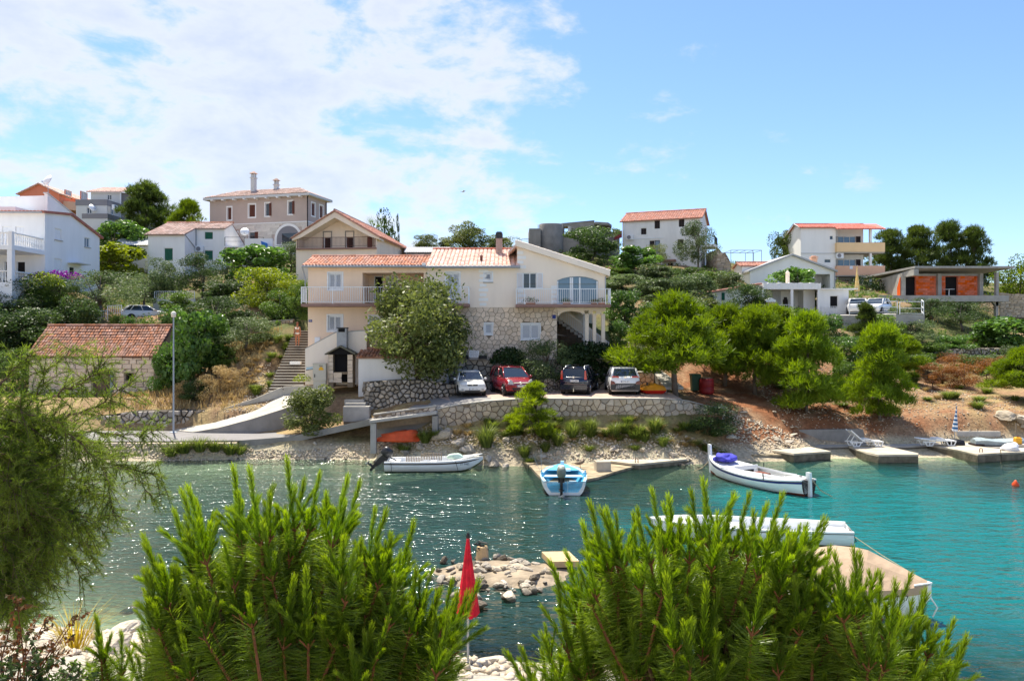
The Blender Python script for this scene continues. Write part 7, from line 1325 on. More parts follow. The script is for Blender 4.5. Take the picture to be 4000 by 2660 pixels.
ivy('dark ivy curtain hanging below the salmon balcony', 3380, 1150, 90, 2.6, 2.3, .8, 1800, 5); ivy('ivy mound beside the store doorway', 2420, 1450, 49.8, .8, .8, .5, 800, 9, M_leaf_bush); ivy('purple bougainvillea trailing on the lower white balustrade', 215, 1090, 63.8, 2.6, .7, .7, 700, 11, M_flowerp, 'bougainvillea'); ivy('orange-yellow flowering creeper under the white balcony', 165, 1120, 62.5, 1.8, 1.2, .8, 900, 13, M_leaf_lime, 'creeper')
# palm behind the beige roof
def palm():
    R = thing('palm_tree', 'small fan palm behind the right slope of the beige gable roof', 'palm', (XU(1462,88), 88, 15.5)); mb = MB(); mb.lathe([(.25,0),(.2,2.0),(.22,3.0)], 8); mb.obj('trunk', B, R); rng = random.Random(3)
    for i in range(22):
        a = rng.uniform(0,6.28); e = rng.uniform(-.3,1.2); d = Vector((math.cos(a)*math.cos(e), math.sin(a)*math.cos(e), math.sin(e))); c = Vector((0,0,3.0)); q = MB(); tip = c+d*1.0
        s = d.cross(Vector((0,0,1))).normalized(); up = s.cross(d)
        for j in range(9): g = (j-4)/4*1.2; dd = (d*math.cos(g)+s*math.sin(g)); q.add([tip-s*.02, tip+s*.02, tip+dd*.95+Vector((0,0,-.12*abs(g)))], [(0,1,2)], 0, .5)
        q.tube([c, tip], .02, 4); q.obj('frond', M_leaf_bush, R)
palm()
# rushes and grass tufts
RUSH = [blade_mesh('rush_tuft', 240, 1.0, .8, M_leaf_rush, s, .032) for s in range(3)]; STRAW = [blade_mesh('grass_tuft', 160, .6, .6, M_leaf_straw, s+5, .025) for s in range(2)]
def tuft(ms, x, y, s, sx, label, group, cat='rush tuft', name='rush_tuft', z=None): o = link(name, _rt.choice(ms), None, (x,y,gz(x,y)-.03 if z is None else z), (0,0,_rt.uniform(0,6.28)), (sx,sx,s)); return tag(o, label, cat, group)
for u, v, D, s, sx in ((1900,1752,41.9,1.25,1.0),(2235,1720,42.6,.9,.7),(2310,1718,42.7,1.1,.65),(2400,1722,42.6,.95,.7),(2440,1705,43.0,.7,.8),(2500,1715,42.8,.7,.7),(2560,1700,43,.95,.8),(2590,1735,42.2,.6,.6),(2180,1740,42,.7,.7),(2130,1760,41.6,.55,.6),(1660,1720,42.6,.7,.8),(1700,1715,42.7,.55,.7),(1580,1735,42.5,.45,.8),(2050,1770,41.3,.7,.7),(2070,1800,40.9,.4,.6),(2300,1750,41.7,.35,.6),(2480,1745,41.9,.3,.6),(2230,1690,43.2,.6,.6)):
    tuft(RUSH, XU(u,D), D, s*1.15, sx*1.25, 'green rush tuft on the shore between the boat shelter and the slipway', 'rush tufts on the shore')
for u, v, D, s, sx in ((670,1788,42.9,.75,1.1),(720,1785,43.0,.9,1.2),(780,1780,43.1,.95,1.2),(840,1775,43.2,.8,1.1),(900,1770,43.2,.9,1.1),(940,1768,43.3,.6,.8)):
    tuft(RUSH, XU(u,D), D, s, sx, 'dense green rush clump on the beach below the lamp post', 'rush clumps below the lamp post')
for i in range(70):
    x = _rt.uniform(-3,11.5); y = _rt.uniform(42.4,43.9); tuft(STRAW if _rt.random() < .55 else RUSH, x, y, _rt.uniform(.3,.65), _rt.uniform(.6,1.1), 'low dry grass tuft on the strip under the retaining wall', 'grass tufts under the retaining wall', 'grass tuft', 'grass_tuft')
for i in range(60):
    x = _rt.uniform(-19,-15.8); y = _rt.uniform(50,56.5); tuft(RUSH if x > -16.8 else STRAW, x, y, _rt.uniform(.3,.7), _rt.uniform(.5,.9), 'tall grass tuft on the bank left of the stairs', 'grass tufts left of the stairs', 'grass tuft', 'grass_tuft')
for i in range(46):
    x = _rt.uniform(17,36); y = _rt.uniform(48.5,57.5); tuft(STRAW if _rt.random() < .5 else RUSH, x, y, _rt.uniform(.3,.7), _rt.uniform(.6,1.1), 'scattered grass tuft on the red bank at right', 'grass tufts on the red bank', 'grass tuft', 'grass_tuft')
def undergrowth():
    rng = np.random.default_rng(9); n = 2600; X = rng.uniform(-62,68,n); Y = 52+60*rng.random(n)**1.25; k = ~((X > -17) & (X < 10) & (Y < 61)) & ~((X > 8) & (Y < 58)) & ~((X < -14) & (X > -25) & (Y < 56)) & ~((X < -36) & (Y > 59) & (Y < 66))
    X, Y = X[k], Y[k]; n = len(X); m = 26; r = rng.uniform(.4,1.0,n); d = unit(n*m, rng); d[:,2] = np.abs(d[:,2]); P = np.stack([X,Y,ground(X,Y)],1).repeat(m,0)+d*np.repeat(r,m)[:,None]*np.array([1,1,.75])*(.4+.6*rng.random((n*m,1))); t = np.clip(np.repeat(rng.random(n),m)*.7+.3*rng.random(n*m),0,1)
    V, Q, TT = leaves(P, .26, rng, d, 2.0, .3, t); stuff(link('undergrowth', np_mesh('undergrowth', V, Q, M_leaf_bush, TT)), 'low green scrub covering the hillside between the houses', 'undergrowth')
    n = 3000; X = np.concatenate([rng.uniform(-26,-15.5,n//3), rng.uniform(-60,66,n-n//3)]); Y = np.concatenate([rng.uniform(49.2,58,n//3), rng.uniform(58,108,n-n//3)]); P = np.stack([X,Y,ground(X,Y)+.12],1).repeat(6,0)+rng.normal(size=(n*6,3))*np.array([.22,.22,.07]); k = ~((P[:,0] > -17) & (P[:,0] < 9) & (P[:,1] < 61)) & ~((P[:,0] < -24.3) & (P[:,1] < 59) & (P[:,1] > 53.5)) & ~((P[:,0] < -36) & (P[:,1] > 59) & (P[:,1] < 66))
    P = P[k]; V, Q, TT = leaves(P, .42, rng, None, 7, 2.2); stuff(link('dry_grass', np_mesh('dry_grass', V, Q, M_leaf_straw, TT)), 'dry straw-coloured grass on the banks and slopes', 'grass')
    n = 9000; X = rng.uniform(10,34,n); Y = rng.uniform(46,58,n); P = np.stack([X,Y,ground(X,Y)+.02],1); k = (np.sin(X*1.7+Y*.9)+np.sin(Y*2.1-X*.6) > .2); P = P[k]; V, Q, TT = leaves(P, .10, rng, np.array([[0,0,3.0]]), 3, 0, None); stuff(link('leaf_litter', np_mesh('leaf_litter', V, Q, M_leaf_dry, TT)), 'fallen pine needles on the red ground under the pines', 'leaf litter')
undergrowth()
# ---------------------------------------------------------------- cars
M_plate = mat('plate_white', (.82,.82,.80), .5, .02); M_lens = glassmat('clear_lens', (.45,.47,.5), .12, .8); M_tail = mat('red_lens', (.45,.012,.012), .2, .05, spec=.7, coat=.8); M_cglass = glassmat('car_glass', (.012,.02,.026), .04, 1.0); M_chrome = mat('chrome', (.7,.7,.72), .15, .02, metal=1.0); M_rim = mat('alloy', (.5,.5,.52), .35, .04, metal=.8); M_blk = M_blackp; M_blue = mat('sign_blue', (.01,.03,.22), .4, .03)
_wheel = {}
def wheel(R, x, y, r, s):
    if r not in _wheel:
        t = MB(); t.lathe([(r*.66,-.1),(r*.93,-.1),(r,-.06),(r,.06),(r*.93,.1),(r*.66,.1)], 20, axis='x'); m = MB(); m.lathe([(.03,.105),(r*.62,.07),(r*.66,.1),(r*.66,-.02),(.02,-.02)], 20, axis='x')
        for k in range(5): a = k*1.2566; m.beam((.112,.03*math.cos(a),.03*math.sin(a)), (.095,r*.62*math.cos(a),r*.62*math.sin(a)), .05, .03)
        _wheel[r] = (t.mesh('tyre', M_black, True), m.mesh('rim', M_rim))
    w = link('wheel', _wheel[r][0], R, (x,y,r), (0,0,0 if s > 0 else math.pi)); link('rim', _wheel[r][1], w)
def car(label, loc, rz, L, Wd, H, body, st, cab, wr=.31, wb=.6, trim=None, plate=None, plate_z=None, front=None, rear=None, rails=False, lower=None, group=None, pitch=0, under=.2):
    """st: (y, z_shoulder, half-width factor) from nose (-y) to tail; cab: y of windscreen foot, roof front, roof rear, tail-glass foot and their shoulder heights"""
    R = thing('parked_car', label, 'car', loc, rz, group); R.rotation_euler = (pitch,0,rz); w = Wd/2; mb = MB(); secs = []
    for y, z, k in st:
        h = w*k; zl = under+.08*(abs(y) > L*.47); secs.append([(h*a, y, zl+(z-zl)*b) for a, b in ((0,0),(.86,0),(.97,.12),(1.0,.42),(.985,.72),(.93,.93),(.80,1.0),(.4,1.015),(0,1.02),(-.4,1.015),(-.80,1.0),(-.93,.93),(-.985,.72),(-1.0,.42),(-.97,.12),(-.86,0))])
    mb.loft(secs, closed=True, caps=True)
    y0, y1, y2, y3, zb0, zb3 = cab; wt = w*.72; wbm = w*.92; top = H-.03; A = [(-wbm,y0,zb0-.03),(wbm,y0,zb0-.03)]; Bf = [(-wt,y1,top-.05),(wt,y1,top-.05)]; C = [(-wt,y2,top-.04),(wt,y2,top-.04)]; Dd = [(-wbm*.95,y3,zb3-.03),(wbm*.95,y3,zb3-.03)]
    n = 7; roof = []
    for i in range(n+1):
        t = i/n; y = y1+(y2-y1)*t; cz = .05*math.sin(math.pi*min(1,max(0,t)))+.0; roof.append([(wt*a, y, top-.05*abs(a)**3-.012+cz*(1-abs(a)**2)*.9) for a in (-1.04,-.92,-.6,0,.6,.92,1.04)])
    mb.loft(roof); mb.loft([[(p[0],p[1],p[2]-.05) for p in q] for q in roof])
    for s in (0,1):
        for a, b, r in ((A,Bf,.045),(Dd,C,.06)): mb.tube([a[s], b[s]], r, 6)
        mb.tube([Bf[s], C[s]], .04, 6); ym = (y0*.2+y3*.8+y1+y2)/3*.55; f = lambda t: Vector(A[s]).lerp(Vector(Dd[s]), t); g = lambda t: Vector(Bf[s]).lerp(Vector(C[s]), t)
        for t in (.42,.8): mb.tube([f(t), g(max(0,t*1.1-.08))], .04, 6)
    mb.tube([A[0],A[1]], .03, 5); mb.tube([C[0],C[1]], .05, 6); mb.tube([Bf[0],Bf[1]], .04, 6); mb.obj('body', body, R, True, recalc=True)
    for nm, q in (('windscreen',(A[0],A[1],Bf[1],Bf[0])),('rear_window',(Dd[1],Dd[0],C[0],C[1])),('side_window',(A[0],Bf[0],C[0],Dd[0])),('side_window',(Dd[1],C[1],Bf[1],A[1]))): m = MB(); m.quad(*q); m.obj(nm, M_cglass, R)
    m = MB(); m.box(-w*.84, L*-.42, .12, w*.84, L*.42, .34)
    for yy in (-L/2+wr+.42, L/2-wr-.45):
        for s in (-1,1): m.lathe([(.01,-.09),(wr*1.14,-.09),(wr*1.14,.09),(.01,.09)], 18, (s*(w-.075), yy, wr+.01), axis='x')
    m.obj('underbody', M_black, R)
    for yy in (-L/2+wr+.42, L/2-wr-.45):
        for s in (-1,1): wheel(R, s*(w-.075), yy, wr, s)
    for s in (-1,1): m = MB(); m.lathe([(.01,-.10),(.075,-.06),(.085,.0),(.06,.07),(.01,.09)], 8, (s*(w+.10),y0+.25,zb0+.05), axis='x'); m.tube([(s*w*.9,y0+.25,zb0),(s*(w+.05),y0+.25,zb0+.03)], .02, 5); m.obj('wing_mirror', trim or body, R, True)
    def panel(nm, pts, y, m_, d, mirror=True, parent=R):
        for s in ((1,-1) if mirror else (1,)):
            q = MB(); q.prism([(s*x,y,z) for x, z in pts], (0,d,0)); q.obj(nm, m_, parent, recalc=True)
    yf, yr = -L/2-.005, L/2+.005
    for nm, pts, m_, mir in (front or []): panel(nm, pts, yf-.012, m_, .12, mir)
    for nm, pts, m_, mir in (rear or []): panel(nm, pts, yr+.012, m_, -.12, mir)
    if plate:
        y, s = (yf-.045, -1) if plate_z[1] == 'f' else (yr+.045, 1); q = MB(); q.box(plate_z[2]-.26, y, plate_z[0]-.055, plate_z[2]+.26, y-s*.03, plate_z[0]+.055); p = q.obj('number_plate', M_plate, R); text(p, plate, .105, (plate_z[2],y+s*.003,plate_z[0]), (math.pi/2,0,0) if s < 0 else (math.pi/2,0,math.pi), M_black); q = MB(); xx = plate_z[2]+s*.24; q.box(xx-.015, y+s*.002, plate_z[0]-.05, xx+.015, y, plate_z[0]+.05); q.obj('plate_band', M_blue, p)
    if rails:
        for s in (-1,1): q = MB(); q.tube([(s*wt*.93,y1+.1,top-.03),(s*wt*.93,y1+.25,top+.06),(s*wt*.93,y2-.25,top+.06),(s*wt*.93,y2-.1,top-.02)], .025, 6); q.obj('roof_rail', rails, R)
    return R
P_sil = paint('silver_white_paint', (.66,.66,.64), .28); P_red = paint('wine_red_paint', (.27,.012,.022), .25, 1.0); P_blk = paint('blue_black_paint', (.007,.010,.028), .2, 1.0); P_wht = paint('white_car_paint', (.78,.78,.78), .25)
def cz(x, y): return float(np.interp(y, [43.5,44.2,50.3], [3.0,3.2,3.37]))+.012
x = XU(1831,47.6); car('silver-white saloon with its bonnet to the water, first car beside the rubble wall', (x,47.9,cz(x,47.6)-.06), math.radians(9), 4.1, 1.66, 1.42, P_sil,
  [(-2.05,.60,.86),(-1.98,.70,.92),(-1.7,.80,.97),(-1.0,.88,1),(0,.92,1),(1.2,.95,1),(1.75,.98,.97),(2.0,.95,.9),(2.05,.85,.85)], (-.95,-.25,.95,1.5,.88,.97), .29, plate='ST·892-CN', plate_z=(.40,'f',.06),
  front=[('headlight',[(.36,.56),(.68,.57),(.70,.67),(.40,.66)],M_lens,True),('grille',[(-.28,.58),(.28,.58),(.32,.67),(-.32,.67)],M_blk,False),('bumper',[(-.78,.34),(.78,.34),(.8,.50),(-.8,.50)],P_sil,False),('air_intake',[(-.42,.26),(.42,.26),(.46,.34),(-.46,.34)],M_blk,False),('fog_light',[(.52,.34),(.66,.34),(.66,.42),(.52,.42)],M_lens,True),('emblem',[(-.05,.59),(.05,.59),(.05,.66),(-.05,.66)],M_chrome,False)])
x = XU(1995,47.5); car('wine-red compact minivan with its front to the water, second from the left', (x,47.6,cz(x,47.4)), math.radians(17), 4.05, 1.70, 1.64, P_red,
  [(-2.02,.66,.86),(-1.95,.78,.93),(-1.6,.92,.98),(-1.2,1.0,1),(0,1.02,1),(1.5,1.04,1),(1.9,1.02,.97),(2.02,.9,.92)], (-1.25,-.35,1.6,1.95,1.0,1.03), .31, plate='CE·AT-806', plate_z=(.54,'f',.02),
  front=[('headlight',[(.44,.62),(.76,.66),(.66,.93),(.52,.84)],M_lens,True),('grille_bar',[(-.44,.70),(.44,.70),(.46,.76),(-.46,.76)],M_chrome,False),('bumper',[(-.80,.30),(.80,.30),(.82,.58),(-.82,.58)],P_red,False),('air_intake',[(-.5,.30),(.5,.30),(.54,.44),(-.54,.44)],M_blk,False),('emblem',[(-.07,.67),(0,.64),(.07,.67),(.08,.73),(0,.80),(-.08,.73)],M_chrome,False)])
x = XU(2252,47.6); car('dark blue-black high-roofed van with red column tail lights backing onto the water', (x+.25,48.2,cz(x,47.8)), math.radians(180-15), 4.2, 1.68, 1.62, P_blk,
  [(-2.1,.62,.86),(-2.0,.76,.93),(-1.6,.90,.98),(-1.1,.98,1),(0,1.0,1),(1.6,1.02,1),(2.0,1.03,.98),(2.1,.98,.95)], (-1.15,-.3,1.8,2.02,.98,1.0), .31, plate='CE·FJ-806', plate_z=(.80,'r',-.05), rails=M_steel,
  rear=[('tail_light',[(.64,.88),(.78,.88),(.74,1.40),(.66,1.40)],M_tail,True),('bumper',[(-.80,.28),(.80,.28),(.80,.55),(-.80,.55)],P_blk,False),('emblem',[(-.05,.96),(.05,.96),(.05,1.06),(-.05,1.06)],M_chrome,False),('tow_ball',[(-.03,.16),(.03,.16),(.03,.36),(-.03,.36)],M_chrome,False)])
x = XU(2433,47.5); car('white compact sports utility car with black lower bumper, right-hand car of the row', (x,48.0,cz(x,47.6)), math.radians(180-2), 4.15, 1.80, 1.60, P_wht,
  [(-2.07,.66,.86),(-2.0,.8,.93),(-1.6,.92,.98),(-1.0,.98,1),(0,1.0,1),(1.5,1.04,1),(1.95,1.06,.97),(2.07,1.0,.92)], (-1.05,-.25,1.45,2.0,.98,1.05), .34, plate='CE·PZ-431', plate_z=(.78,'r',0), rails=M_blk, trim=M_blk,
  rear=[('tail_light',[(.36,1.00),(.78,1.02),(.74,1.10),(.40,1.08)],M_tail,True),('lower_light',[(.56,.62),(.86,.60),(.84,.84),(.66,.78)],mat('dark_red_lens',(.12,.01,.012),.2,.05,coat=.8),True),('lower_bumper',[(-.86,.26),(.86,.26),(.86,.60),(.62,.60),(.55,.66),(-.55,.66),(-.62,.60),(-.86,.60)],M_blk,False),('skid_plate',[(-.6,.34),(.6,.34),(.5,.58),(-.5,.58)],mat('grey_trim',(.34,.34,.34),.5),False),('emblem',[(-.08,1.0),(0,.96),(.08,1.0),(.08,1.05),(0,1.08),(-.08,1.05)],M_chrome,False)])
hb = [(-1.9,.62,.86),(-1.8,.74,.93),(-1.4,.84,.98),(-.9,.92,1),(0,.94,1),(1.3,.95,1),(1.75,.96,.97),(1.9,.9,.92)]
car('white hatchback parked nose-up on the hillside road above the cottage', (XU(545,67),68,ZV(1256,67)+.05), math.radians(122), 3.8, 1.62, 1.4, P_wht, hb, (-.85,-.1,1.2,1.75,.92,.96), .29, rear=[('tail_light',[(.6,.62),(.74,.62),(.74,.85),(.62,.85)],M_tail,True)], pitch=0)
car('white estate car half hidden by the flat-roofed house on the track', (XU(3345,70),70.3,ZV(1228,69)), math.radians(164), 4.3, 1.7, 1.42, P_wht, [(-2.1,.62,.86),(-1.9,.78,.95),(-1.0,.9,1),(0,.92,1),(1.8,.96,.98),(2.1,.9,.92)], (-.9,-.2,1.7,2.05,.9,.96), .3)
car('white hatchback behind the tubular railing on the right-hand track', (XU(3437,70),70.6,ZV(1228,69)+.05), math.radians(-42), 4.0, 1.68, 1.48, P_wht, hb, (-.95,-.2,1.2,1.75,.92,.96), .31)
# ---------------------------------------------------------------- boats
def hull(R, L, Bm, beam, sheer, keel, mats, ms, n=22, t0=0, t1=1, rim=.05, floor=.06, inner=True, innerm=None, rimm=None, full=.55):
    F_ = [0,.18,.36,.50,.62,.74,.84,.92,1.0]; secs = []; ins = []; rims = []
    for i in range(n+1):
        t = t0+(t1-t0)*i/n; b = max(.012, beam(t)*Bm/2); s = sheer(t); k = keel(t); x = (t-.5)*L
        half = [(b*(math.sin(min(1,f*1.12)*math.pi/2)**full if f > 0 else 0), k+(s-k)*f**1.25) for f in F_]; ring = [(x,-y,z) for y, z in half[::-1]]+[(x,y,z) for y, z in half[1:]]; secs.append(ring)
        bi = max(.006, b-.07); fl = min(floor, s-.05) if k < floor-.05 else k+.08; ins.append([(x,-bi,s),(x,-bi*.92,(s+fl)*.5),(x,-bi*.72,fl),(x,bi*.72,fl),(x,bi*.92,(s+fl)*.5),(x,bi,s)]); rims.append((x,b,bi,s))
    mb = MB(); m = ms[::-1]+ms; mb.loft(secs, ms=m)
    o = len(mb.v); e = secs[0]; mb.add(e, [tuple(range(len(e)))], ms[-1]); mb.obj('hull', mats, R, False, recalc=True)
    if inner: q = MB(); q.loft(ins); q.add(ins[0],[(0,1,2,3,4,5)]); q.obj('interior', innerm or mats[0], R)
    q = MB()
    for sg in (-1,1): q.loft([[(x,sg*(b+.03),s-.04),(x,sg*(b+.03),s+.02),(x,sg*max(.003,bi-.02),s+.02),(x,sg*max(.003,bi-.02),s-.04)] for x, b, bi, s in rims], closed=True, caps=True)
    q.obj('gunwale', rimm or mats[0], R, recalc=True)
    return secs
B_white = paint('boat_white', (.80,.81,.80), .35, .3); B_hull = mat('boat_hull_white', (.74,.77,.76), .45, .09, 2.5, spec=.5, stretch=(.5,.5,3), coat=.2); B_anti = mat('red_antifouling', (.16,.035,.02), .7, .25, 4); B_blue = paint('boat_sky_blue', (.10,.42,.66), .4, .2); B_lblue = paint('boat_pale_blue', (.52,.72,.80), .4, .2); B_navy = mat('navy_stripe', (.012,.03,.16), .4, .1); B_brown = mat('dark_rubbing_strake', (.03,.015,.012), .5, .2)
def outboard(R, loc, rz, tilt, cowl, s=1.0):
    o = thing('outboard_motor', '', '', loc); del o['label']; del o['category']; o.parent = R; o.rotation_euler = (0,tilt,rz); o.scale = (s,s,s); mb = MB()
    mb.loft([[(x*k-.12,y*k,z) for x, y in ((-.26,-.12),(-.1,-.17),(.16,-.15),(.24,0),(.16,.15),(-.1,.17),(-.26,.12))] for z, k in ((.0,.8),(.06,1.0),(.22,1.05),(.34,.95),(.42,.6))], closed=True, caps=True); mb.obj('cowl', cowl, o, True, recalc=True)
    mb = MB(); mb.prism([(-.22,-.05,0),(.02,-.05,0),(-.02,-.05,-.45),(-.12,-.05,-.75),(-.22,-.05,-.75),(-.24,-.05,-.3)], (0,.1,0)); mb.lathe([(.02,-.28),(.06,-.2),(.055,.05),(.02,.12)], 8, (-.18,0,-.72), axis='x'); mb.box(-.2,-.012,-.92,-.08,.012,-.75); mb.box(-.32,-.1,-.52,-.05,.1,-.50); mb.obj('leg', M_blackp, o, recalc=True); mb = MB()
    for k in range(3): a = k*2.094; mb.beam((-.46,.03*math.cos(a),-.72+.03*math.sin(a)), (-.48,.13*math.cos(a+.2),-.72+.13*math.sin(a+.2)), .015, .1)
    mb.obj('propeller', M_steel, o); mb = MB(); mb.box(-.02,-.12,-.25,.1,.12,.0); mb.tube([(.1,0,.12),(.45,.05,.2)], .025, 6); mb.obj('bracket', M_blackp, o); return o
def rope(label, pts, r=.014, m=None, name='mooring_rope'):
    p = [Vector(q) for q in pts]; q = []
    for i in range(len(p)-1):
        for k in range(6): q.append(p[i].lerp(p[i+1], k/6)-p[0])
    q.append(p[-1]-p[0]); sm = [q[0]]+[(q[i-1]+q[i]*2+q[i+1])/4 for i in range(1,len(q)-1)]+[q[-1]]
    mb = MB(); mb.tube(sm, r, 5); return tag(mb.obj(name, m or mat('hemp_rope', (.36,.29,.18), .9, .2, 8), None, loc=p[0]), label, 'rope')
def skiff():
    L = 4.9; x = (XU(1512,39.9)+XU(1886,39.9))/2; R = thing('motor_skiff', 'white motor skiff with a black tilted outboard moored along the pebble beach', 'boat', (x,39.7,.0), math.radians(2)); sh = lambda t: .50+.02*t+.30*max(0,t-.45)**1.7; bm = lambda t: (.86+.14*math.sin(math.pi*min(1,t*1.4))) if t < .5 else max(.0, 1-((t-.5)/.5)**2.6)
    hull(R, L, 1.75, bm, sh, lambda t: -.16 if t < .75 else -.16+.62*((t-.75)/.25)**2, [B_hull,B_white,mat('green_slime',(.10,.11,.05),.8,.3,5),B_brown], [2,2,0,0,0,0,3,1], rimm=B_white, innerm=B_white)
    mb = MB(); mb.prism([(.95,-.75,.52),(2.42,-.04,.78),(2.42,.04,.78),(.95,.75,.52)], (0,0,.03)); mb.obj('foredeck', B_white, R, recalc=True); mb = MB(); mb.box(-2.3,-.7,.40,-1.75,.7,.44); mb.box(-.2,-.75,.36,.1,.75,.40); mb.obj('thwart', B_white, R)
    q = MB(); q.box(0,-.02,0,.045,.02,.36); qm = q.mesh('slat', M_wood)
    for i, (a, h, y) in enumerate([(-1.45+.085*i,.9 if i > 8 else .75,.35-.02*i) for i in range(22)]): link('slat', qm, R, (a,y-.3,h-.42+(.06 if i > 10 else 0)), (.25,.08,0))
    outboard(R, (-2.42,0,.62), 0, .75, M_blackp, 1.12); text(R, 'ST 4482', .14, (1.55,-.82,.40), (math.pi/2+.1,0,.26), M_black)
    mb = MB(); mb.tube([(-2.1,-.9,.5),(-2.06,-.92,.2),(-2.08,-.95,-.02)], .012, 5); mb.tube([(1.1,-.92,.55),(1.25,-1.0,.0)], .014, 5); mb.obj('fender_line', M_black, R); return R
s_ = skiff(); blob('cushion', s_.location+Vector((1.05,-.1,.66)), (.42,.3,.2), mat('pale_green_cover', (.45,.58,.50), .8, .15, 5), 8, 'pale green bundle on the bow of the white motor skiff', 'bundle', .2)
def blue_boat():
    R = thing('rowing_boat', 'small white and sky-blue boat with its transom and outboard towards the viewer', 'boat', (XU(2210,33.6)+.0,35.3,0), math.radians(88)); L = 3.9; sh = lambda t: .58-.03*math.sin(math.pi*t)+.12*t*t; bm = lambda t: .86+.14*math.sin(math.pi*min(1,t*1.3)) if t < .4 else max(0, 1-((t-.4)/.6)**2.3)
    hull(R, L, 2.0, bm, sh, lambda t: -.12 if t < .8 else -.12+.5*((t-.8)/.2)**2, [B_hull,B_anti,B_lblue], [1,1,0,0,0,0,2,0], rimm=B_lblue, innerm=B_blue, floor=.12, full=.3); mb = MB(); mb.prism([(.75,-.92,.57),(1.3,-.72,.62),(1.86,-.05,.70),(1.86,.05,.70),(1.3,.72,.62),(.75,.92,.57)], (0,0,.03)); mb.obj('foredeck', B_blue, R, recalc=True)
    mb = MB(); mb.box(-.1,-.92,.42,.35,.92,.46); mb.box(-1.55,-.85,.38,-1.25,.85,.42); mb.obj('thwart', B_lblue, R); mb = MB(); mb.box(.45,-.35,.60,.85,.15,.68); mb.obj('hatch_cover', B_lblue, R); mb = MB(); mb.box(1.35,-.08,.64,1.5,.08,.92); mb.obj('bow_bitt', B_lblue, R)
    for y in (-.98,.98):
        for xx in (-.9,-.3): mb = MB(); mb.tube([(xx,y*.95,.56),(xx,y,.78)], .03, 6); mb.lathe([(.06,.58),(.05,.66)], 6, (xx+.12,y*.95,0)); mb.obj('oarlock', B_blue, R)
    mb = MB(); mb.tube([(-.4,.98,.6),(-.4,1.0,1.75)], .008, 4); mb.tube([(-.4,.98,.6),(-.6,1.35,1.5)], .006, 4); mb.obj('fishing_rod', M_steel, R); outboard(R, (-1.98,.14,.82), 0, -.05, mat('grey_green_cowl', (.20,.23,.19), .5, .25, 3), 1.1)
    mb = MB(); mb.lathe([(.15,1.16),(.17,1.2),(.13,1.28),(.03,1.31)], 10, (-2.1,.14,0)); mb.obj('cowl_cap', B_white, R); mb = MB(); mb.tube([(-1.98,-.13,.6),(-2.0,-.13,.0)], .01, 4); mb.tube([(-1.9,-.2,.6),(-1.93,-.5,.6)], .018, 4); mb.obj('line', B_white, R)
blue_boat()
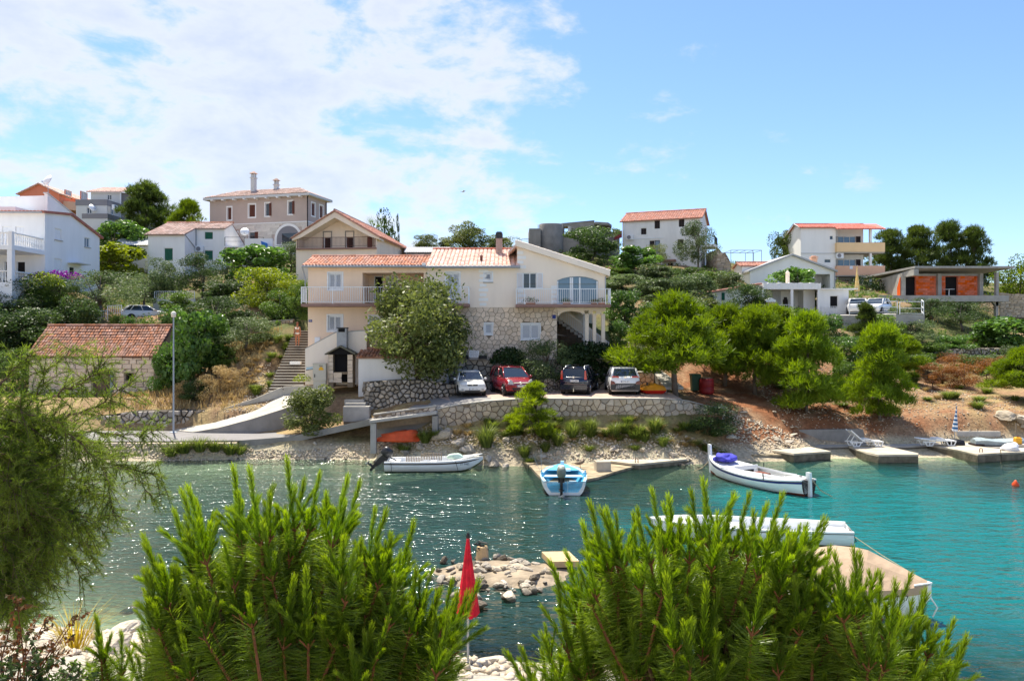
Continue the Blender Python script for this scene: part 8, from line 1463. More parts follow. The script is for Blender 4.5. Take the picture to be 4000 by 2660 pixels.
def pasara():
    a = Vector((12.55,33.15,0)); b = Vector((9.85,39.0,0)); d = b-a; L = d.length; c = (a+b)/2; R = thing('wooden_boat', 'long white wooden boat with upright stem posts and a blue cloth on its foredeck', 'boat', c, math.atan2(d.y,d.x)); sh = lambda t: .50+.42*abs(t-.42)**1.9*2.2; bm = lambda t: max(0, 1-abs((t-.46)/.54)**2.5)**.9
    hull(R, L, 2.15, bm, sh, lambda t: -.18 if .1 < t < .85 else -.10, [B_hull,B_anti,B_navy,B_brown,B_white], [1,1,0,0,0,0,2,3], rimm=B_white, innerm=B_white, n=30, floor=.12)
    def deck(t0, t1, n=10): return [[((t-.5)*L, -bm(t)*1.02, sh(t)+.024), ((t-.5)*L, 0, sh(t)+.07), ((t-.5)*L, bm(t)*1.02, sh(t)+.024)] for t in [t0+(t1-t0)*i/n for i in range(n+1)]]
    mb = MB(); mb.loft(deck(.60,.985)); mb.loft(deck(.015,.20)); 
    for sg in (-1,1): mb.loft([[((t-.5)*L, sg*bm(t)*1.02, sh(t)+.024), ((t-.5)*L, sg*bm(t)*.70, sh(t)+.045)] for t in [.2+.4*i/10 for i in range(11)]])
    mb.obj('deck', B_white, R)
    mb = MB(); zc = sh(.6)+.06; mb.box(.6*L-.5*L-.02,-.70,zc-.42,.6*L-.5*L+.03,.70,zc+.12); mb.loft([[((t-.5)*L,sg*.70*bm(t)/bm(.4),sh(t)+.04),((t-.5)*L,sg*.70*bm(t)/bm(.4),sh(t)+.13)] for sg in (1,) for t in [.2+.4*i/8 for i in range(9)]]); mb.loft([[((t-.5)*L,-.70*bm(t)/bm(.4),sh(t)+.04),((t-.5)*L,-.70*bm(t)/bm(.4),sh(t)+.13)] for t in [.2+.4*i/8 for i in range(9)]]); mb.obj('coaming', B_white, R)
    mb = MB(); mb.box(.1*L-.035,-.45,.30,.1*L-.03,.3,.52); mb.obj('cuddy_opening', M_dark, R); mb = MB(); mb.box(-.6,-.35,.42,.1,.30,.52); mb.obj('engine_hatch', mat('red_brown_wood', (.16,.05,.03), .7, .25, 5), R); mb = MB(); mb.box(-1.9,-.6,.40,-1.2,.6,.46); mb.obj('thwart', B_white, R)
    mb = MB(); mb.prism([(L/2-.12,-.06,.5),(L/2+.08,-.06,.5),(L/2+.12,-.06,1.38),(L/2-.04,-.06,1.36)], (0,.12,0)); mb.prism([(L/2-.02,-.05,-.2),(L/2+.06,-.05,.6),(L/2-.2,-.05,.6),(L/2-.2,-.05,-.2)], (0,.1,0)); mb.obj('bow_post', B_white, R, recalc=True)
    mb = MB(); mb.prism([(-L/2-.14,-.06,-.1),(-L/2+.10,-.06,-.1),(-L/2+.12,-.06,1.0),(-L/2-.10,-.06,1.0)], (0,.12,0)); mb.obj('stern_post', B_white, R, recalc=True); mb = MB(); mb.tube([(.55,-.98,.5),(.55,-1.0,.80)], .022, 6); mb.tube([(-1.6,1.0,.5),(-1.6,1.03,.78)], .03, 6); mb.lathe([(.06,.48),(.07,.66),(.04,.67)], 8, (-2.3,-.45,0)); mb.obj('bollard', M_blackp, R)
    mb = MB(); mb.tube([(1.8,-.75,.62),(-2.2,-.72,.58)], .035, 6); mb.tube([(1.2,.98,.62),(-2.4,.62,.68)], .04, 6); mb.obj('oar', B_white, R)
    rope('rope hanging from the bow of the long white wooden boat', [c+d/2+Vector((0,0,.6)), c+d/2+Vector((-.35,.1,.2)), c+d/2+Vector((-.75,.2,.0))], .02); rope('rope trailing from the stern of the long white wooden boat', [c-d/2+Vector((.1,-.1,.7)), c-d/2+Vector((.45,-.15,.25)), c-d/2+Vector((.95,-.1,.0))], .02)
    k = c+d.normalized()*2.0; blob('cloth', k+Vector((-.1,-.05,.86)), (.52,.75,.26), mat('ultramarine_cloth', (.06,.06,.42), .85, .2, 5), 12, 'crumpled ultramarine blue cloth on the foredeck of the wooden boat', 'cloth', .5)
pasara()
def dinghy():
    a = Vector((XU(3318,25.3),25.3,0)); b = Vector((XU(2535,26.6),26.6,0)); d = a-b; L = d.length; c = (a+b)/2; R = thing('dinghy', 'plain white open dinghy partly hidden behind the right pine', 'boat', c, math.atan2(d.y,d.x)+math.pi); sh = lambda t: .58+.06*abs(t-.4); bm = lambda t: .80+.2*math.sin(math.pi*min(1,t*1.25)) if t < .5 else max(0,1-((t-.5)/.5)**2.8)
    hull(R, L, 1.75, bm, sh, lambda t: -.14 if t < .8 else -.14+.5*((t-.8)/.2)**2, [B_hull,B_white,B_brown,mat('green_slime',(.10,.11,.05),.8,.3,5)], [3,3,3,0,0,0,0,2], rimm=B_white, innerm=B_white, floor=.16); mb = MB(); mb.box(-L/2+.06,-.72,.42,-L/2+.7,.72,.47); mb.box(.2,-.8,.40,.6,.8,.45); mb.obj('thwart', B_white, R); mb = MB(); mb.prism([(1.6,-.78,.56),(L/2-.1,-.05,.62),(L/2-.1,.05,.62),(1.6,.78,.56)], (0,0,.03)); mb.obj('foredeck', B_white, R, recalc=True)
    mb = MB(); mb.box(-L/2+.02,-.3,.40,-L/2+.05,.1,.54); mb.obj('maker_plate', M_lgray, R); mb = MB(); mb.tube([(-L/2-.02,.55,.5),(-L/2-.08,.6,.3),(-L/2-.02,.5,.25)], .015, 5); mb.obj('fender', M_black, R); rope('thin rope running from the plain white dinghy to the water', [a+Vector((.0,-.4,.4)), a+Vector((.3,-1.6,.15)), a+Vector((.55,-3.2,.0))], .012)
dinghy()
def covered_boat():
    bow = Vector((10.0,18.7,0)); st = Vector((6.3,20.9,0)); d = bow-st; L = d.length; c = (bow+st)/2; R = thing('covered_boat', 'white boat under a taut tan canvas cover at the right pine', 'boat', c, math.atan2(d.y,d.x)); sh = lambda t: .62+.22*t*t; bm = lambda t: .9+.1*math.sin(math.pi*t) if t < .45 else max(0, 1-((t-.45)/.55)**2.6)
    hull(R, L, 2.0, bm, sh, lambda t: -.15 if t < .8 else -.15+.7*((t-.8)/.2)**2, [B_hull,B_white], [0,0,0,0,0,1,1,1], rimm=B_white, inner=False); mb = MB(); n = 16; secs = []
    def rz_(t): return float(np.interp(t, [0,.2,.50,.66,1.0], [.80,1.15,1.50,1.52,.90]))
    for i in range(n+1):
        t = .02+.96*i/n; b = bm(t)+.05; s = sh(t); r = max(rz_(t), s+.03); x = (t-.5)*L; secs.append([(x,-b,s-.16),(x,-b,s+.02),(x,-b*.72,s+(r-s)*.36),(x,-b*.36,s+(r-s)*.74),(x,0,r),(x,b*.36,s+(r-s)*.74),(x,b*.72,s+(r-s)*.36),(x,b,s+.02),(x,b,s-.16)])
    mb.loft(secs); mb.add(secs[0],[tuple(range(9))]); mb.add(secs[-1],[tuple(range(9))]); mb.obj('canvas_cover', mat('tan_canvas', (.43,.315,.215), .85, .14, 2.2, bump=.035, bscale=3.5), R, recalc=True); mb = MB(); mb.prism([(L/2-.35,-.38,sh(.93)+.05),(L/2+.02,0,sh(1)+.04),(L/2-.35,.38,sh(.93)+.05)], (0,0,.03)); mb.tube([(L/2-.02,0,.55),(L/2+.12,.1,.3),(L/2+.02,.15,.05)], .02, 5); mb.obj('bow_cap', B_white, R, recalc=True); text(R, 'ST 47', .17, (L/2-.62,-.62,.60), (math.pi/2,0,.55), M_black)
covered_boat()
def tarp_dinghy():
    p = W(3898,1700,45.6); R = thing('dinghy', 'small boat under a grey-blue tarpaulin pulled up by the yellow can', 'boat', (p.x,p.y,.42), 0); mb = MB(); secs = []
    for i in range(11): t = i/10; x = (t-.5)*2.9; b = .5*math.sin(math.pi*(.12+.8*t))**.6; h = .36+.05*math.sin(t*9); secs.append([(x,-b,.05),(x,-b*1.05,h*.75),(x,-b*.4,h),(x,b*.4,h+.03*math.sin(t*14)),(x,b*1.05,h*.75),(x,b,.05)])
    mb.loft(secs, caps=True); mb.obj('tarpaulin', mat('grey_blue_tarp', (.30,.36,.38), .6, .2, 3), R, recalc=True); mb = MB(); mb.prism([(-1.5,-.4,0),(1.5,-.4,0),(1.5,.4,0),(-1.5,.4,0)], (0,0,.1)); mb.obj('hull', B_brown, R, recalc=True)
tarp_dinghy()
# ---------------------------------------------------------------- quay things
def lamp():
    R = thing('street_lamp', 'tall grey steel lamp post with a white globe beside the ramp', 'street lamp', (XU(678,47.4),47.4,.93)); mb = MB(); mb.tube([(0,0,0),(0,0,1.6),(0,0,7.0)], [.06,.052,.042], 10); mb.lathe([(.24,0),(.24,.03),(.12,.06)], 12); mb.obj('post', mat('lamp_post_grey', (.33,.37,.42), .5, .06, 3, metal=.2), R); mb = MB(); mb.lathe([(.07,7.0),(.14,7.07),(.155,7.16),(.12,7.25),(.04,7.30)], 16); mb.obj('globe', mat('milky_globe', (.78,.72,.62), .4, .04), R, True); mb = MB(); mb.lathe([(.12,6.95),(.14,7.05),(.08,7.06)], 12); mb.obj('collar', M_beige, R)
lamp()
def barbecue():
    R = thing('barbecue', 'outdoor stone barbecue with gabled hood and tall sooty chimney', 'barbecue', (XU(1283,49.2),49.2,ZV(1494,49.2))); k = 49.2/F; X = lambda u: (u-1283)*k; Z = lambda v: (1494-v)*k; w = X(1378); mb = MB(); mb.box(0,0,-.3,X(1302),1.0,Z(1385)); mb.box(X(1357),0,-.3,w,1.0,Z(1385)); mb.box(X(1302),0,Z(1462),X(1357),1.0,Z(1453)); mb.box(0,.95,-.3,w,1.05,Z(1385)); wl = mb.obj('masonry', M_mortar, R)
    for s0, s1, v in ((0,X(1302),5),(X(1357),w,6)): stones(wl, courses(s1-s0, Z(1385), .2, .3, .25, .4, v, .01), lambda s, t, s0=s0: Vector((s0+s,0,t)), lambda s: Vector((0,-1,0)), M_stonep, .035, .02, .012, 40)
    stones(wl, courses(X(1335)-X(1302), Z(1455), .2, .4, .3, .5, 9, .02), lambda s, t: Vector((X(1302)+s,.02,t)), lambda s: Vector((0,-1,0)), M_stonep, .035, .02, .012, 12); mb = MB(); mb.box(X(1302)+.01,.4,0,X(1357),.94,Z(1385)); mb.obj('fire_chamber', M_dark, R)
    mb = MB(); xm = X(1331)
    for s in (-1,1): mb.prism([(xm,-.25,Z(1355)),(xm+s*.95,-.25,Z(1386)),(xm+s*.95,-.25,Z(1381)),(xm,-.25,Z(1349))], (0,1.35,0))
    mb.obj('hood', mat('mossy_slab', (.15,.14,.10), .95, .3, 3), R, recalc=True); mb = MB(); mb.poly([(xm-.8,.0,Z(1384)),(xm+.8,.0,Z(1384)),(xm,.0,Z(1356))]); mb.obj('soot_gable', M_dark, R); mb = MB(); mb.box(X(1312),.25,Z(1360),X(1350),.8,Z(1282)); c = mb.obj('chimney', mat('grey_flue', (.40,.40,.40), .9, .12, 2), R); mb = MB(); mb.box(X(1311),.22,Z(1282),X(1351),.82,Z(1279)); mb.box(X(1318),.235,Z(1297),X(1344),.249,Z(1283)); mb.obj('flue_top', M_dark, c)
barbecue()
def cabinet():
    R = thing('electric_cabinet', 'beige electric cabinet numbered 056 with a yellow warning sign', 'cabinet', (XU(1222,48.9),48.9,ZV(1487,48.9))); k = 48.9/F; w = 51*k; h = 66*k; mb = MB(); mb.box(0,0,0,w,.4,h); mb.box(-.02,-.02,h,w+.02,.42,h+.03); mb.box(.03,.03,-.6,w-.03,.37,0); mb.obj('box', mat('cabinet_beige', (.55,.51,.42), .5, .04), R); mb = MB(); mb.box(.02,-.012,.03,w-.02,-.001,h-.03); mb.obj('door', mat('cabinet_beige', (.55,.51,.42)), R); text(R, '056', .15, (w*.62,-.018,h-.14), FRONT, M_black); mb = MB(); mb.prism([(w*.46,-.016,h*.62),(w*.82,-.016,h*.62),(w*.82,-.016,h*.72),(w*.64,-.016,h*.84),(w*.46,-.016,h*.72)], (0,.006,0)); mb.obj('warning_sign', mat('sign_yellow', (.80,.42,.02), .5, .03), R, recalc=True); mb = MB(); mb.box(w*.12,-.03,h*.2,w*.18,-.012,h*.4); mb.obj('handle', M_blk, R)
cabinet()
def sale_sign():
    p = W(1850,1389,50.0); R = thing('sign_board', 'white hand-painted sale board leaning between black planter troughs on the terrace wall', 'sign', (p.x+.03,49.85,5.27)); mb = MB(); mb.prism([(-.30,-.02,.12),(.28,-.02,.12),(.33,-.02,.54),(-.29,-.02,.56)], (0,.03,0)); mb.obj('board', M_plate, R, recalc=True)
    for s, z in (('SADNICA',.46),('MASLINA',.34),('50 KUNA',.22)): text(R, s, .12, (.0,-.024,z), (math.pi/2,0,-.02), mat('ink_blue', (.02,.03,.12), .7), ext=.001)
    mb = MB(); mb.box(-.25,0.02,-.02,.25,.12,.14); mb.obj('foot', M_conc, R)
    for x0 in (-.85,.34):
        t = thing('planter', 'black trough planter '+('left' if x0 < 0 else 'right')+' of the hand-painted sale board', 'planter', (p.x+x0+.25,49.95,5.27), 0, 'black trough planters'); mb = MB(); mb.box(-.27,-.12,0,.27,.12,.22); mb.obj('trough', M_black, t); f = leaf_blob('plant', .28, .34, .12, 120, .07, M_leaf_bush, 4); f.parent = t; f.location = (0,0,.2)
sale_sign()
R = thing('inflatable_kayak', 'folded red and yellow inflatable kayak on the paving beside the pine', 'kayak', (XU(2543,47.6),47.6,3.25), .1)
def kayak(R):
    mb = MB(); secs = []
    for i in range(9):
        t = i/8; y = -.9+2.6*t; s = .55+.45*math.sin(math.pi*min(1,.25+t*.8)); secs.append([(.88*s*math.cos(a)*.9, y, .3*s+.3*s*math.sin(a)) for a in [math.pi+math.pi*j/10 for j in range(11)]])
    mb.loft(secs, caps=True); mb.obj('hull', mat('kayak_red', (.62,.025,.012), .5, .08, 3), R, True, recalc=True); mb = MB(); secs = []
    for i in range(9):
        t = i/8; y = -.9+2.6*t; s = .55+.45*math.sin(math.pi*min(1,.25+t*.8)); secs.append([(.80*s*math.cos(a), y, .3*s+.42*s*math.sin(a)*(1-.25*math.cos(a*3)**2)) for a in [math.pi*j/10 for j in range(11)]])
    mb.loft(secs, caps=True); mb.obj('deck', mat('kayak_yellow', (.75,.30,.02), .5, .1, 3), R, True, recalc=True); mb = MB(); mb.box(-.3,-.62,.52,.05,-.5,.6); mb.box(-.42,-.6,.5,-.36,-.4,.72); mb.obj('handle', M_blk, R)
kayak(R)
t = thing('drum', 'dark red plastic drum in the shade of the pines', 'drum', (XU(2760,49),49,gz(XU(2760,49),49))); mb = MB(); mb.lathe([(.42,0),(.46,.1),(.46,.4),(.44,.42),(.46,.45),(.46,.85),(.4,.95),(.36,.96)], 18); mb.obj('body', mat('drum_red', (.22,.012,.015), .5, .08), t, True); mb = MB(); mb.lathe([(.38,.94),(.38,1.0),(.1,1.02)], 16); mb.obj('lid', M_blk, t)
t = thing('wheelie_bin', 'dark green wheelie bin beside the red drum', 'bin', (XU(2716,49.4),49.4,gz(XU(2716,49.4),49.4))); mb = MB(); mb.loft([[(-.24,-.26,.05),(.24,-.26,.05),(.24,.26,.05),(-.24,.26,.05)],[(-.29,-.34,1.0),(.29,-.34,1.0),(.29,.34,1.0),(-.29,.34,1.0)]], closed=True, caps=True); mb.obj('body', mat('bin_green', (.012,.05,.025), .5, .06), t); mb = MB(); mb.prism([(-.31,-.37,1.0),(-.31,.36,1.0),(-.31,.30,1.1),(-.31,-.30,1.07)], (.62,0,0)); mb.obj('lid', mat('bin_green', (.012,.05,.025)), t, recalc=True)
def closed_umbrella(name, label, loc, h, r, m, pole=M_steel, tilt=(0,0), tipm=None, stripes=None, base=None, hem=.36):
    R = thing(name, label, 'umbrella', loc); R.rotation_euler = (tilt[0],tilt[1],0); mb = MB(); mb.tube([(0,0,0),(0,0,h)], .022, 8); mb.obj('pole', pole, R); n = 24; secs = []; z0 = h*hem
    for i in range(13):
        t = i/12; z = z0+(h-.04-z0)*t; rr = r*(1-t)**.55*(.86+.14*math.cos(t*3)) if t < 1 else .02; rr = max(rr, .022)
        if t < .16: rr *= 1.0+.2*(.16-t)
        secs.append([(rr*(1+.26*math.cos(8*2*math.pi*j/n+1.5*t))*math.cos(2*math.pi*j/n), rr*(1+.26*math.cos(8*2*math.pi*j/n+1.5*t))*math.sin(2*math.pi*j/n), z+(.05*math.cos(8*2*math.pi*j/n) if i == 0 else 0)) for j in range(n)])
    mb = MB(); 
    if stripes:
        for i in range(12): mb.loft(secs[i:i+2], m=i%2, closed=True)
        mb.obj('canopy', [m, stripes], R, True)
    else: mb.loft(secs, closed=True); mb.obj('canopy', m, R, True)
    mb = MB(); mb.lathe([(.035,h-.06),(.04,h-.01),(.015,h+.05)], 8); mb.obj('tip', tipm or pole, R)
    if base: mb = MB(); mb.lathe(base[0], 16); mb.obj('base', base[1], R, True)
    return R
closed_umbrella('beach_umbrella', 'closed red beach umbrella standing on the near bank beside the left pine', (XU(1828,15.2),15.2,.25), 2.68, .18, mat('umbrella_red', (.58,.012,.03), .8, .3, 6, bump=.01, bscale=20), tipm=M_black, hem=.42)
closed_umbrella('beach_umbrella', 'closed blue and white striped umbrella in a black base on the quay', (XU(3726,45.6),45.6,.42), 2.25, .13, mat('umbrella_white', (.75,.77,.80), .8), tilt=(0,.07), stripes=mat('umbrella_blue', (.02,.12,.30), .8, .1), base=([(.55,0),(.58,.12),(.52,.3),(.2,.36)], M_black))
closed_umbrella('parasol', 'closed cream and yellow parasol beside the flat-roofed house', W(3348,1160,72.5), 2.9, .2, mat('parasol_cream', (.72,.58,.38), .85, .25, 3, col2=(.75,.45,.05)), hem=.18)
closed_umbrella('parasol', 'closed faded pink parasol below the tall shutters of the red-roofed house', W(2557,1045,92), 2.6, .26, mat('parasol_pink', (.42,.28,.28), .85), hem=.2, pole=M_iron)
def lounger(label, loc, rz, back, letters=None):
    R = thing('sun_lounger', label, 'sun lounger', loc, rz, 'white plastic loungers'); mt = mat('white_plastic', (.80,.82,.82), .4, .03, spec=.5); mb = MB(); y0, y1 = -.33, .33
    P = [(-.25,.34),(-.22,.44),(.22,.44),(.32,.34),(.95,.30),(.95,.24),(.3,.27),(-.2,.27)]; mb.prism([(x,y0,z) for x, z in P], (0,y1-y0,0)); mb.obj('seat', mt, R, recalc=True)
    if letters: text(R, letters, .13, (.02,y0-.004,.34), FRONT, M_black)
    mb = MB(); c, s = math.cos(back), math.sin(back); 
    for i in range(6): a = .03+i*.145; mb.prism([(-.25-c*a,y0+.03,.33+s*a),(-.25-c*(a+.125),y0+.03,.33+s*(a+.125)),(-.25-c*(a+.125)-s*.03,y0+.03,.33+s*(a+.125)-c*.03),(-.25-c*a-s*.03,y0+.03,.33+s*a-c*.03)], (0,y1-y0-.06,0))
    for y in (y0+.02,y1-.02): mb.beam((-.25,y,.33), (-.25-c*.92,y,.33+s*.92), .05, .05)
    mb.obj('backrest', mt, R, recalc=True)
    if back > .2: mb = MB(); mb.beam((-.25-c*.55,y0+.1,.33+s*.55), (-.95,y0+.1,.26), .03, .03); mb.beam((-.25-c*.55,y1-.1,.33+s*.55), (-.95,y1-.1,.26), .03, .03); mb.obj('prop', mt, R)
    mb = MB(); mb.box(-1.0,y0,.22,-.25,y0+.06,.28); mb.box(-1.0,y1-.06,.22,-.25,y1,.28); mb.obj('side_rail', mt, R)
    for x in (-.62,.66):
        for y in (y0+.03,y1-.03):
            mb = MB(); 
            for a, b in ((-.28,-.16),(0,0),(.28,.16)): mb.beam((x+a,y,.26), (x+b,y,.02), .05, .05)
            mb.beam((x-.17,y,.025), (x+.17,y,.025), .05, .05); mb.obj('leg', mt, R)
    return R
lounger('white plastic lounger with its backrest tilted up by the stained wall', (XU(3377,44.9),44.9,.46), .05, .72, 'AU·VIS'); lounger('white plastic lounger lying flat beside the striped umbrella', (XU(3660,45.1),45.1,.47), .06, .1)
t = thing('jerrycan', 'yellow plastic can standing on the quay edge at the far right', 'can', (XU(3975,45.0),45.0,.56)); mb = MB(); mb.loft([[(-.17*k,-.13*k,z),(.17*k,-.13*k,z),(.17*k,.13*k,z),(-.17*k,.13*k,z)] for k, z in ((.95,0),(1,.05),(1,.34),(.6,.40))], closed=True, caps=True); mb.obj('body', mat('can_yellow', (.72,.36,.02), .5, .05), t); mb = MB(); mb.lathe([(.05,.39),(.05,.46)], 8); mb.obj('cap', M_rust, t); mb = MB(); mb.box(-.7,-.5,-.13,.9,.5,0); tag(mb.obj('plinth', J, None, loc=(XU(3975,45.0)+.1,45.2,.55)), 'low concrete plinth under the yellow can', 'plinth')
mb = MB(); mb.tube([(0,0,0),(0,0,.55)], .04, 6); tag(mb.obj('post', M_wood, None, loc=W(3968,1690,45.8)), 'thin wooden post behind the yellow can', 'post')
mb = MB(); mb.lathe([(.02,-.15),(.14,-.05),(.15,.08),(.06,.2),(.03,.26)], 10); tag(mb.obj('buoy', mat('buoy_orange', (.70,.08,.02), .4, .05), None, True, loc=(XU(3967,F*EYE/(1897-HZ)),F*EYE/(1897-HZ),0)), 'small orange buoy floating off the quay at right', 'buoy')
mb = MB(); mb.box(-.35,-.2,0,.35,.2,.05)
for i in range(6): mb.box(-.35+i*.13,-.2,.05,-.29+i*.13,.2,.20)
mb.box(-.35,-.21,.16,.36,-.19,.2); k_ = int((53.2-50.2)/.3043); tag(mb.obj('crate', M_fin, None, loc=(XU(1160,53.4),50.2+.3043*k_+.16,3.06+.1765*(k_+1))), 'white crate left on the stairs with shade-toned risers', 'crate')
t = thing('mailbox', 'pale blue leaflet box on the low wall beside the electric cabinet', 'box', W(1210,1440,49.4)); mb = MB(); mb.prism([(-.22,0,-.07),(.26,0,.0),(.26,0,.14),(-.22,0,.08)], (0,.2,0)); mb.obj('body', mat('pale_blue_box', (.50,.66,.74), .5), t, recalc=True); mb = MB(); mb.prism([(-.24,-.01,-.12),(.28,-.01,-.03),(.28,-.01,-.002),(-.24,-.01,-.072)], (0,.24,0)); mb.obj('shelf', M_blk, t, recalc=True)
f_ = leaf_blob('flower_bed', .62, .5, .35, 500, .08, M_leaf_lime, 21, mat('pale_petal', (.75,.70,.55), .8)); f_.location = W(1180,1490,49.2); tag(f_, 'bright green flower bed with pale blossoms at the foot of the stairs', 'flower bed'); f_['kind'] = 'stuff'
for i, (u, v, D) in enumerate(((2440,1375,50.4),(2420,1378,50.4))): o = leaf_blob('potted_plant', .22, .3, .2, 160, .09, M_leaf_dark, 30+i, M_flower); o.location = W(u,v+8,D); tag(o, 'dark potted plant '+('right' if i == 0 else 'left')+' on the ledge by the store doorway', 'potted plant', 'pots on the store ledge')
mb = MB(); mb.box(0,0,0,1.05,.4,.12); tag(mb.obj('ledge', M_concl, None, loc=(XU(2392,50.4),50.3,ZV(1390,50.4))), 'pale concrete ledge with pots beside the store doorway', 'ledge')
# ---------------------------------------------------------------- people and birds
def skin_body(name, V, E, R_, m, parent, root=0, sub=2):
    me = bpy.data.meshes.new(name); me.from_pydata(V, E, []); o = bpy.data.objects.new(name, me); COL.objects.link(o); md = o.modifiers.new('s', 'SKIN'); sv = me.skin_vertices[0].data if me.skin_vertices else None
    if sv is None: me.skin_vertices.new() if hasattr(me.skin_vertices,'new') else None; sv = me.skin_vertices[0].data
    for i, r in enumerate(R_): sv[i].radius = (r if isinstance(r, tuple) else (r,r)); sv[i].use_root = (i == root)
    s2 = o.modifiers.new('d', 'SUBSURF'); s2.levels = sub; s2.render_levels = sub; bpy.context.view_layer.update(); dg = bpy.context.evaluated_depsgraph_get(); nm = bpy.data.meshes.new_from_object(o.evaluated_get(dg), depsgraph=dg); bpy.data.objects.remove(o); nm.materials.clear(); nm.materials.append(m); nm.polygons.foreach_set('use_smooth', [True]*len(nm.polygons)); nm.name = name; return link(name, nm, parent)
def person():
    k_ = 16; loc = (-15.12, 50.2+.3043*k_+.17, 3.06+.1765*(k_+1)); R = thing('person', 'person in a white bikini with short reddish hair walking down the stairs', 'person', loc, .12); sk = mat('tanned_skin', (.42,.17,.09), .6, .06, 5); V = []; E = []; Rd = []
    def c(pts, par=None):
        ids = []
        for p, r in pts:
            V.append(p); Rd.append(r); ids.append(len(V)-1)
            if par is not None: E.append((par, ids[-1]))
            par = ids[-1]
        return ids
    t = c([((0,0,.86),(.155,.11)),((0,-.005,.98),(.125,.095)),((0,-.01,1.12),(.13,.10)),((0,0,1.24),(.15,.10)),((0,.01,1.31),(.09,.07)),((0,-.005,1.38),.05),((0,-.02,1.45),(.07,.085)),((0,-.02,1.54),(.072,.088)),((0,-.01,1.59),(.05,.06))])
    for s, dy in ((-1,-.02),(1,.05)):
        c([((s*.085,dy*.3,.78),.09),((s*.09,dy-.01,.47),.058),((s*.088,dy+.02,.28),.052),((s*.085,dy+.03,.08),.034),((s*.09,dy-.02,.03),.034),((s*.10,dy-.12,.02),.026)], t[0])
        a = c([((s*.165,.01,1.27),.05),((s*.215,.02,1.02),.038),((s*.225,-.02,.80),.026),((s*.225,-.03,.73),(.018,.03))], t[3])
        for j in range(4): c([((s*(.222+.004*j),-.055+.016*j,.69),.0085),((s*.220,-.06+.016*j,.645-.01*abs(j-1)),.0075)], a[-1])
        c([((s*.205,-.06,.71),.0095),((s*.20,-.075,.68),.008)], a[-1])
    skin_body('body', V, E, Rd, sk, R); w = mat('bikini_white', (.80,.78,.72), .8, .04)
    mb = MB(); mb.lathe([(.125,.80),(.160,.855),(.158,.90),(.15,.905),(.15,.85)], 18); m_ = mb.obj('bikini_bottom', w, R, True); m_.scale = (1.0,.76,1)
    for s in (-1,1): mb = MB(); mb.lathe([(.068,-.02),(.05,.03),(.015,.05)], 12, axis='y'); q = mb.obj('bikini_cup', w, R, True, loc=(s*.072,-.108,1.20)); q.rotation_euler = (0,0,math.pi)
    mb = MB(); [mb.tube([(s*.075,-.10,1.25),(s*.06,-.04,1.36),(s*.03,.05,1.40)], .008, 5) for s in (-1,1)]; mb.tube([(.15*math.cos(a),-.01+.105*math.sin(a),1.165) for a in [2*math.pi*i/20 for i in range(21)]], .008, 5); mb.obj('strap', w, R)
    mb = MB(); mb.lathe([(.083,1.50),(.092,1.55),(.088,1.60),(.06,1.64),(.01,1.66)], 14, (0,0,0)); h = mb.obj('hair', mat('red_brown_hair', (.16,.04,.02), .7, .2, 20), R, True); h.scale = (.95,1.08,1); h.location = (0,.012,0); mb = MB(); mb.lathe([(.085,1.47),(.09,1.55),(.06,1.60)], 10, (0,.028,0)); mb.obj('hair_back', MATS['red_brown_hair'], R, True)
    mb = MB(); mb.add([(-.014,-.105,1.47),(.014,-.105,1.47),(0,-.128,1.475),(0,-.106,1.525)],[(0,1,2),(0,2,3),(2,1,3)]); mb.obj('nose', sk, R)
    for s in (-1,1): mb = MB(); mb.box(s*.033-.017,-.112,1.517,s*.033+.017,-.095,1.533); mb.obj('eye', M_black, R); mb = MB(); mb.lathe([(.008,-.02),(.014,0),(.008,.02)], 6, (s*.078,-.01,1.50)); mb.obj('ear', sk, R, True)
    mb = MB(); mb.box(-.026,-.110,1.432,.026,-.094,1.442); mb.obj('mouth', mat('lips', (.30,.07,.05), .6), R)
person()
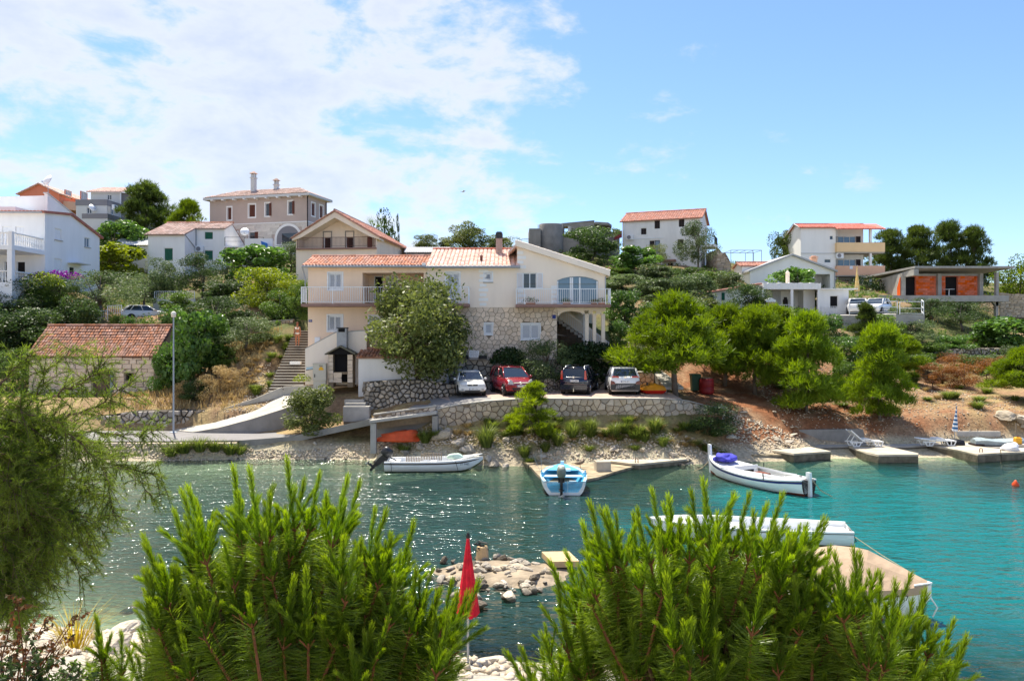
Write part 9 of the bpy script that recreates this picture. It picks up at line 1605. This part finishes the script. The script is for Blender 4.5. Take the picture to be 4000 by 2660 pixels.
def gull(label, loc, rz, fly=False):
    R = thing('gull', label, 'gull', loc, rz); br = mat('gull_grey' if fly else 'gull_brown', (.5,.5,.5) if fly else (.20,.15,.11), .9, .35, 14); z = 0 if fly else .26; V = [(-.26,0,z),(-.12,0,z),(.04,0,z+.02),(.14,0,z+.08),(.20,0,z+.16),(.26,0,z+.165)]; E = [(i,i+1) for i in range(5)]; skin_body('body', V, E, [.03,.075,.095,.065,.05,.03], br, R, 2); mb = MB(); mb.add([(.28,-.012,z+.16),(.28,.012,z+.16),(.36,0,z+.145),(.28,0,z+.178)],[(0,2,1),(0,3,2),(1,2,3)]); mb.obj('beak', M_black, R)
    mb = MB(); mb.prism([(-.2,-.03,z),(-.42,-.05,z+.0),(-.42,.05,z+.0),(-.2,.03,z)], (0,0,.02)); mb.obj('tail', br, R, recalc=True)
    for s in (-1,1):
        mb = MB()
        if fly: mb.add([(.1,s*.06,z+.03),(-.12,s*.06,z+.03),(-.06,s*.38,z+.16),(.08,s*.36,z+.17),(-.14,s*.78,z+.06)],[(0,1,2,3),(3,2,4)]); mb.add([(.1,s*.06,z+.02),(-.12,s*.06,z+.02),(-.06,s*.38,z+.15),(.08,s*.36,z+.16),(-.14,s*.78,z+.055)],[(3,2,1,0),(4,2,3)])
        else: mb.prism([(.1,s*.088,z+.06),(-.1,s*.095,z+.07),(-.34,s*.03,z+.02),(-.1,s*.09,z-.04),(.06,s*.09,z-.02)], (0,s*.012,0))
        mb.obj('wing', br, R, recalc=not fly)
        if not fly: mb = MB(); mb.tube([(.0,s*.035,z-.06),(.01,s*.035,.01)], .009, 5); mb.prism([(-.01,s*.035-.02,.0),(.07,s*.035-.03,.0),(.07,s*.035+.03,.0),(-.01,s*.035+.02,.0)], (0,0,.012)); mb.obj('leg', mat('gull_leg', (.4,.25,.2), .7), R, recalc=True)
D = F*(EYE-.15)/(1829-HZ); gull('brown young gull standing on the flat rock ledge behind the blue boat', (XU(2266,D),D,.14), .25); gull('gull flying against the clouds above the roof ridge', W(1810,750,110), .3, True)
# ---------------------------------------------------------------- foreground pines, tamarisk, shrubs
M_ndl = leafmat('pine_needles_old', (.06,.125,.011), (.25,.33,.04), .5, .35, .5); M_cnd = leafmat('pine_needles_new', (.05,.13,.008), (.27,.36,.03), .48, .4, .35); M_tam = leafmat('tamarisk_leaf', (.06,.11,.012), (.25,.32,.05), .5)
def needle_quads(B, Dv, ln, w, rng):
    n = len(B); s = np.cross(Dv, unit(n, rng)); s /= np.linalg.norm(s, axis=1, keepdims=True)+1e-9
    return np.stack([B-s*w*.5, B+s*w*.5, B+Dv*ln[:,None]+s*w*.2, B+Dv*ln[:,None]-s*w*.2], 1).reshape(-1,3)
def frame(d):
    d = d/np.linalg.norm(d); a = np.array([1.,0,0]) if abs(d[0]) < .8 else np.array([0,1.,0]); x = np.cross(d,a); x /= np.linalg.norm(x); return x, np.cross(d,x), d
def candle_geo(seed, L_, n, bend):
    """upright shoot along +Z (bending in from +X), densely set with needles pointing up"""
    rng = np.random.default_rng(seed); t = rng.random(n)**.85; c = np.stack([bend*(1-(1-t)**2)*.55, 0*t, t*L_], 1); c[:,0] = bend*t*(1-.5*t); a = rng.random(n)*6.283; sp = .26+.16*rng.random(n)+.14*(1-t)
    top = t > .94; sp = np.where(top, .6*rng.random(n), sp); d = np.stack([np.cos(a)*sp, np.sin(a)*sp, np.ones(n)], 1); d[:,0] += bend/L_*(1-t)*.8; d /= np.linalg.norm(d, axis=1, keepdims=True)
    ln = (.032+.018*rng.random(n))*(1-.2*(t > .93)); V = needle_quads(c+d*.002, d, ln, .0026, rng); tint = np.clip(.12+.45*t**2+.35*rng.random(n)+.25*(t > .88), 0, 1); return V, np.arange(4*n).reshape(-1,4), np.repeat(tint,4)
CAND = []
for i in range(6):
    V, Q, T_ = candle_geo(40+i, (.20,.26,.31,.21,.25,.18)[i], (230,290,340,240,280,210)[i], (0,.0,.012,.06,.07,.07)[i]); CAND.append((np_mesh('shoot', V, Q, M_cnd, T_), V, T_))
def pine_bush(label, domes, seed, root):
    rng = np.random.default_rng(seed); R = thing('pine_tree', label, 'tree', root); r0 = np.array(root); wood = MB(); NV, NT = [], []; cnt = 0; RV, RT = [], []; nodes = []
    for uc, vc, ru, rv, D0, n, dd, pw in domes:
        for i in range(n):
            a = rng.uniform(0, math.pi); r = rng.random()**.42 if i > n*.3 else .97+.06*rng.random(); u = uc+ru*r*math.cos(a); v = vc-rv*r*math.sin(a)**pw+rng.uniform(-20,20); D = D0+rng.uniform(-1,1)*dd*math.sqrt(max(.05,1-.8*r*r)); nodes.append((u, v, D, (math.cos(a)*r, r), uc, vc, D0))
    nodes.sort(key=lambda q: q[1])
    for u, v, D, (ca, r), uc, vc, D0 in nodes:
        p = np.array(W(u,v,D))-r0; g = np.array([ca*.34+rng.normal()*.10, (D-D0)*.35+rng.normal()*.08-.05, 1.0]); x, y, d = frame(g); k = rng.integers(2,5); a0 = rng.random()*6.28; sc = rng.uniform(.62,1.0)
        specs = [(d, int(rng.integers(0,3)), sc, 0)]+[(d*.80+(x*math.cos(a0+6.283*j/k)+y*math.sin(a0+6.283*j/k))*.62, int(rng.integers(3,6)), sc*rng.uniform(.62,.95), 1) for j in range(k)]
        for dv, ci, s, side in specs:
            f = frame(dv); M = np.stack([f[0],f[1],f[2]], 1)
            if side:        # bend the side shoots back towards the vertical
                z = f[2]; up = np.array([0,0,1.])-z*z[2]; nu = np.linalg.norm(up); xx = up/nu if nu > .05 else f[0]; M = np.stack([xx, np.cross(z,xx), z], 1)
            me, V, T_ = CAND[ci]
            if cnt < 300:
                o = bpy.data.objects.new('shoot', me); COL.objects.link(o); o.parent = R; mm = Matrix([list(M[i]*s)+[p[i]] for i in range(3)]+[[0,0,0,1]]); o.matrix_local = mm
            else: RV.append(V@(M*s).T+p); RT.append(T_)
            cnt += 1; q = p+M[:,2]*s*.06; wood.tube([p, q], [.0045,.003], 5, 1)
        # older needles spread along the twig below the whorl
        ln = rng.uniform(.16,.30); m = int(ln*1700); t = rng.random(m)**.9; bend = np.array([rng.normal()*.04, rng.normal()*.04, 0]); c = p-d*(t*ln)[:,None]+bend*(t**2)[:,None]; a = rng.random(m)*6.283; sp = rng.uniform(.9,2.2,m); dv = d*(1.0-.5*t)[:,None]*.75+(x*np.cos(a)[:,None]+y*np.sin(a)[:,None])*sp[:,None]; dv[:,2] -= .15; dv /= np.linalg.norm(dv, axis=1, keepdims=True)
        NV.append(needle_quads(c, dv, .062+.040*rng.random(m), .0025, rng)); NT.append(np.repeat(np.clip(.25+.5*rng.random(m)+.25*(r > .8)-.1*t,0,1),4))
        e = p-d*ln+bend; b = np.array(W(uc+(u-uc)*.25, max(vc+250, v+500), D0+(D-D0)*.3))-r0; mid = (e*.6+b*.4)+np.array([0,0,-.04]); wood.tube([p,e], [.005,.007], 5, 1); wood.tube([e,mid,b], [.007,.010,.016], 6, 0)
    V = np.concatenate(NV); o = link('needles', np_mesh('needles', V, np.arange(len(V)).reshape(-1,4), M_ndl, np.concatenate(NT)), R); o['kind'] = 'stuff'
    if RV: V = np.concatenate(RV); o = link('shoots', np_mesh('shoots', V, np.arange(len(V)).reshape(-1,4), M_cnd, np.concatenate(RT)), R); o['kind'] = 'stuff'
    for uc, vc, ru, rv, D0, n, dd, pw in domes:
        b = Vector(W(uc, vc+250, D0))-Vector(root); wood.tube([(0,0,-.1), b*.5+Vector((.03,.02,0)), b, Vector(W(uc,vc-rv*.45,D0))-Vector(root)], [.05,.035,.024,.010], 8, 0)
    wood.obj('branches', [mat('pine_bark_brown', (.085,.045,.025), .9, .35, 40), M_twig], R); return R
rx, ry = XU(1130,3.1), 3.1; pine_bush('bushy young pine with bright upright shoots, left of the two nearest pines', [(1115,2740,545,640,3.1,140,.35,.9),(1510,2790,270,430,3.0,36,.25,.8),(440,2830,120,240,3.5,8,.2,1)], 5, (rx, ry, gz(rx,ry)))
rx, ry = XU(2780,3.1), 3.2; pine_bush('bushy young pine with bright upright shoots, right of the two nearest pines', [(2740,2770,480,600,3.1,130,.4,.42),(3300,2800,410,390,3.0,60,.3,.8),(2215,2830,120,300,3.0,16,.2,.9)], 9, (rx, ry, gz(rx,ry)))
def tamarisk():
    rng = np.random.default_rng(4); pr = random.Random(4); base = Vector((XU(-260,5.6), 5.6, gz(XU(-260,5.6),5.6))); R = thing('tamarisk_tree', 'feathery tamarisk overhanging the water at the left edge', 'tree', base)
    BR = [[(40,1720),(130,1560),(190,1440),(290,1365)],[(-40,1760),(170,1690),(300,1690),(420,1780),(520,1850),(600,1950)],[(200,1685),(330,1710),(400,1800),(430,1920),(440,2010)],[(300,1690),(420,1690),(540,1705),(610,1680)],[(-40,1850),(150,1900),(200,2000),(215,2110)],[(-40,1950),(100,2050),(150,2150),(190,2270)],[(-40,1560),(60,1430),(120,1380)],[(380,1810),(520,1830),(630,1865)],[(150,1570),(260,1520),(350,1480),(400,1425)],[(250,1640),(400,1570),(500,1505)],[(60,1900),(180,1860),(330,1880),(380,1990),(400,2080)],[(-40,2050),(40,2150),(70,2260),(90,2340)],[(-40,2150),(20,2240),(60,2330)]]
    for i in range(46): u0, v0 = pr.uniform(-120,150), pr.uniform(1590,2150); dx, dy = pr.uniform(60,200), pr.uniform(-90,120); BR.append([(u0,v0),(u0+dx*.5,v0+dy*.4-20),(u0+dx,v0+dy),(u0+dx*1.3,v0+dy+pr.uniform(20,110))])
    for i in range(26): u0, v0 = pr.uniform(-120,70), pr.uniform(1600,2330); BR.append([(u0,v0),(u0+50,v0+30),(u0+90,v0+90),(u0+105,v0+160)])
    wood = MB(); PB, PD = [], []
    for br in BR:
        D0 = 5.6+pr.uniform(-.6,.7); pts = [W(u,v,D0+pr.uniform(-.12,.12))-base for u, v in br]; k = len(pts); q = []
        for i in range(k-1):
            for j in range(5): q.append(pts[i].lerp(pts[i+1], j/5)+Vector((pr.gauss(0,.008),pr.gauss(0,.01),pr.gauss(0,.008))))
        q.append(pts[-1]); wood.tube(q, [.0085*(1-.75*i/len(q)) for i in range(len(q))], 5)
        for i in range(2, len(q)):
            for s in range(3):
                d = (q[i]-q[i-1]).normalized(); sd = Vector((pr.gauss(0,1),pr.gauss(0,.8),pr.gauss(0,1)))*.75; tw = (d*.9+sd+Vector((.15,0,.05))).normalized(); ln = pr.uniform(.10,.24); a = q[i]; b = a+tw*ln*.6; c = a+tw*ln+Vector((0,0,-.12*ln)); wood.tube([a,b,c], [.0028,.002,.001], 4)
                m = 50; t = np.array(rng.random(m)); A, Bv, C = (np.array(z) for z in (a,b,c)); P = np.where(t[:,None] < .6, A+(Bv-A)*(t[:,None]/.6), Bv+(C-Bv)*((t[:,None]-.6)/.4)); dv = np.array(tw)+.8*rng.normal(size=(m,3)); dv /= np.linalg.norm(dv,axis=1,keepdims=True); PB.append(P); PD.append(dv)
    P, Dv = np.concatenate(PB), np.concatenate(PD); n = len(P); V = needle_quads(P, Dv, (.024+.026*rng.random(n)), .0038, rng); o = link('foliage', np_mesh('foliage', V, np.arange(4*n).reshape(-1,4), M_tam, np.repeat(np.clip(np.repeat(rng.random(n//50),50)*.6+.4*rng.random(n),0,1),4)), R); o['kind'] = 'stuff'
    wood.tube([(0,0,0),W(-150,2100,5.6)-base,W(-60,1850,5.6)-base], [.09,.06,.03], 8); wood.obj('branches', M_bark, R)
tamarisk()
def lentisk(label, base_px, D, n, spread, hgt, leaf, seed, ls, name='shrub', tw=None):
    rng = np.random.default_rng(seed); pr = random.Random(seed); x, y, z = W(*base_px, D); R = thing(name, label, 'shrub', (x,y,z)); wood = MB(); PB = []
    for i in range(n):
        a = Vector((pr.uniform(-.05,.05), pr.uniform(-.1,.1), 0)); e = Vector((pr.uniform(-1,1)*spread, pr.uniform(-.5,.5)*spread, hgt*pr.uniform(.45,1.05))); m = a.lerp(e,.5)+Vector((pr.gauss(0,.03),0,.04)); wood.tube([a,m,e], [.006,.004,.0015], 5)
        for k in range(5): t = pr.uniform(.35,1); s = a.lerp(m,t*2) if t < .5 else m.lerp(e,t*2-1); e2 = s+Vector((pr.gauss(0,1),pr.gauss(0,1),pr.uniform(.2,1))).normalized()*pr.uniform(.05,.12); wood.tube([s,e2], [.002,.001], 4); PB.append(np.array(s)+(np.array(e2)-np.array(s))*rng.random((16,1))+.006*rng.normal(size=(16,3)))
    P = np.concatenate(PB); V, Q, T_ = leaves(P, ls, rng, None, 2.0, .4); o = link('foliage', np_mesh('foliage', V, Q, leaf, T_), R); o['kind'] = 'stuff'; wood.obj('twigs', tw or M_twig, R)
lentisk('thin reddish-twigged shrub in the bottom left corner', (20,2900), 3.6, 26, .34, .62, leafmat('leaf_reddish', (.05,.05,.018), (.19,.075,.03), .3), 3, .024)
lentisk('dark green fine-leaved shrub beside the reddish shrub at bottom left', (290,2920), 3.8, 22, .22, .44, M_leaf_bush, 6, .026, tw=M_bark); lentisk('low dark green bush at the very bottom left edge', (110,2900), 3.3, 22, .28, .36, M_leaf_dark, 8, .026, tw=M_bark)
x, y = XU(292,13.6), 13.6; t_ = blade_mesh('grass_tuft', 150, 1.0, .95, leafmat('leaf_ochre', (.20,.12,.02), (.42,.34,.05), .4), 77, .016, .15); tag(link('grass_tuft', t_, None, (x,y,gz(x,y)-.02), scale=(.85,.85,.78)), 'ochre-yellow grass tuft on the white rocks left of the left pine', 'grass tuft')
